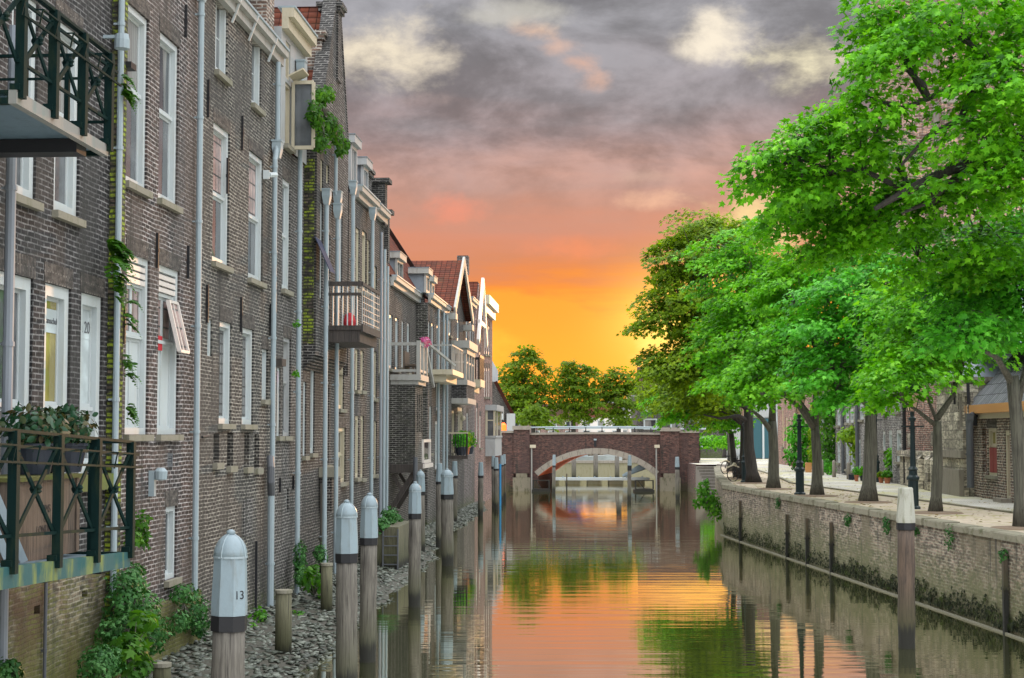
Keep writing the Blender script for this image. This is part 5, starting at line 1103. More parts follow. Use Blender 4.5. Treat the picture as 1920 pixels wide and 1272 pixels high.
# ------------------------------------------------------------------ mooring piles
def pile(label, px, ybase, width, ytop, yband, kind, mat='pile', Y=None, tops=None, ycol=None, number=False):
    """px centre, ybase waterline row (or depth Y), width in pixels, rows of cap top, cap foot and band foot"""
    if Y is None: p = at_z(px, ybase, -.02); Y = p.y
    sc_ = Y / FOC; x = at_y(px, 815, Y).x; r = width * sc_ / 2
    zt, zc, zb = at_y(px, ytop, Y).z, at_y(px, yband, Y).z, at_y(px, (ycol or yband), Y).z
    o = thing('mooring_pile', label, 'mooring pile', WF, (x, Y, -.5), 'white capped mooring piles')
    lean = rnd.uniform(-.02, .02)
    o.rotation_euler = (rnd.uniform(-.012, .012), rnd.uniform(-.014, .014), 0)
    mb = MB(); prof = []; n = 12
    for k in range(9):
        z = -.6 + (zb + .6) * k / 8; rr = r * (.93 + .05 * math.sin(k * 2.3)) * (1.0 if k > 0 else 1.02); prof.append((rr, z))
    mb.lathe((x, Y, 0), prof, 14, .2); part(mb, 'post', M[mat], o, smooth=True)
    part(MB().lathe((x, Y, 0), [(r * 1.01, zb - .015), (r * 1.03, zb), (r * 1.03, zc - .005), (r * .9, zc - .004)], 8, R_(22.5)), 'black_band', M['black'], o)
    h = zt - zc; w = r * 1.04
    if kind == 'dome':
        kz = zc + h * .68; pr = [(w, zc), (w * 1.0, zc + h * .10), (w * .90, kz - .03), (w * .90, kz)]
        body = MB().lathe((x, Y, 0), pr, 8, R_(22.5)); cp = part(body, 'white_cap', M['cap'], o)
        dm = [(w * .90 * math.cos(a) + .004, kz + h * .27 * math.sin(a)) for a in [R_(90) * i / 6 for i in range(7)]]
        part(MB().lathe((x, Y, 0), dm, 16, R_(11.25)).lathe((x, Y, 0), [(.045, kz + h * .26), (.05, kz + h * .30), (.02, zt)], 8), 'dome', M['cap'], cp, smooth=True)
        sm = MB().lathe((x, Y, 0), [(w * .925, kz - .012), (w * .925, kz + .012)], 16, R_(11.25))
        for q in range(4):
            a = R_(22.5 + 45 + 90 * q); sm.tube([(x + (w * .92 * math.cos(t)) * math.cos(a), Y + (w * .92 * math.cos(t)) * math.sin(a), kz + h * .272 * math.sin(t)) for t in [R_(88) * i / 6 for i in range(7)]], .008, 4)
        part(sm, 'seam', M['zinc'], cp)
    else:
        pr = [(w, zc), (w, zc + h * .08), (w * .78, zt - h * .10), (w * .78, zt - .03), (w * .70, zt)]
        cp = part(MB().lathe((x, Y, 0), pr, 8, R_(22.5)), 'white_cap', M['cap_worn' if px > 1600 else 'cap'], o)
    if number:
        a = R_(-45); rr = w * math.cos(R_(22.5)) * .985
        text('13', .13, M['black'], cp, (rr * math.cos(a), rr * math.sin(a), zc + h * .24 + .5), (R_(86), 0, a + R_(90)), 'number')
    return o
pile('nearest white capped pile, largest, marked 13, at the bottom left', 428, None, 66, 993, 1153, 'dome', 'pile', Y=17.6, ycol=1180, number=True)
pile('second white domed pile from the left, standing on the broken stone', 653, None, 43, 937, 1037, 'dome', 'pile', Y=26.0, ycol=1053)
pile('white domed pile close behind the second one, with dark wet foot', 691, 1243, 34, 924, 1008, 'dome', 'pile', ycol=1020)
pile('white domed pile rising from the shore edge right of the ivy box', 778, 1140, 25, 903, 963, 'dome', 'pile', ycol=972)
pile('small white domed pile half hidden behind the shore edge one', 790, 1040, 18, 881, 922, 'dome', 'pile', ycol=928)
pile('white domed pile with flared cap before the flower balcony', 840, 1062, 25, 878, 927, 'dome', 'pile', ycol=935)
pile('slim flat topped white pile beneath the strutted balcony', 824, 1028, 14, 869, 903, 'flat', 'pile', ycol=907)
pile('flat topped white pile under the flower balcony', 852, 985, 12, 865, 892, 'flat', 'pile', ycol=896)
pile('single flat topped white pile before the pink house', 901, 968, 11, 867, 892, 'flat', 'pile', ycol=896)
pile('outer pile of the twin pair left of the blue pipe, farther one', 926, 952, 8, 855, 875, 'flat', 'pile', ycol=879)
pile('inner pile of the twin pair left of the blue pipe, nearer one', 931, 956, 10, 858, 879, 'flat', 'pile', ycol=882)
pile('white topped pile bearing the blue pipe, by the bridge wall', 940, 945, 8, 854, 872, 'flat', 'pile_dark', ycol=874)
pile('last white topped pile before the bridge, right of the blue pipe', 946, 938, 7, 852, 870, 'flat', 'pile_dark', ycol=872)
pile('thick dark mooring pile with worn pale top, right foreground', 1694, 1217, 34, 914, 980, 'flat', 'pile_dark', ycol=992)
pile('slim white topped pile before the left haunch of the arch', 1038, 925, 7, 853, 873, 'flat', 'pile', ycol=876)
pile('slim white topped steel pile before the right haunch of the arch', 1179, 940, 8, 854, 873, 'flat', 'pile', ycol=882)
pile('white topped pile beside the right bridge pilaster', 1270, 938, 9, 857, 876, 'flat', 'pile', ycol=880)
p = at_z(938, 948, 0); o = part(MB().tube([(p.x, p.y - .3, -.3), (p.x, p.y - .3, at_y(938, 870, p.y).z)], .06, 8), 'blue_pipe', paint('blue pipe', (.03, .22, .45), .4), None, F=WF, at=(p.x, p.y - .3, -.3)); tag(o, 'thin bright blue pipe standing before the bridge wall', 'pipe')
def stump(label, px, ytop, ybot, width, mat='pile', Y=None):
    p = at_z(px, ybot, .08) if Y is None else at_y(px, ybot, Y); r = width * p.y / FOC / 2; zt = at_y(px, ytop, p.y).z
    o = thing('timber_stump', label, 'timber post', WF, (p.x, p.y, -.1), 'short timber posts on the foreshore')
    part(MB().lathe((p.x, p.y, 0), [(r * 1.02, -.2), (r, zt * .5), (r * .97, zt - .06)], 14), 'post', M['stump'], o, smooth=True); part(MB().lathe((p.x, p.y, 0), [(r * 1.06, zt - .06), (r * 1.06, zt)], 14), 'cap', M['sill'], o)
M['stump'] = wood('mossy stump timber', (0.15, 0.14, 0.085), (0.08, 0.076, 0.045), wet=.25)
stump('mossy stump with pale cap below the thick downpipe', 531, 1106, 1226, 31); stump('mossy stump close behind the ferns, second along the wall', 612, 1056, 1148, 22); stump('slim stump hidden behind the second white pile', 707, 1000, 1062, 13)
stump('short stump at the foot of the flower balcony', 871, 922, 952, 9); stump('slim stump before the pink house foot', 884, 914, 945, 9); stump('broken post right of the flat topped pile', 911, 903, 930, 7); stump('pale concrete stub at the lower left corner', 303, 1243, 1300, 34)

# ------------------------------------------------------------------ bridge
br = thing('bridge', 'purple brick arch bridge with stone arch ring crossing the canal', 'bridge', BR, (6.2, 0, 0))
bx = lambda px, py=870: BR.hit(px, py)[0]; bz = lambda px, py: BR.hit(px, py)[1]
xl, xr = bx(1009), bx(1229); cx, hs = (xl + xr) / 2, (xr - xl) / 2; zs = bz(1010, 893); zcr = bz(1118, 851)
Rr = (hs * hs + (zcr - zs) ** 2) / (2 * (zcr - zs)); zc_ = zcr - Rr
def arch(x, e=0.0):
    return zc_ + math.sqrt(max(0, (Rr + e) ** 2 - (x - cx) ** 2))
XL, XR, DP = bx(925), bx(1311), 12.0
SKW = .125
top = lambda x: bz(1118, 814.5) - .0022 * (x - cx) ** 2
mb = MB(); xs = [XL + (xl - XL) * i / 4 for i in range(4)] + [xl + (xr - xl) * i / 28 for i in range(29)] + [xr + (XR - xr) * (i + 1) / 4 for i in range(4)]
for y in (0.0, DP):
    for a, b in zip(xs, xs[1:]):
        lo = (lambda q: arch(q)) if (a >= xl - 1e-6 and b <= xr + 1e-6) else (lambda q: -1.0)
        k = SKW * y; mb.quad((a + k, y, lo(a)), (b + k, y, lo(b)), (b + k, y, top(b)), (a + k, y, top(a)))
k = SKW * DP
for q in (xl, xr): mb.quad((q, 0, -1), (q, 0, zs), (q + k, DP, zs), (q + k, DP, -1))
part(mb, 'spandrel_wall', M['brick_bridge'], br)
mb = MB()
ax = [xl + (xr - xl) * i / 28 for i in range(29)]
for a, b in zip(ax, ax[1:]): mb.quad((a, .0, arch(a) - .002), (b, .0, arch(b) - .002), (b + SKW * DP, DP, arch(b) - .002), (a + SKW * DP, DP, arch(a) - .002))
part(mb, 'vault', M['vault'], br)
mb = MB(); th = math.asin(hs / Rr); e = .42; nv = 17
for i in range(nv):
    a0, a1 = -th + 2 * th * i / nv, -th + 2 * th * (i + .97) / nv
    q = [(cx + (Rr + d) * math.sin(a), -.035, zc_ + (Rr + d) * math.cos(a)) for a, d in ((a0, .0), (a1, .0), (a1, e), (a0, e))]
    mb.slab(q, (0, .30, 0))
part(mb, 'arch_ring', M['stone'], br)
mb = MB()
for a, b in zip(xs[3:-3], xs[4:-3]): mb.loft([[(v, w, top(v) + z) for w, z in ((-.10, .002), (.5, .002), (.5, .16), (-.10, .16))] for v in (a, b)])
part(mb, 'coping', M['stone'], br)
mb = MB(); mb.slab([(XL, .3, top(cx) - .75), (XR, .3, top(cx) - .75), (XR + 1.4, DP - .01, top(cx) - .75), (XL + 1.4, DP - .01, top(cx) - .75)], (0, 0, -.15)); part(mb, 'deck', M['street'], br)
for a, b, zt in ((963, 993, 799), (1238, 1273, 802)):
    pl = part(MB().box(bx(a), bx(b), -.32, .55, 1.3, bz(978, zt) - .28), 'pilaster', M['brick_bridge'], br); c = (bx(a) + bx(b)) / 2; w = (bx(b) - bx(a)) / 2
    part(MB().box(c - w - .09, c + w + .09, -.42, .65, bz(978, zt) - .278, bz(978, zt)), 'capstone', M['stone'], pl)
    part(MB().box(c - w - .06, c + w + .06, -.55, .5, -.8, 1.0).box(c - w * .7, c + w * .7, -.48, .4, 1.002, 1.298), 'stone_footing', paint('algae stained stone footing', (.17, .15, .11), .85, .25, (.05, .05, .02), .85), pl)
for a, b in ((925, 963), (1273, 1311)):
    part(MB().box(bx(a), bx(b), -.12, .5, -.8, bz(940, 812)), 'wing_wall', M['brick_bridge'], br)
    part(MB().box(bx(a) - .05, bx(b), -.2, .56, bz(940, 812) + .002, bz(940, 812) + .16), 'wing_coping', M['stone'], br)
hr = MB(); px0, px1 = bx(993), bx(1238); N_ = 8
rz = lambda x: top(x) + .16 + .38
pts_ = [px0 + (px1 - px0) * i / 16 for i in range(17)]
hr.tube([(x, .2, rz(x)) for x in pts_], .055, 8); r_ = part(hr, 'handrail', M['zinc'], br)
for i in range(N_): x = px0 + (px1 - px0) * (i + .45) / N_; part(MB().lathe((x, .2, top(x) + .16), [(.05, .002), (.07, .06), (.035, .14), (.035, .34)], 8), 'baluster', M['black'], r_)
x = bx(1116); part(MB().box(x - .09, x + .09, -.06, -.002, bz(1116, 838), bz(1116, 824)), 'level_board', M['black'], br); part(MB().box(x - .10, x + .10, -.1, -.002, bz(1116, 826), bz(1116, 823)), 'sign_hood', M['zinc'], br)
hr = MB(); hr.tube([(x + 1.4, DP - .2, rz(x) - .05) for x in pts_], .05, 6); part(hr, 'far_handrail', M['zinc'], br)
for px, lab in ((997, 'slim lamp standard with flat head against the left of the arch'), (1231, 'slim lamp standard with flat head against the right of the arch')):
    p = at_y(px, 925, 117.3); r = thing('pier_lamp', lab, 'lamp', WF, (p.x, p.y, -.3), 'lamp standards flanking the arch'); zt = at_y(px, 840, 117.3).z
    part(MB().tube([(p.x, p.y, -.3), (p.x, p.y, zt)], .055, 8), 'pole', M['galv'], r); part(MB().box(p.x - .13, p.x + .30 if px < 1100 else p.x + .24, p.y - .16, p.y + .16, zt, zt + .22), 'lamp_head', M['cream'], r)
p = at_y(1073, 925, 116.9); o = part(MB().tube([(p.x - .4, 116.9, -.3), (p.x - .4, 116.9, 1.3)], .05, 6), 'depth_pole', M['pile_dark'], None, F=WF, at=(p.x - .4, 116.9, -.3)); tag(o, 'thin dark rod standing in the water before the arch', 'pole')
# mooring frames at the arch springings
def frame_raft(label, a, b, y):
    x0, x1 = at_y(a, 915, y).x, at_y(b, 915, y).x; r = thing('timber_raft', label, 'raft', WF, ((x0 + x1) / 2, y, 0), 'timber floats by the arch')
    part(MB().box(x0, x1, y - .6, y + .6, -.12, .14).box(x0 + .1, x1 - .1, y - .62, y + .62, .142, .2), 'float', M['pile_dark'], r)
    for x in (x0 + .1, x1 - .1): part(MB().box(x - .05, x + .05, y - .6, y - .5, .2, .85), 'post', M['pile_dark'], r)
    part(MB().bar((x0 + .1, y - .55, .82), (x1 - .1, y - .55, .82), .07).bar((x0 + .3, y - .5, .8), ((x0 + x1) / 2, y - .5, .22), .06), 'brace', M['pile_dark'], r)
frame_raft('dark timber float under the right arch springing', 1188, 1226, 117); frame_raft('low dark timber float under the left arch springing', 997, 1032, 117.2)
# steps down to the water right of the bridge
st = thing('stone_steps', 'dark stone steps going down to the water beside the bridge', 'steps', WF, (13.6, 108, 0)); mb = MB()
x0, x1 = 12.85, 14.28
for k in range(11): mb.box(x0, x1, 103.2 + k * .8, 112.3, -.6 if k == 0 else .02 + (k - 1) * .19 + .002, .02 + k * .19)
part(mb, 'flight', paint('worn dark steps', (.15, .135, .115), .85, .2, (.06, .06, .03), .6), st)
part(MB().box(12.86, 14.28, 112.302, 117.86, -.5, STREET - .01), 'landing_wall', M['brick_bridge'], st); part(MB().box(14.285, 14.6, 104.01, 112, -.5, STREET + .05), 'side_wall', M['stone'], st)

# ------------------------------------------------------------------ beyond the bridge
YB = 152.0
pr = thing('harbour_pier', 'pale algae stained concrete pier seen through the arch', 'pier', WF, (6, YB, 0)); part(MB().box(-8, 22, YB, YB + 2.5, -1, 1.45), 'pier_wall', M['concrete'], pr); part(MB().box(-8, 22, YB - .12, YB + 2.6, 1.452, 1.66), 'pier_coping', M['stone'], pr)
for k, (px, lab) in enumerate(((1076, 'left of the three round timber posts before the pier'), (1117, 'middle one of three round timber posts before the pier'), (1157, 'right of the three round timber posts before the pier'))):
    p = at_y(px, 900, 148); o = part(MB().lathe((p.x, 148, 0), [(.22, -.5), (.21, 1.4), (.20, at_y(px, 848 if k == 1 else 856, 148).z)], 12), 'round_post', M['pile'], None, True, F=WF, at=(p.x, 148, -.5)); tag(o, lab, 'post', 'posts before the harbour pier')
x0, x1 = at_y(1012, 898, 136).x, at_y(1216, 898, 136).x
jt = thing('floating_jetty', 'white edged floating jetty lying across the water behind the arch', 'jetty', WF, ((x0 + x1) / 2, 136, 0)); part(MB().box(x0, x1, 135, 137, .36, .50), 'walkway', M['zinc'], jt); part(MB().box(x0, x1, 134.9, 134.98, .30, .52), 'edge', M['white'], jt)
for k in range(5): x = x0 + 1.0 + (x1 - x0 - 2) * k / 4; part(MB().box(x - .6, x + .6, 135.1, 136.9, -.2, .358), 'float', M['concrete'], jt)
for k in range(7): x = x0 + .6 + (x1 - x0 - 1.2) * k / 6; part(MB().lathe((x, 135.1, .5), [(.05, .002), (.05, .12), (.08, .15)], 8), 'bollard', M['zinc'], jt)
ga, gb = at_y(1168, 893, 137.5), at_y(1206, 876, 137.5)
gw = thing('gangway', 'grey sloping gangway rising from the jetty to the right', 'gangway', WF, (ga.x, 137.5, .5)); 
for dy in (-.6, .6): part(MB().slab([(ga.x, 137.5 + dy, .50), (gb.x + .6, 137.5 + dy, 1.35), (gb.x + .6, 137.5 + dy, 1.75), (gb.x, 137.5 + dy, 1.75), (ga.x, 137.5 + dy, .72)], (0, .06, 0)), 'side_truss', M['zinc'], gw)
part(MB().slab([(ga.x, 136.9, .52), (gb.x + .6, 136.9, 1.37), (gb.x + .6, 138.1, 1.37), (ga.x, 138.1, .52)], (0, 0, .05)), 'tread', M['galv'], gw)
# moored boat
bt = thing('motor_boat', 'white motor boat moored behind the concrete pier', 'boat', WF, (6.6, 160, 0)); mb = MB()
rings = []
for f, w, zt in ((0, .9, 1.9), (.15, 1.15, 1.85), (.5, 1.25, 1.9), (.8, .95, 2.1), (1, .05, 2.3)):
    x = 2.4 + 8.6 * f; rings.append([(x, 160 - w, zt), (x, 160 - w * .8, .5), (x, 160, .1), (x, 160 + w * .8, .5), (x, 160 + w, zt)])
mb.loft(rings); part(mb, 'hull', M['white'], bt)
part(MB().loft([[(5.0, 160 + i * .9, 1.9) for i in (-1, 1)] + [(5.0, 160 + i * .8, 2.75) for i in (1, -1)], [(7.6, 160 + i * .9, 1.95) for i in (-1, 1)] + [(7.1, 160 + i * .75, 2.75) for i in (1, -1)]]), 'cabin', M['white'], bt)
part(MB().slab([(7.62, 159.2, 2.05), (7.62, 160.8, 2.05), (7.2, 160.7, 2.65), (7.2, 159.3, 2.65)], (.02, 0, .01)).box(5.3, 7.0, 159.06, 159.09, 2.15, 2.55), 'windscreen', M['g_dark'], bt)
part(MB().box(2.5, 4.9, 159.0, 161.0, 1.9, 2.3), 'canopy', paint('blue boat cover', (.32, .42, .5), .7), bt); part(MB().bar((6.0, 160, 2.7), (6.0, 160, 3.9), .05), 'mast', M['zinc'], bt)
# far land with a road, parked cars, trees and houses
FZ = 2.9
surface('far_ground', [[(-400, 168, FZ), (400, 168, FZ), (400, 1500, FZ), (-400, 1500, FZ)]], M['street'])
fw_ = thing('far_quay_wall', 'long brick quay wall on the far side of the harbour', 'quay wall', WF, (0, 167, 0)); part(MB().box(-60, 60, 167.4, 168.05, -1, FZ - .2), 'wall_face', M['brick_quay'], fw_); part(MB().box(-60, 60, 167.2, 168.3, FZ - .198, FZ + .05), 'coping', M['stone'], fw_)
def car(label, px, Y, colr, van=False, rz=0):
    p = at_y(px, 812, Y); x, y = p.x, Y; g = FZ; hgt = 1.95 if van else 1.45
    r = thing('parked_car' if not van else 'parked_van', label, 'car' if not van else 'van', WF, (x, y, g), 'vehicles parked beyond the bridge'); m = paint('car paint ' + str(px), colr, .25, .03)
    if van: pr_ = [(-2.4, .35), (2.3, .35), (2.4, .9), (1.9, 1.15), (1.4, 1.85), (1.2, 1.95), (-2.35, 1.95), (-2.4, 1.8)]
    else: pr_ = [(-2.1, .35), (2.1, .35), (2.15, .7), (1.9, .88), (1.0, .98), (.45, 1.40), (.3, 1.45), (-1.2, 1.45), (-1.9, 1.0), (-2.1, .9)]
    part(MB().slab([(x + a, y - .85, g + b) for a, b in pr_], (0, 1.7, 0)), 'body', m, r)
    wq = [(1.0, 1.15), (1.25, 1.75), (.0, 1.75), (.0, 1.15)] if van else [(.95, .98), (.42, 1.36), (-1.15, 1.36), (-1.6, .98)]
    part(MB().slab([(x + a, y - .865, g + b) for a, b in wq], (0, .01, 0)), 'side_window', M['g_dark'], r)
    for a in (-1.35, 1.35):
        w = MB(); w.tube([(x + a, y - .88, g + .31), (x + a, y - .68, g + .31)], .31, 14); part(w, 'wheel', M['black'], r)
    return r
for args in (('dark red parked car at the left behind the bridge rail', 1018, 174, (.25, .02, .02)), ('silver parked car second along the bridge rail', 1052, 176, (.5, .52, .55)), ('blue parked car behind the bridge rail', 1078, 173, (.03, .10, .4)), ('white parked car at mid bridge', 1125, 175, (.7, .7, .68)), ('pale grey parked car right of mid bridge', 1158, 177, (.5, .48, .46)), ('dark grey parked car near the right end of the rail', 1190, 174, (.06, .06, .07))): car(*args)
car('white van parked beyond the right end of the bridge rail', 1221, 174, (.72, .72, .7), True)
def far_house(label, px, w, Y, ytop, wall, roofm, cols, rows_, gable=False, g=FZ):
    p = at_y(px, 815, Y); x0, x1 = p.x - w / 2, p.x + w / 2; zt = at_y(px, ytop, Y).z
    r = thing('far_house', label, 'house', WF, (p.x, Y, g), 'houses beyond the bridge'); hs = []
    for i in range(cols):
        for j in range(rows_):
            a = x0 + w * (i + .5) / cols; c = g + .8 + (zt - g - .6) * j / rows_; hs.append((a - w / cols * .26, a + w / cols * .26, c, c + (zt - g) / rows_ * .55))
    mb = MB(); facade(mb, x0, x1, g - .5, zt, hs, t=Y, D=8)
    if gable: mb.slab([(x0, Y, zt + .002), (x1, Y, zt + .002), (p.x, Y, zt + w * .55)], (0, .4, 0))
    part(mb, 'wall', M[wall], r)
    for h in hs: window(r, h, Y, fw=.12, pane='g_curtain', sill=False, lintel=False)
    rt = zt + w * .55
    if gable: roof(r, [((x0 - .2, Y - .2, zt), (p.x, Y - .2, rt + .1), (p.x, Y + 8, rt + .1), (x0 - .2, Y + 8, zt))], roofm); roof(r, [((p.x, Y - .2, rt + .1), (x1 + .2, Y - .2, zt), (x1 + .2, Y + 8, zt), (p.x, Y + 8, rt + .1))], roofm)
    else: roof(r, [((x0 - .2, Y - .2, zt), (x1 + .2, Y - .2, zt), (x1 - .3, Y + 3.5, zt + 3), (x0 + .3, Y + 3.5, zt + 3))], roofm)
    return r
far_house('pale stuccoed far house with small roof gable between the trees and the quay maples', 1212, 4.0, 210, 742, 'greyboard', 'slate', 2, 4, True)
far_house('low white far house behind the middle trees', 1100, 15, 330, 783, 'white_pink', 'tile_red', 5, 2); far_house('low pinkish far house behind the left trees', 1020, 14, 328, 785, 'brick_pink', 'tile_dark', 4, 2); far_house('white far house behind the third tree', 1160, 11, 332, 779, 'white_pink', 'slate', 4, 2)
# gabled cottage at the left end of the bridge
ct = thing('cottage', 'small brick cottage with steep side gable beyond the left bridge end', 'house', WF, (-1, 131, 3))
g0 = lambda px, py: (at_y(px, py, 131).x, at_y(px, py, 131).z)
mb = MB(); P = [g0(900, 812), g0(957, 812), g0(957, 772), g0(929, 716), g0(900, 716)]
mb.slab([(a, 131, b) for a, b in P], (0, 6, 0)); part(mb, 'wall', M['brick_umber'], ct)
a, b = g0(929, 716), g0(966, 786); part(MB().bar((a[0], 130.9, a[1]), (b[0], 130.9, b[1]), .5, .28), 'verge', M['tile_red'], ct); roof(ct, [((a[0], 131.1, a[1]), (b[0], 131.1, b[1]), (b[0], 137, b[1]), (a[0], 137, a[1]))], 'tile_dark')
a, b = g0(924, 786), g0(938, 776); part(MB().box(a[0], b[0] + .25, 130.7, 130.98, a[1] - .05, b[1]), 'window', M['white'], ct); part(MB().box(a[0] + .12, b[0] + .1, 130.66, 130.69, a[1] + .06, b[1] - .1), 'window_glass', M['g_dark'], ct)
a, b = g0(921, 811), g0(936, 796); part(MB().box(a[0], b[0], 130.8, 130.98, a[1] - .6, b[1]), 'door', M['red'], ct)
a, b = g0(950, 812), g0(966, 776); part(MB().box(a[0], b[0], 130.2, 131, a[1] - 2, b[1]), 'porch', M['greyboard'], ct)
a, b = g0(920, 722), g0(930, 655); part(MB().slab([(a[0] - 1.5, 134, a[1] - 1), (a[0] + .55, 134, a[1] - 1), (a[0] + .55, 134, a[1] + 1.3), (a[0] - .35, 134, b[1]), (a[0] - 1.5, 134, b[1])], (0, 3, 0)), 'upper_gable', M['greyboard'], ct)
p = at_y(944, 803, 126); sg = thing('signal_light', 'glowing red signal light above the left bridge wall', 'signal light', WF, (p.x, 126, 3.4)); part(MB().tube([(p.x, 126, 3.3), (p.x, 126, p.z + 1.6)], .04, 8), 'pole', M['galv'], sg); part(MB().box(p.x - .24, p.x + .24, 125.9, 126.1, p.z - .62, p.z + .62), 'housing', M['black'], sg); part(MB().lathe((p.x, 125.8, p.z - .46), [(.08, 0), (.22, .16), (.22, .70), (.08, .88)], 12), 'red_lens', M['red_light'], sg)
# ------------------------------------------------------------------ houses across the street on the right
G = STREET
def SR(px, py=860, t=0.0): return RF.hit(px, py, t)[0]
def ZR(px, py, t=0.0): return RF.hit(px, py, t)[1]
rh = thing('low_house', 'low brick house with grey slate roof, red shutters and copper edged gutter, far right', 'house', RF, (SR(1880), 0, G), 'houses along the quay street')
hh, out = wins(rh, RF, 0, [((1852, 1869, 803, 892), {}), ((1885, 1894, 807, 940), {}), ((1907, 1925, 805, 905), {}), ((1842, 1850, 803, 885), {})])
e0 = ZR(1860, 778); far_s, near_s = SR(1826), SR(1826) + 19
mb = MB(); facade(mb, far_s, near_s, G - .2, e0, hh, D=7); mb.slab([(far_s, .002, e0), (far_s, 7, e0), (far_s, 3.6, e0 + 4.3)], (.25, 0, 0)); part(mb, 'wall', M['brick_pale'], rh)
for h in (hh[0], hh[2]):
    w = window(rh, h, 0, fw=.09, rows=(.62,), cols=2, panes=[None, 'g_yellow'], frame='cream', lintel=True)
    a, b, c, d = h; m = (a + b) / 2; zt = c + (d - c) * .62
    for u, v in ((a + .1, m - .02), (m + .02, b - .1)): part(MB().box(u, v, .03, .075, c + .1, zt - .05), 'shutter', M['red'], w)
h = hh[3]; part(MB().box(h[0] + .02, h[1] - .02, .1, .14, h[2], h[3]), 'blind_niche', M['brick_red'], rh)
h = hh[1]; mb = MB(); ring(mb, h[0], h[1], h[2], h[3], .03, .14, .16); dr = part(mb, 'door_frame', M['cream'], rh); part(MB().box(h[0] + .162, h[1] - .162, .10, .13, h[2] + .02, h[3] - .17), 'door', M['red'], dr); part(MB().box(h[0] - .2, h[1] + .2, -.35, -.005, G - .1, G + .12), 'doorstep', M['stone'], dr)
part(MB().box(far_s - .1, near_s, -.28, -.003, e0 + .06, e0 + .34), 'gutter', M['orange_wood'], rh); part(MB().box(far_s - .1, near_s, -.16, -.003, e0 - .12, e0 + .058), 'soffit', M['cream'], rh)
roof(rh, [((far_s - .1, -.25, e0 + .30), (near_s, -.25, e0 + .30), (near_s, 3.6, e0 + 4.5), (far_s - .1, 3.6, e0 + 4.5))], 'slate')
s, z = RF.hit(1842, 782); part(MB().box(s - .13, s + .13, -.45, -.2, z - .28, z + .02).box(s - .02, s + .02, -.2, -.002, z, z + .05).lathe((s, -.32, z + .02), [(.2, 0), (.05, .14)], 8), 'wall_lantern', M['black'], rh)
# church: stone stair turret, brick aisle on a stone plinth, nave roof and tower
ch = thing('church', 'old church with pale stone turret, red brick aisle and brick tower behind the trees', 'church', RF, (SR(1775), 0, G))
sa, sb = SR(1776), SR(1826) - .02; ht = ZR(1800, 716, -.3)
hh = [RF.rect(1797, 1813, 738, 806, -.35)]
mb = MB(); facade(mb, sa, sb, G - .2, ht, hh, t=-.35, D=4); part(mb, 'stone_turret', M['stone_block'], ch)
h = hh[0]; mb = MB(); ring(mb, h[0], h[1], h[2], h[3], -.32, -.2, .1)
for k in range(4): mb.box(h[0] + (h[1] - h[0]) * (k + .8) / 4.6, h[0] + (h[1] - h[0]) * (k + .8) / 4.6 + .04, -.3, -.27, h[2] + .1, h[3] - .1)
w = part(mb, 'barred_window', M['stone'], ch); part(MB().box(h[0], h[1], -.18, -.15, h[2], h[3]), 'pane', M['g_dark'], w)
part(MB().box(sa - .15, sb + .1, -.52, -.352, G - .2, G + .9).box(sa - .1, sb + .1, -.46, -.352, G + 1.3, G + 1.55).box(sa - .2, sb + .15, -.55, 3.5, ht, ht + .14), 'string_course', M['stone'], ch)
part(MB().loft([[(sa - .2, -.5, ht + .142), (sb + .15, -.5, ht + .142), (sb + .15, 3.5, ht + .142), (sa - .2, 3.5, ht + .142)], [(sa + .8, .6, ht + 1.0), (sb - .8, .6, ht + 1.0), (sb - .8, 2.5, ht + 1.0), (sa + .8, 2.5, ht + 1.0)]]), 'turret_roof', M['lead'], ch)
pipe(ch, SR(1819, 860, -.5), ZR(1819, 790, -.5), G + .35, -.5, .12, 'darkpipe', hopper=ZR(1819, 788, -.5))
for px in (1789, 1814): s = SR(px, 760, -.4); part(MB().bar((s, -.37, ZR(px, 760)), (s, -.37, ZR(px, 715)), .10, .05), 'wall_tie', M['black'], ch)
s0, s1 = SR(1694), SR(1776) - .02; zp = ZR(1735, 846); ab = ZR(1735, 690)
mb = MB(); facade(mb, s0, s1, zp, ab, [], t=.06, D=5); part(mb, 'aisle_wall', M['brick_red'], ch)
mb = MB(); facade(mb, s0 - .2, s1, G - .2, zp - .002, [], t=-.12, D=5); mb.box(s0 - .2, s1, -.26, -.122, zp - .25, zp - .02)
for k, px in enumerate((1739, 1757, 1768)): s = SR(px); mb.box(s - .35, s + .35, -.42, -.122, G - .2, zp - .3); mb.slab([(s - .35, -.42, zp - .3), (s + .35, -.42, zp - .3), (s + .35, -.122, zp + .0), (s - .35, -.122, zp + .0)], (0, .0, -.02))
part(mb, 'stone_plinth', M['stone_block'], ch)
s = SR(1764, 800); part(MB().box(s - .16, s + .16, -.1, .058, ZR(1764, 838), ZR(1764, 825)), 'vent', M['black'], ch)
mb = MB(); zq = ZR(1764, 790); mb.bar((s - .7, -.05, zq), (s + .5, -.05, zq), .05); mb.bar((s + .5, -.05, zq), (s + .5, -.05, zq - .7), .05); part(mb, 'wall_bracket', M['black'], ch)
for px, py, d in ((1703, 825, .4), (1747, 822, .35)): s, z = RF.hit(px, py); part(MB().box(s - d, s + d, .03, .055, z - .3, z + .25), 'stone_block', M['stone_block'], ch)
roof(ch, [((s0 - 1, .3, ab + .05), (SR(1826) + 6, .3, ab + .05), (SR(1826) + 6, 7, ab + 5.5), (s0 - 1, 7, ab + 5.5))], 'slate_blue', name='nave_roof')
tw0, tw1 = at_y(1702, 200, 92).x, at_y(1702, 200, 92).x + 8.5
Tw = Frame(0, 92, 1, 0)
tr = MB()
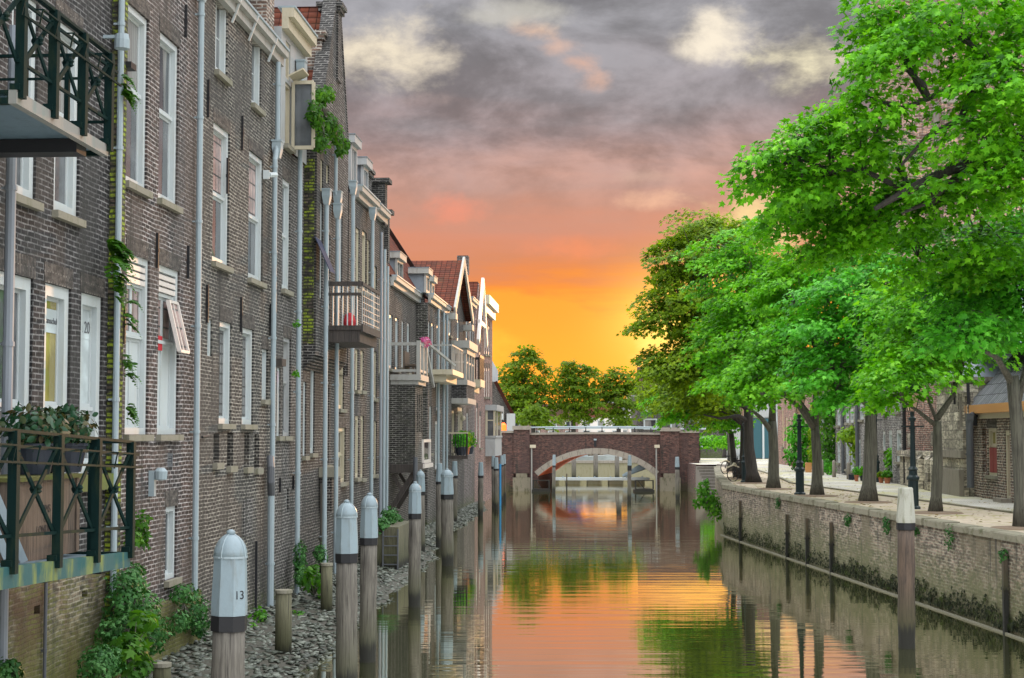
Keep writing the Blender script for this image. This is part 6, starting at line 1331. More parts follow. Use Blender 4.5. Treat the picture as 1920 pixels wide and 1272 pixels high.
mat_t = brick('church tower brick', (.42, .25, .18), (.33, .19, .14), (.62, .52, .44), patch=.15, h=.16, w=.48, size=.02, dk=.8)
wt = MB(); W = lambda x, y, z: (lambda a: (a[0], a[1], z))((lambda X, Y: ((X - RF.o[0]) * RF.d[0] + (Y - RF.o[1]) * RF.d[1], (X - RF.o[0]) * RF.n[0] + (Y - RF.o[1]) * RF.n[1]))(x, y))
def wbox(mb, x0, x1, y0, y1, z0, z1):
    P = [W(*p) for p in ((x0, y0, z0), (x1, y0, z0), (x1, y1, z0), (x0, y1, z0), (x0, y0, z1), (x1, y0, z1), (x1, y1, z1), (x0, y1, z1))]
    mb.add(P, [(0, 3, 2, 1), (4, 5, 6, 7), (0, 1, 5, 4), (1, 2, 6, 5), (2, 3, 7, 6), (3, 0, 4, 7)])
wbox(wt, tw0, tw1, 92, 101, G, 33); wbox(wt, tw0 + 1.75, tw0 + 2.6, 91.1, 91.99, G, 30); part(wt, 'tower', mat_t, ch)
wt = MB()
for k in range(3): wbox(wt, tw0 + 1.45, tw0 + 1.74, 91.7, 91.98, 21 + k * 3.2, 23.4 + k * 3.2)
wbox(wt, tw0 + 1.7, tw0 + 2.65, 91.05, 91.099, 23.2, 23.6); wbox(wt, tw0 + 2.61, tw0 + 4, 91.8, 91.99, 22, 22.5); part(wt, 'tower_quoin', M['stone'], ch)
# grey row house with pale doors
rr = thing('row_house', 'grey brick row house with white doors and tall white windows, behind the tree trunks', 'house', RF, (SR(1610), 0, G), 'houses along the quay street')
sp = [((1586, 1592, 766, 793), {}), ((1594, 1600, 766, 793), {}), ((1612, 1619, 757, 787), {}), ((1561, 1567, 769, 800), {}), ((1570, 1575, 768, 798), {}), ((1656, 1662, 748, 776), {}), ((1680, 1688, 740, 772), {}), ((1540, 1545, 775, 800), {}),
      ((1570, 1575, 826, 868), {}), ((1586, 1591, 824, 880), {}), ((1595, 1601, 824, 882), {}), ((1609, 1614, 825, 880), {}), ((1655, 1660, 809, 845), {}), ((1667, 1673, 807, 892), dict(pane='white', fw=.2)), ((1681, 1690, 806, 866), {}), ((1540, 1546, 826, 872), {}), ((1625, 1635, 750, 780), {})]
hh, out = wins(rr, RF, 0, sp); er = ZR(1610, 715)
mb = MB(); facade(mb, SR(1528), SR(1694) - .25, G - .2, er, hh); part(mb, 'wall', M['brick_row'], rr); put_wins(rr, out, fw=.15, pane='g_curtain', lintel=False, rows=(.5,), rec=.02)
roof(rr, [((SR(1528), -.2, er), (SR(1694) - .25, -.2, er), (SR(1694) - .25, 3.5, er + 4), (SR(1528), 3.5, er + 4))], 'tile_dark')
for px in (1580, 1607, 1549): pipe(rr, SR(px, 820, -.12), er - .1, G + .1, -.12, .09, 'darkpipe')
pipe(rr, SR(1696, 820, -.1), er - .1, G + .1, -.1, .07, 'black')
rt = thing('town_house', 'reddish brown house with slim tall windows, end of the quay street row', 'house', RF, (SR(1494), 0, G), 'houses along the quay street')
hh, out = wins(rt, RF, 0, [((1473, 1477, 783, 845), {}), ((1480, 1484, 783, 845), {}), ((1466, 1469, 765, 838), {}), ((1491, 1496, 770, 796), {}), ((1506, 1512, 765, 795), {}), ((1520, 1525, 775, 800), {})])
mb = MB(); facade(mb, SR(1459), SR(1528) - .02, G - .2, ZR(1494, 700), hh); part(mb, 'wall', M['brick_red'], rt); put_wins(rt, out, fw=.2, pane='g_lit', frame='cream', lintel=False)
p = at_y(1449, 853, 128); gh = thing('carriage_house', 'pale house with big dark teal doors at the end of the street', 'house', WF, (p.x, 136, G))
x = lambda px: at_y(px, 800, 136).x; zz = lambda py: at_y(1430, py, 136).z
mb = MB(); facade(mb, x(1380), x(1475), G - .3, zz(690), [(x(1412), x(1452), G, zz(783)), (x(1456), x(1462), zz(840), zz(770)), (x(1392), x(1398), zz(840), zz(775))], t=136); part(mb, 'wall', M['greyboard'], gh)
part(MB().box(x(1412) + .04, x(1429), 136.05, 136.12, G + .1, zz(783) - .1).box(x(1433), x(1452) - .04, 136.05, 136.12, G + .1, zz(783) - .1), 'carriage_door', M['tealdoor'], gh); part(MB().box(x(1429) + .01, x(1433) - .01, 135.97, 136.12, G, zz(783)), 'door_post', M['white'], gh)
for a, b in ((1456, 1462), (1392, 1398)): window(gh, (x(a), x(b), zz(840), zz(772)), 136, fw=.06, pane='g_curtain', sill=False, lintel=False)
roof(gh, [((x(1380), 135.7, zz(690)), (x(1475), 135.7, zz(690)), (x(1475), 140, zz(690) + 3), (x(1380), 140, zz(690) + 3))], 'tile_dark')
surface('lane', [[(10, 127, G + .02), (40, 127, G + .02), (40, 140, G + .03), (10, 140, G + .03)]], M['street'])
hg = bush('hedge', 'clipped green hedge behind the right bridge end', [(tuple(at_y(px, 829, 130)), (1.0, .7, .62)) for px in (1318, 1335, 1352, 1370)], None, 'hedge', .2, 1300, 'leaf_tree', 'oval', stem=False)

# ------------------------------------------------------------------ street furniture on the right quay
def lamp(label, px, py, ptop, glass_mat='lamp_glass', lantern=True):
    p = at_z(px, py, G); zt = at_y(px, ptop, p.y).z; x, y = p.x, p.y; H = zt - G
    r = thing('street_lamp', label, 'street lamp', WF, (x, y, G), 'black iron street lamps')
    part(MB().lathe((x, y, G), [(.20, 0), (.20, .06), (.15, .10), (.145, .80), (.18, .84), (.18, .90), (.12, .96), (.115, 1.08), (.15, 1.12), (.085, 1.2)], 10), 'base', M['lampgreen'], r)
    part(MB().lathe((x, y, G), [(.085, 1.201), (.062, H - .28), (.10, H - .24), (.10, H - .18), (.055, H - .14), (.07, H - .02), (.03, H)], 10).bar((x - .32, y, G + H - .42), (x + .32, y, G + H - .42), .035).lathe((x, y, G), [(.09, H - .50), (.09, H - .44)], 10), 'post', M['lampgreen'], r)
    if lantern:
        ln = MB()
        for q in range(4): a = R_(45 + 90 * q); ln.bar((x + .12 * math.cos(a), y + .12 * math.sin(a), zt), (x + .24 * math.cos(a), y + .24 * math.sin(a), zt + .52), .025)
        ln.lathe((x, y, zt), [(.31, .52), (.29, .56), (.10, .80), (.04, .84), (.03, .95)], 4, R_(45)); l_ = part(ln, 'lantern', M['lampgreen'], r)
        part(MB().lathe((x, y, zt), [(.13, .03), (.255, .515)], 4, R_(45)), 'lantern_glass', M[glass_mat], l_)
    return r
M['lampgreen'] = paint('dark blue green iron', (.020, .034, .038), .4, .1)
lamp('nearest black street lamp, head lost in the leaves, right of the dark mooring pile', 1713, 955, 772); lamp('black street lamp with amber lantern, second along the quay', 1500, 928, 777); lamp('farthest black street lamp beside the leaning trunks', 1397, 905, 787); lamp('black street lamp across the street by the flower pots', 1643, 904, 770)
def bollard(label, px, yt, yb, w):
    p = at_z(px, yb, G); r = w * p.y / FOC / 2; H = at_y(px, yt, p.y).z - G
    o = part(MB().lathe((p.x, p.y, G), [(r * 1.05, -.05), (r, H * .5), (r * .95, H - r * .8), (r * .7, H - r * .25), (r * .25, H)], 12), 'stone_bollard', M['stone'], None, True, F=WF, at=(p.x, p.y, G)); tag(o, label, 'bollard', 'granite bollards before the houses')
bollard('granite bollard nearest the dark planter box', 1591, 867, 899, 7); bollard('granite bollard left of the dark planter, before the climbing tree', 1564, 863, 895, 7); bollard('granite bollard hidden beside the fourth tree trunk', 1541.5, 862, 892, 6); bollard('farthest granite bollard behind the amber street lamp', 1496, 858, 884, 5)
def pot(label, px, yb, w, h, mat, plant, ph, pw, lf=.13, n=170, kind='oval', square=False):
    p = at_z(px, yb, G); k = p.y / FOC; r, H = w * k / 2, h * k
    o = thing('potted_plant', label, 'potted plant', WF, (p.x, p.y, G), 'pots and planters before the houses'); x, y = p.x, p.y
    if square: part(MB().box(x - r, x + r, y - r * .6, y + r * .6, G, G + H).box(x - r * 1.05, x + r * 1.05, y - r * .66, y + r * .66, G + H - .05, G + H + .03), 'pot', M[mat], o)
    else: part(MB().lathe((x, y, G), [(r * .7, .002), (r * .92, H * .82), (r * 1.05, H * .82), (r * 1.05, H), (r * .8, H)], 14), 'pot', M[mat], o)
    if plant:
        d = sphere_dirs(n); C = np.array([x, y, G + H + ph * k * .5]) + d * np.array([pw * k / 2, pw * k / 2, ph * k / 2]) * rng.uniform(.45, 1, (n, 1))
        V, T = leaf_mesh(C, d + .5 * rng.normal(size=d.shape) + np.array([0, 0, .3]), d + .5 * rng.normal(size=d.shape), lf * rng.uniform(.7, 1.4, n), kind)
        np_mesh('foliage', V, T, M[plant], o, (x, y, G))
pot('terracotta pot of spiky green leaves beside the dark planter box', 1606, 903, 9, 12, 'terracotta', 'leaf_cool', 16, 13, .16, 120, 'blade'); pot('low black planter box against the last bollard', 1597, 900, 12, 9, 'pot', None, 0, 0, square=True); pot('dark round pot right of the terracotta one', 1616, 902, 8, 10, 'pot', 'leaf_tree', 12, 12)
pot('terracotta pot at the foot of the far street lamp', 1652, 906, 10, 11, 'terracotta', 'leaf_olive', 10, 14); pot('wide terracotta pot left of the big green bush', 1664, 907, 13, 11, 'terracotta', 'leaf_fern', 12, 17)
pot('orange crate stacked on a pot near the amber street lamp', 1516, 886, 11, 17, 'orange_wood', None, 0, 0, square=True); pot('purple flowers in a low pot at the corner of the reddish house', 1489, 879, 6, 5, 'pot', 'flower', 8, 10, .16, 70)
bush('green_bush', 'big rounded green bush against the church plinth', [(tuple(at_z(1691, 905, G) + Vector((0, 0, .75))), (.75, .6, .75)), (tuple(at_z(1684, 905, G) + Vector((0, 0, 1.15))), (.5, .5, .5))], None, 'bush', .20, 700, 'leaf_tree', 'oval')
bush('dark_shrub', 'large dark green shrub behind the amber street lamp', [(tuple(at_z(1502, 884, G) + Vector((0, 0, z))), r) for z, r in ((.9, (1.0, .7, .9)), (2.1, (.9, .7, .9)), (2.9, (.5, .5, .5)))], None, 'shrub', .22, 1300, 'leaf_cool', 'oval')
bush('climbing_plant', 'tall bright climber on the grey row house front between bollards', [(tuple(at_z(1560, 888, G) + Vector((0, .4, z))), r) for z, r in ((.8, (.6, .4, .7)), (2.0, (.8, .45, .9)), (3.2, (.7, .45, .8)), (3.9, (.4, .4, .4)))], None, 'climber', .20, 1300, 'leaf_fern', 'oval')
bush('climbing_plant', 'slim yellow green climber beside the fourth trunk', [(tuple(at_z(1532, 886, G) + Vector((0, .5, z))), (.42, .4, .8)) for z in (1.0, 2.2, 3.2)], None, 'climber', .2, 600, 'leaf_lime', 'oval')
bush('low_shrub', 'low round shrub between two granite bollards', tuple(at_z(1551, 891, G) + Vector((0, 0, .42))), (.5, .45, .42), 'shrub', .14, 260, 'leaf_cool')
bush('wisteria', 'leafy wisteria canopy over the row house door behind the third trunk', [(tuple(at_y(px, py, 80)), r) for px, py, r in ((1590, 818, (.7, .6, .3)), (1603, 812, (.8, .6, .4)), (1617, 822, (.8, .6, .9)), (1612, 848, (.45, .4, .8)))], None, 'climber', .2, 1000, 'leaf_lime', 'oval')
bush('climbing_plant', 'dark climbing rose round the doors right of the third trunk', [(tuple(at_y(px, py, 76)), r) for px, py, r in ((1652, 850, (.5, .4, .9)), (1660, 868, (.5, .4, .6)), (1648, 880, (.4, .4, .5)))], None, 'climber', .17, 650, 'leaf_tree', 'oval')
bush('corner_shrub', 'loose green shrub growing from the quay corner over the water by the steps', [(tuple(at_y(px, py, 69)), r) for px, py, r in ((1328, 935, (.45, .4, .5)), (1318, 918, (.32, .3, .4)), (1338, 950, (.35, .4, .5)), (1309, 940, (.30, .3, .22)), (1325, 905, (.14, .15, .25)), (1346, 962, (.2, .2, .3)))], None, 'shrub', .15, 700, 'leaf_fern', 'oval')
def bicycle(label, px, py, rz, frame):
    p = at_z(px, py, G); o = thing('bicycle', label, 'bicycle', WF, (p.x, p.y, G), 'bicycles parked by the trees'); o.rotation_euler = (0, 0, rz); x, y, z = p
    m = M[frame]
    for dx in (-.52, .52):
        w = MB(); n = 20; w.tube([(x + dx + .33 * math.cos(2 * math.pi * k / n), y, z + .34 + .33 * math.sin(2 * math.pi * k / n)) for k in range(n + 1)], .022, 5)
        for k in range(8): w.bar((x + dx, y, z + .34), (x + dx + .33 * math.cos(k * .785), y, z + .34 + .33 * math.sin(k * .785)), .005)
        part(w, 'wheel', M['black'], o)
    f = MB(); A, B, C, D = (x - .52, y, z + .34), (x - .12, y, z + .30), (x - .22, y, z + .85), (x + .36, y, z + .85)
    for u, v in ((A, B), (B, C), (C, D), (B, D), (A, C), (D, (x + .52, y, z + .34))): f.bar(u, v, .035)
    f.bar(D, (x + .33, y, z + 1.05), .03); part(f, 'frame', m, o); part(MB().box(x - .36, x - .10, y - .08, y + .08, z + .92, z + .98).bar(C, (x - .24, y, z + .93), .03), 'saddle', M['black'], o)
    part(MB().bar((x + .33, y - .28, z + 1.06), (x + .33, y + .28, z + 1.06), .03), 'handlebar', M['zinc'], o)
    part(MB().slab([(x - .86, y - .05, z + .60), (x - .5, y - .05, z + .72), (x - .2, y - .05, z + .62), (x - .2, y - .05, z + .66), (x - .5, y - .05, z + .76), (x - .9, y - .05, z + .63)], (0, .1, 0)), 'mudguard', M['cream'], o)
bicycle('black bicycle propped against the leaning trunk', 1381, 897, R_(70), 'black'); bicycle('dark bicycle with pale mudguard beside the farthest street lamp', 1392, 903, R_(30), 'black'); bicycle('bicycle by the grey trunk nearest the steps', 1372, 889, R_(40), 'black')
for px, yb, yt, lab in ((1388, 848, 830, 'black slim post right of the leaning trunks'), (1423, 848, 828, 'black slim post before the teal doors'), (1461, 866, 838, 'black slim post at the corner of the reddish house'), (1345, 846, 818, 'black slim post before the hedge')):
    p = at_z(px, yb, G); H = at_y(px, yt, p.y).z - G; o = part(MB().lathe((p.x, p.y, G), [(.09, -.02), (.09, .08), (.06, .12), (.055, H - .12), (.085, H - .08), (.05, H)], 8), 'street_post', M['black'], None, F=WF, at=(p.x, p.y, G)); tag(o, lab, 'post', 'black street posts')

# ------------------------------------------------------------------ trees
def lobe(px, py, Y, wx, wy, dz=1.0): k = Y / FOC; return (tuple(at_y(px, py, Y)), (wx * k, wx * k * .95, wy * k * dz))
def q_tree(label, px, py, fork, lobes, r0, mat='leaf_tree', bark='bark', dens=.72, size=.155, limbs=(), mid=None, per=105, R=.82):
    b = at_z(px, py, G); Y = b.y; fk = at_y(fork[0], fork[1], Y + (fork[2] if len(fork) > 2 else 0)); m = at_y(mid[0], mid[1], Y) if mid else b.lerp(fk, .55) + Vector((.04, 0, 0))
    pit = part(MB().lathe((b.x, b.y, 0), [(.75, G + .008), (.7, G + .035), (.3, G + .06)], 14), 'earth_pit', M['soil'], None); pit['kind'] = 'structure'
    LB = [lobe(l[0], l[1], Y + l[2], l[3], l[4]) for l in lobes]
    lm = [([at_y(a, c, Y + d) for a, c, d in path], ra, rb) for path, ra, rb in limbs]
    return tree('quay_tree', label, tuple(b), [tuple(m), tuple(fk)], LB, 'maples along the right quay', r0, size, mat, bark, dens, per, R, limbs=lm)
q_tree('quay maple with trunk at the right edge, before the slate roofed house', 1920, 992, (1898, 705), [(1890, 600, 0, 110, 70), (1840, 540, 1, 110, 70), (1940, 500, 0, 120, 80), (1790, 620, -1, 80, 40), (1900, 430, 1, 110, 70), (2010, 600, 0, 90, 60)], .20, 'leaf_cool', limbs=[([(1898, 720, 0), (1870, 672, -.5), (1830, 650, -1)], .09, .03), ([(1905, 760, 0), (1925, 690, .3), (1945, 640, .5)], .10, .04)])
q_tree('quay maple standing just right of the nearest street lamp', 1754, 963, (1757, 790), [(1750, 660, 0, 115, 60), (1690, 700, -1, 80, 40), (1820, 640, .5, 95, 50), (1760, 570, .5, 130, 70), (1700, 610, 1, 100, 55), (1660, 745, 0, 45, 28), (1800, 570, 1, 90, 50)], .165, 'leaf_tree', limbs=[([(1757, 800, 0), (1720, 770, -.3), (1690, 752, -.6)], .07, .03), ([(1757, 785, 0), (1785, 745, .3), (1800, 700, .4)], .09, .04), ([(1757, 790, 0), (1742, 755, .2), (1735, 700, .3)], .06, .02)])
q_tree('stout quay maple third from the right, before the wisteria', 1628, 943, (1632, 762), [(1620, 640, 0, 120, 60), (1560, 690, -.5, 85, 45), (1690, 660, .5, 90, 50), (1610, 560, .5, 130, 65), (1540, 600, 0, 95, 55), (1650, 480, 1, 110, 60), (1570, 735, -.5, 60, 30), (1690, 560, 1, 80, 50)], .24, 'leaf_cool', limbs=[([(1634, 775, 0), (1665, 752, .3), (1690, 735, .6)], .09, .04), ([(1630, 765, 0), (1605, 740, -.2), (1570, 720, -.5)], .08, .03)])
q_tree('slender quay maple between the amber street lamp and the bollards', 1532, 931, (1528, 800), [(1520, 670, 0, 100, 55), (1470, 720, -1, 80, 40), (1580, 700, .5, 70, 45), (1510, 590, 1, 110, 60), (1450, 640, 0, 85, 50), (1540, 510, 1, 95, 60), (1480, 530, 0, 90, 55), (1420, 700, -1, 60, 35)], .20, 'leaf_tree', limbs=[([(1527, 805, 0), (1500, 765, -.6), (1470, 742, -1.2), (1430, 738, -1.8)], .11, .03), ([(1527, 790, 0), (1500, 752, .2), (1475, 735, .2)], .08, .03), ([(1528, 800, 0), (1530, 730, .2), (1532, 660, .3)], .14, .05)])
q_tree('tall straight quay maple with pale grey trunk left of the amber lamp', 1450, 918, (1448, 790), [(1440, 680, 0, 100, 60), (1390, 720, -1, 80, 40), (1420, 600, 1, 105, 60), (1360, 640, 0, 90, 55), (1450, 520, 1, 95, 60), (1390, 540, 0, 90, 55), (1480, 600, 1, 80, 50), (1380, 470, .5, 80, 45)], .23, 'leaf_tree', limbs=[([(1447, 810, 0), (1428, 785, -.3), (1405, 765, -.6)], .12, .05), ([(1448, 790, 0), (1449, 735, .2), (1450, 680, .2)], .15, .06)])
q_tree('dark trunked quay maple leaning towards the water, left edge of the canopy', 1413, 907, (1403, 768), [(1330, 640, -1, 90, 55), (1270, 680, -1, 75, 45), (1310, 560, 0, 100, 60), (1250, 600, 0, 62, 60), (1255, 500, 0, 55, 60), (1330, 480, .5, 95, 60), (1300, 430, .5, 62, 34), (1380, 440, 1, 55, 30), (1340, 720, -1, 70, 34), (1240, 690, -.5, 45, 34), (1400, 570, 1, 80, 60), (1390, 650, 0, 80, 50)], .28, 'leaf_olive', 'bark_dark', 0.8, .165, mid=(1404, 840), limbs=[([(1402, 790, 0), (1385, 780, -.5), (1350, 785, -1), (1320, 778, -1.4)], .11, .03), ([(1402, 770, 0), (1370, 740, -.5), (1330, 715, -1)], .11, .03)])
q_tree('dark straight trunked quay maple behind the leaning ones', 1394, 900, (1395, 785), [(1370, 700, 0, 70, 40), (1310, 740, -.5, 65, 30), (1270, 740, 0, 55, 28), (1340, 770, -.5, 50, 18), (1410, 720, 1, 60, 40)], .24, 'leaf_olive', 'bark_dark', .7, .17)
q_tree('thin crooked quay maple leaning left, nearest the bicycles', 1384, 897, (1371, 810), [(1330, 760, 0, 60, 26), (1290, 775, .5, 50, 18), (1250, 760, .5, 45, 26), (1360, 790, -.5, 45, 15)], .17, 'leaf_tree', 'bark_dark', .7, .16, mid=(1376, 860))
q_tree('pale trunked quay maple nearest the steps', 1370, 886, (1367, 800), [(1300, 720, 0, 60, 40), (1240, 735, 0, 40, 34), (1330, 700, 1, 60, 40)], .2, 'leaf_far', 'bark', .7, .18)
# the big foreground tree, trunk just outside the frame on the right
gb = Vector((13.6, 33, G)); BT = [lobe(*a) for a in ((1790, 50, 33, 150, 90), (1680, 90, 33, 85, 90), (1900, 150, 32, 130, 90), (1640, 190, 33, 62, 60), (1560, 230, 34, 75, 55), (1470, 280, 34, 62, 50), (1530, 330, 35, 90, 50), (1640, 385, 35, 110, 60), (1760, 380, 34, 110, 62), (1880, 320, 33, 110, 70), (1590, 460, 36, 100, 55), (1720, 480, 36, 120, 60), (1850, 470, 35, 110, 60), (1440, 320, 34, 34, 34), (2050, 250, 33, 160, 150), (1960, 30, 33, 140, 90), (1660, 30, 34, 60, 60), (1620, 290, 34, 70, 45), (1830, 250, 32, 60, 45), (1480, 400, 36, 60, 40), (1550, 400, 36, 80, 45), (1680, 300, 35, 45, 40), (1500, 350, 34, 60, 40), (1880, 240, 34, 60, 60))]
tree('foreground_tree', 'large overhanging maple filling the upper right, its trunk outside the frame', tuple(gb), [(13.3, 33, 5), (12.9, 33.2, 8.2)], BT, None, .42, .15, 'leaf_tree', 'bark_dark', 0.95, 100, .8, limb=.075, limbs=[([(12.9, 33.2, 8.0)] + [at_y(a, b, 33.5) for a, b in ((1925, 268), (1850, 300), (1780, 318), (1700, 358), (1640, 392))], .24, .05), ([at_y(a, b, 33.5) for a, b in ((1850, 300), (1790, 335), (1740, 380), (1690, 400))], .10, .03), ([(12.9, 33.2, 8.2)] + [at_y(a, b, 33) for a, b in ((1930, 90), (1860, 130), (1820, 180), (1800, 225), (1740, 255), (1690, 310))], .15, .03), ([at_y(a, b, 33) for a, b in ((1860, 130), (1800, 160), (1740, 185), (1690, 205), (1640, 250))], .09, .03), ([at_y(a, b, 34) for a, b in ((1700, 358), (1620, 320), (1560, 318), (1500, 300))], .07, .02)])
# trees beyond the bridge
def f_tree(label, px, ptrunk, lobes, Y, base, dens=.8, size=.34, mat='leaf_far'):
    b = at_y(px, 815, Y); b.z = base; fk = at_y(px, ptrunk, Y)
    tree('far_tree', label, tuple(b), [tuple(b.lerp(fk, .5)), tuple(fk)], [lobe(a, c, Y + d, w, h) for a, c, d, w, h in lobes], 'trees beyond the bridge', .26, size, mat, 'bark_dark', dens, 30, .85, 'tri', twig=True, limb=.05)
f_tree('left and tallest of the three trees beyond the bridge', 985, 775, [(985, 740, 0, 46, 42), (962, 715, 1, 32, 34), (985, 682, 0, 32, 36), (1006, 712, -1, 28, 38), (950, 750, 0, 30, 34), (1017, 748, 0, 20, 34), (990, 660, 0, 14, 20), (972, 778, 0, 36, 16), (1012, 780, 0, 24, 16)], 152, FZ)
f_tree('middle one of the three trees beyond the bridge', 1075, 775, [(1078, 740, 0, 40, 40), (1062, 708, 1, 26, 32), (1095, 708, 0, 26, 30), (1072, 688, 0, 17, 20), (1052, 748, 0, 18, 32), (1108, 752, -1, 22, 30), (1102, 692, 0, 13, 15), (1085, 780, 0, 34, 14)], 153, FZ)
f_tree('right and lowest of the three trees beyond the bridge', 1160, 780, [(1160, 748, 0, 36, 38), (1175, 722, 1, 24, 28), (1148, 717, 0, 24, 26), (1158, 702, 0, 15, 16), (1186, 755, 0, 16, 32), (1134, 738, 0, 18, 28), (1160, 782, 0, 34, 13)], 154, FZ)
f_tree('small rounded tree low on the left behind the bridge', 1000, 795, [(995, 780, 0, 28, 18), (1022, 790, 0, 28, 12), (1005, 765, 0, 18, 14)], 148, FZ)

f_tree('bushy tree behind the hedge at the right bridge end', 1360, 800, [(1335, 785, 0, 20, 24), (1350, 770, 1, 30, 36), (1385, 770, 2, 30, 40)], 146, G, mat='leaf_olive', size=.36)
far_house('brick far house with white windows behind the right bridge end', 1345, 16, 160, 742, 'brick_umber', 'tile_dark', 6, 3, g=G)

# ------------------------------------------------------------------ plants on the left bank
def lw(px, py, t): s, z = L.hit(px, py, t); return tuple(L.w(s, t, z))
def lbush(name, label, pts, t, cat, size, n, mat='leaf_ivy', kind='tri', group=None, Rk=1.0, d=.3, **k):
    bl = []
    for px, py, w, h in pts:
        c = lw(px, py, t); kk = c[1] / FOC; bl.append((c, (max(.08, min(d, w * kk)) * 1.0, w * kk * 2.2 * Rk if w * kk < .4 else w * kk * 1.5, h * kk)))
    return bush(name, label, bl, None, cat, size, n, mat, kind, group, **k)
lbush('ivy', 'ivy mass climbing from the water at the foot of the second house', [(232, 1120, 32, 60), (262, 1150, 40, 50), (225, 1180, 40, 40), (285, 1190, 30, 40), (250, 1090, 22, 40)], -.45, 'ivy', .085, 2600, d=.35)
lbush('ivy', 'round ivy ball at the lower left corner of the mossy wall', [(190, 1243, 36, 34)], -.7, 'ivy', .065, 1100, d=.4)
lbush('ivy', 'ivy tuft hanging below the small cellar window', [(345, 1112, 26, 20), (365, 1150, 26, 34), (335, 1165, 22, 22), (375, 1180, 14, 20)], -.3, 'ivy', .075, 1300, d=.3)
lbush('dark_shrub', 'dark leaves at the bottom left corner of the picture', [(14, 1258, 22, 22)], -.6, 'shrub', .09, 300, d=.3)
lbush('big_leaf_plant', 'broad fig like leaves at the foot of the ivy mass', [(240, 1215, 30, 30), (265, 1165, 24, 22), (255, 1250, 32, 20)], -.85, 'plant', .16, 260, 'leaf_fern2', 'maple', d=.4)
lbush('creeper', 'light green creeper on the wall behind the lower balcony end', [(262, 985, 16, 26), (250, 1010, 16, 16), (270, 1010, 10, 20)], -.2, 'creeper', .09, 300, 'leaf_fern2', d=.2)
lbush('ivy', 'ivy round the downpipe foot of the corbelled house', [(563, 1045, 12, 30), (560, 1075, 10, 24)], -.3, 'ivy', .08, 700, d=.25)
lbush('ivy', 'ivy tuft between downpipe and stump, beyond the ferns', [(600, 1038, 11, 18), (608, 1050, 8, 14)], -.4, 'ivy', .085, 400, d=.25)
lbush('big_leaf_plant', 'large leafy weeds at the wall foot behind the mossy stumps', [(590, 1085, 14, 30), (605, 1110, 13, 22), (575, 1080, 9, 26)], -.9, 'plant', .18, 190, 'leaf_fern2', 'oval', d=.35)
lbush('weed_clump', 'weedy clump at the foot of the thick downpipe', [(488, 1160, 13, 22), (470, 1185, 12, 20)], -.5, 'plant', .11, 260, 'leaf_fern', 'oval', d=.3)
lbush('weed_clump', 'small weeds between the two mossy stumps', [(560, 1160, 12, 16)], -1.0, 'plant', .11, 160, 'leaf_fern', 'oval', d=.3)
bx_ = L.hit(733, 985, -1.0); ib = thing('planter_box', 'mossy timber box planter standing in the foreshore by the shore edge pile', 'planter', L, (bx_[0], -1.0, 0))
part(MB().box(bx_[0] - 2.0, bx_[0] + 1.6, -1.5, -.4, -.1, Z(733, 992, -1.4)), 'box', M['stump'], ib); ld_ = MB()
for a in (-.2, .25): ld_.bar((bx_[0] - 2.08, -1.3 + a, .1), (bx_[0] - 2.05, -1.3 + a, 1.3), .04)
for k in range(4): ld_.bar((bx_[0] - 2.08, -1.5, .25 + k * .28), (bx_[0] - 2.08, -1.05, .25 + k * .28), .03)
part(ld_, 'ladder', M['darkpipe'], ib)
lbush('ivy', 'bright ivy bush sitting on the mossy box planter', [(730, 968, 16, 18), (742, 978, 14, 13), (718, 985, 12, 16)], -1.0, 'ivy', .12, 800, 'leaf_ivy', d=.6)
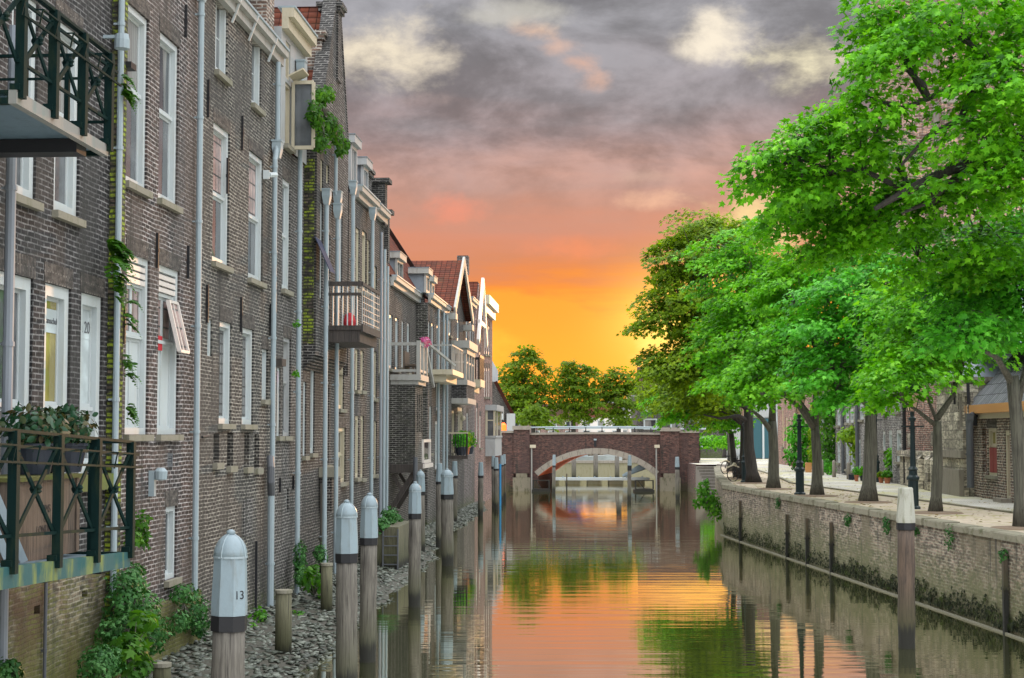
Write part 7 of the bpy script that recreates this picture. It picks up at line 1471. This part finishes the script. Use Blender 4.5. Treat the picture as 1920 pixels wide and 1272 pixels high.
def fern(label, px, py, t, ln, n, size=None):
    c = Vector(lw(px, py, t)); root = thing('fern', label, 'fern', WF, tuple(c), 'ferns on the house walls'); Cs, Ns, Ds, Sz = [], [], [], []
    for k in range(n):
        a = rnd.uniform(-.3, 1.9) - R_(60); out = Vector((math.cos(a), -abs(math.sin(a)) * rnd.choice((-1, 1)) * .8, 0)); Lq = ln * rnd.uniform(.6, 1.1)
        up = rnd.uniform(.2, .9); o = c + Vector((0, rnd.uniform(-.12, .12), rnd.uniform(-.5, .5) * ln))
        for i in range(14):
            f = (i + 1) / 14; p = o + out * (Lq * f * .7) + Vector((0, 0, Lq * (up * f - 1.1 * f * f))); dirn = (out * .7 + Vector((0, 0, up - 2.2 * f))).normalized(); sd = dirn.cross(Vector((0, 0, 1))).normalized()
            for sg in (-1, 1):
                Cs.append(p); Ns.append(Vector((0, 0, 1)) + out * .5 + Vector((rnd.uniform(-.3, .3),) * 3)); Ds.append(sd * sg + dirn * .5); Sz.append(Lq * .24 * math.sin(math.pi * (f * .85 + .12)) + .02)
    V, T = leaf_mesh(np.array(Cs), np.array(Ns), np.array(Ds), np.array(Sz), 'oval'); np_mesh('fronds', V, T, M['leaf_fern2'], root, tuple(c))
fern('large fern clump on top of the mossy pier between the first two houses', 208, 480, -.25, .55, 14); fern('fern just below the large clump, beside the grey downpipe', 214, 540, -.25, .36, 7); fern('fern high on the wall under the black box beside the downpipe', 231, 160, -.2, .34, 14); fern('fern hanging right of the downpipe beside the slatted window', 234, 590, -.15, .4, 7); fern('trailing fern low beside the downpipe at sill height', 234, 690, -.15, .38, 6); fern('small fern at the slatted window sill', 238, 770, -.15, .3, 8)
s, z = L.hit(608, 215, -.55)
lbush('wild_shrub', 'bright green wild shrub sprouting from the tall gable wall', [(600, 180, 17, 18), (590, 215, 15, 28), (612, 235, 22, 26), (600, 265, 18, 20), (632, 255, 13, 22), (645, 272, 11, 16), (615, 175, 13, 16), (638, 282, 9, 9)], -.7, 'shrub', .115, 1700, 'leaf_fern2', 'oval', d=.55)
lbush('weed_clump', 'little weed on the downpipe of the boarded house', [(556, 607, 4, 8), (556, 700, 4, 7)], -.3, 'plant', .09, 60, 'leaf_fern', 'oval', d=.1, stem=False)

# fallen leaves on the quay
N_ = 900; P_ = []
for k in range(N_):
    y = rnd.uniform(30, 95); x = quay_x(y) + .4 + abs(rnd.gauss(0, 1)) * 2.2; P_.append((x, y, STREET + .025))
P_ = np.array(P_); d = rng.normal(size=P_.shape); d[:, 2] = 0
V, T = leaf_mesh(P_, np.array([0, 0, 1.0]) + rng.normal(size=P_.shape) * .15, d, .10 * rng.uniform(.6, 1.4, N_), 'maple')
o = np_mesh('fallen_leaves', V, T, leaf('dry leaves', (.12, .07, .02), (.24, .17, .04), (.30, .28, .06), .1), None, (12, 55, STREET)); tag(o, kind='stuff'); o['label'] = 'scattered fallen leaves on the quay paving'
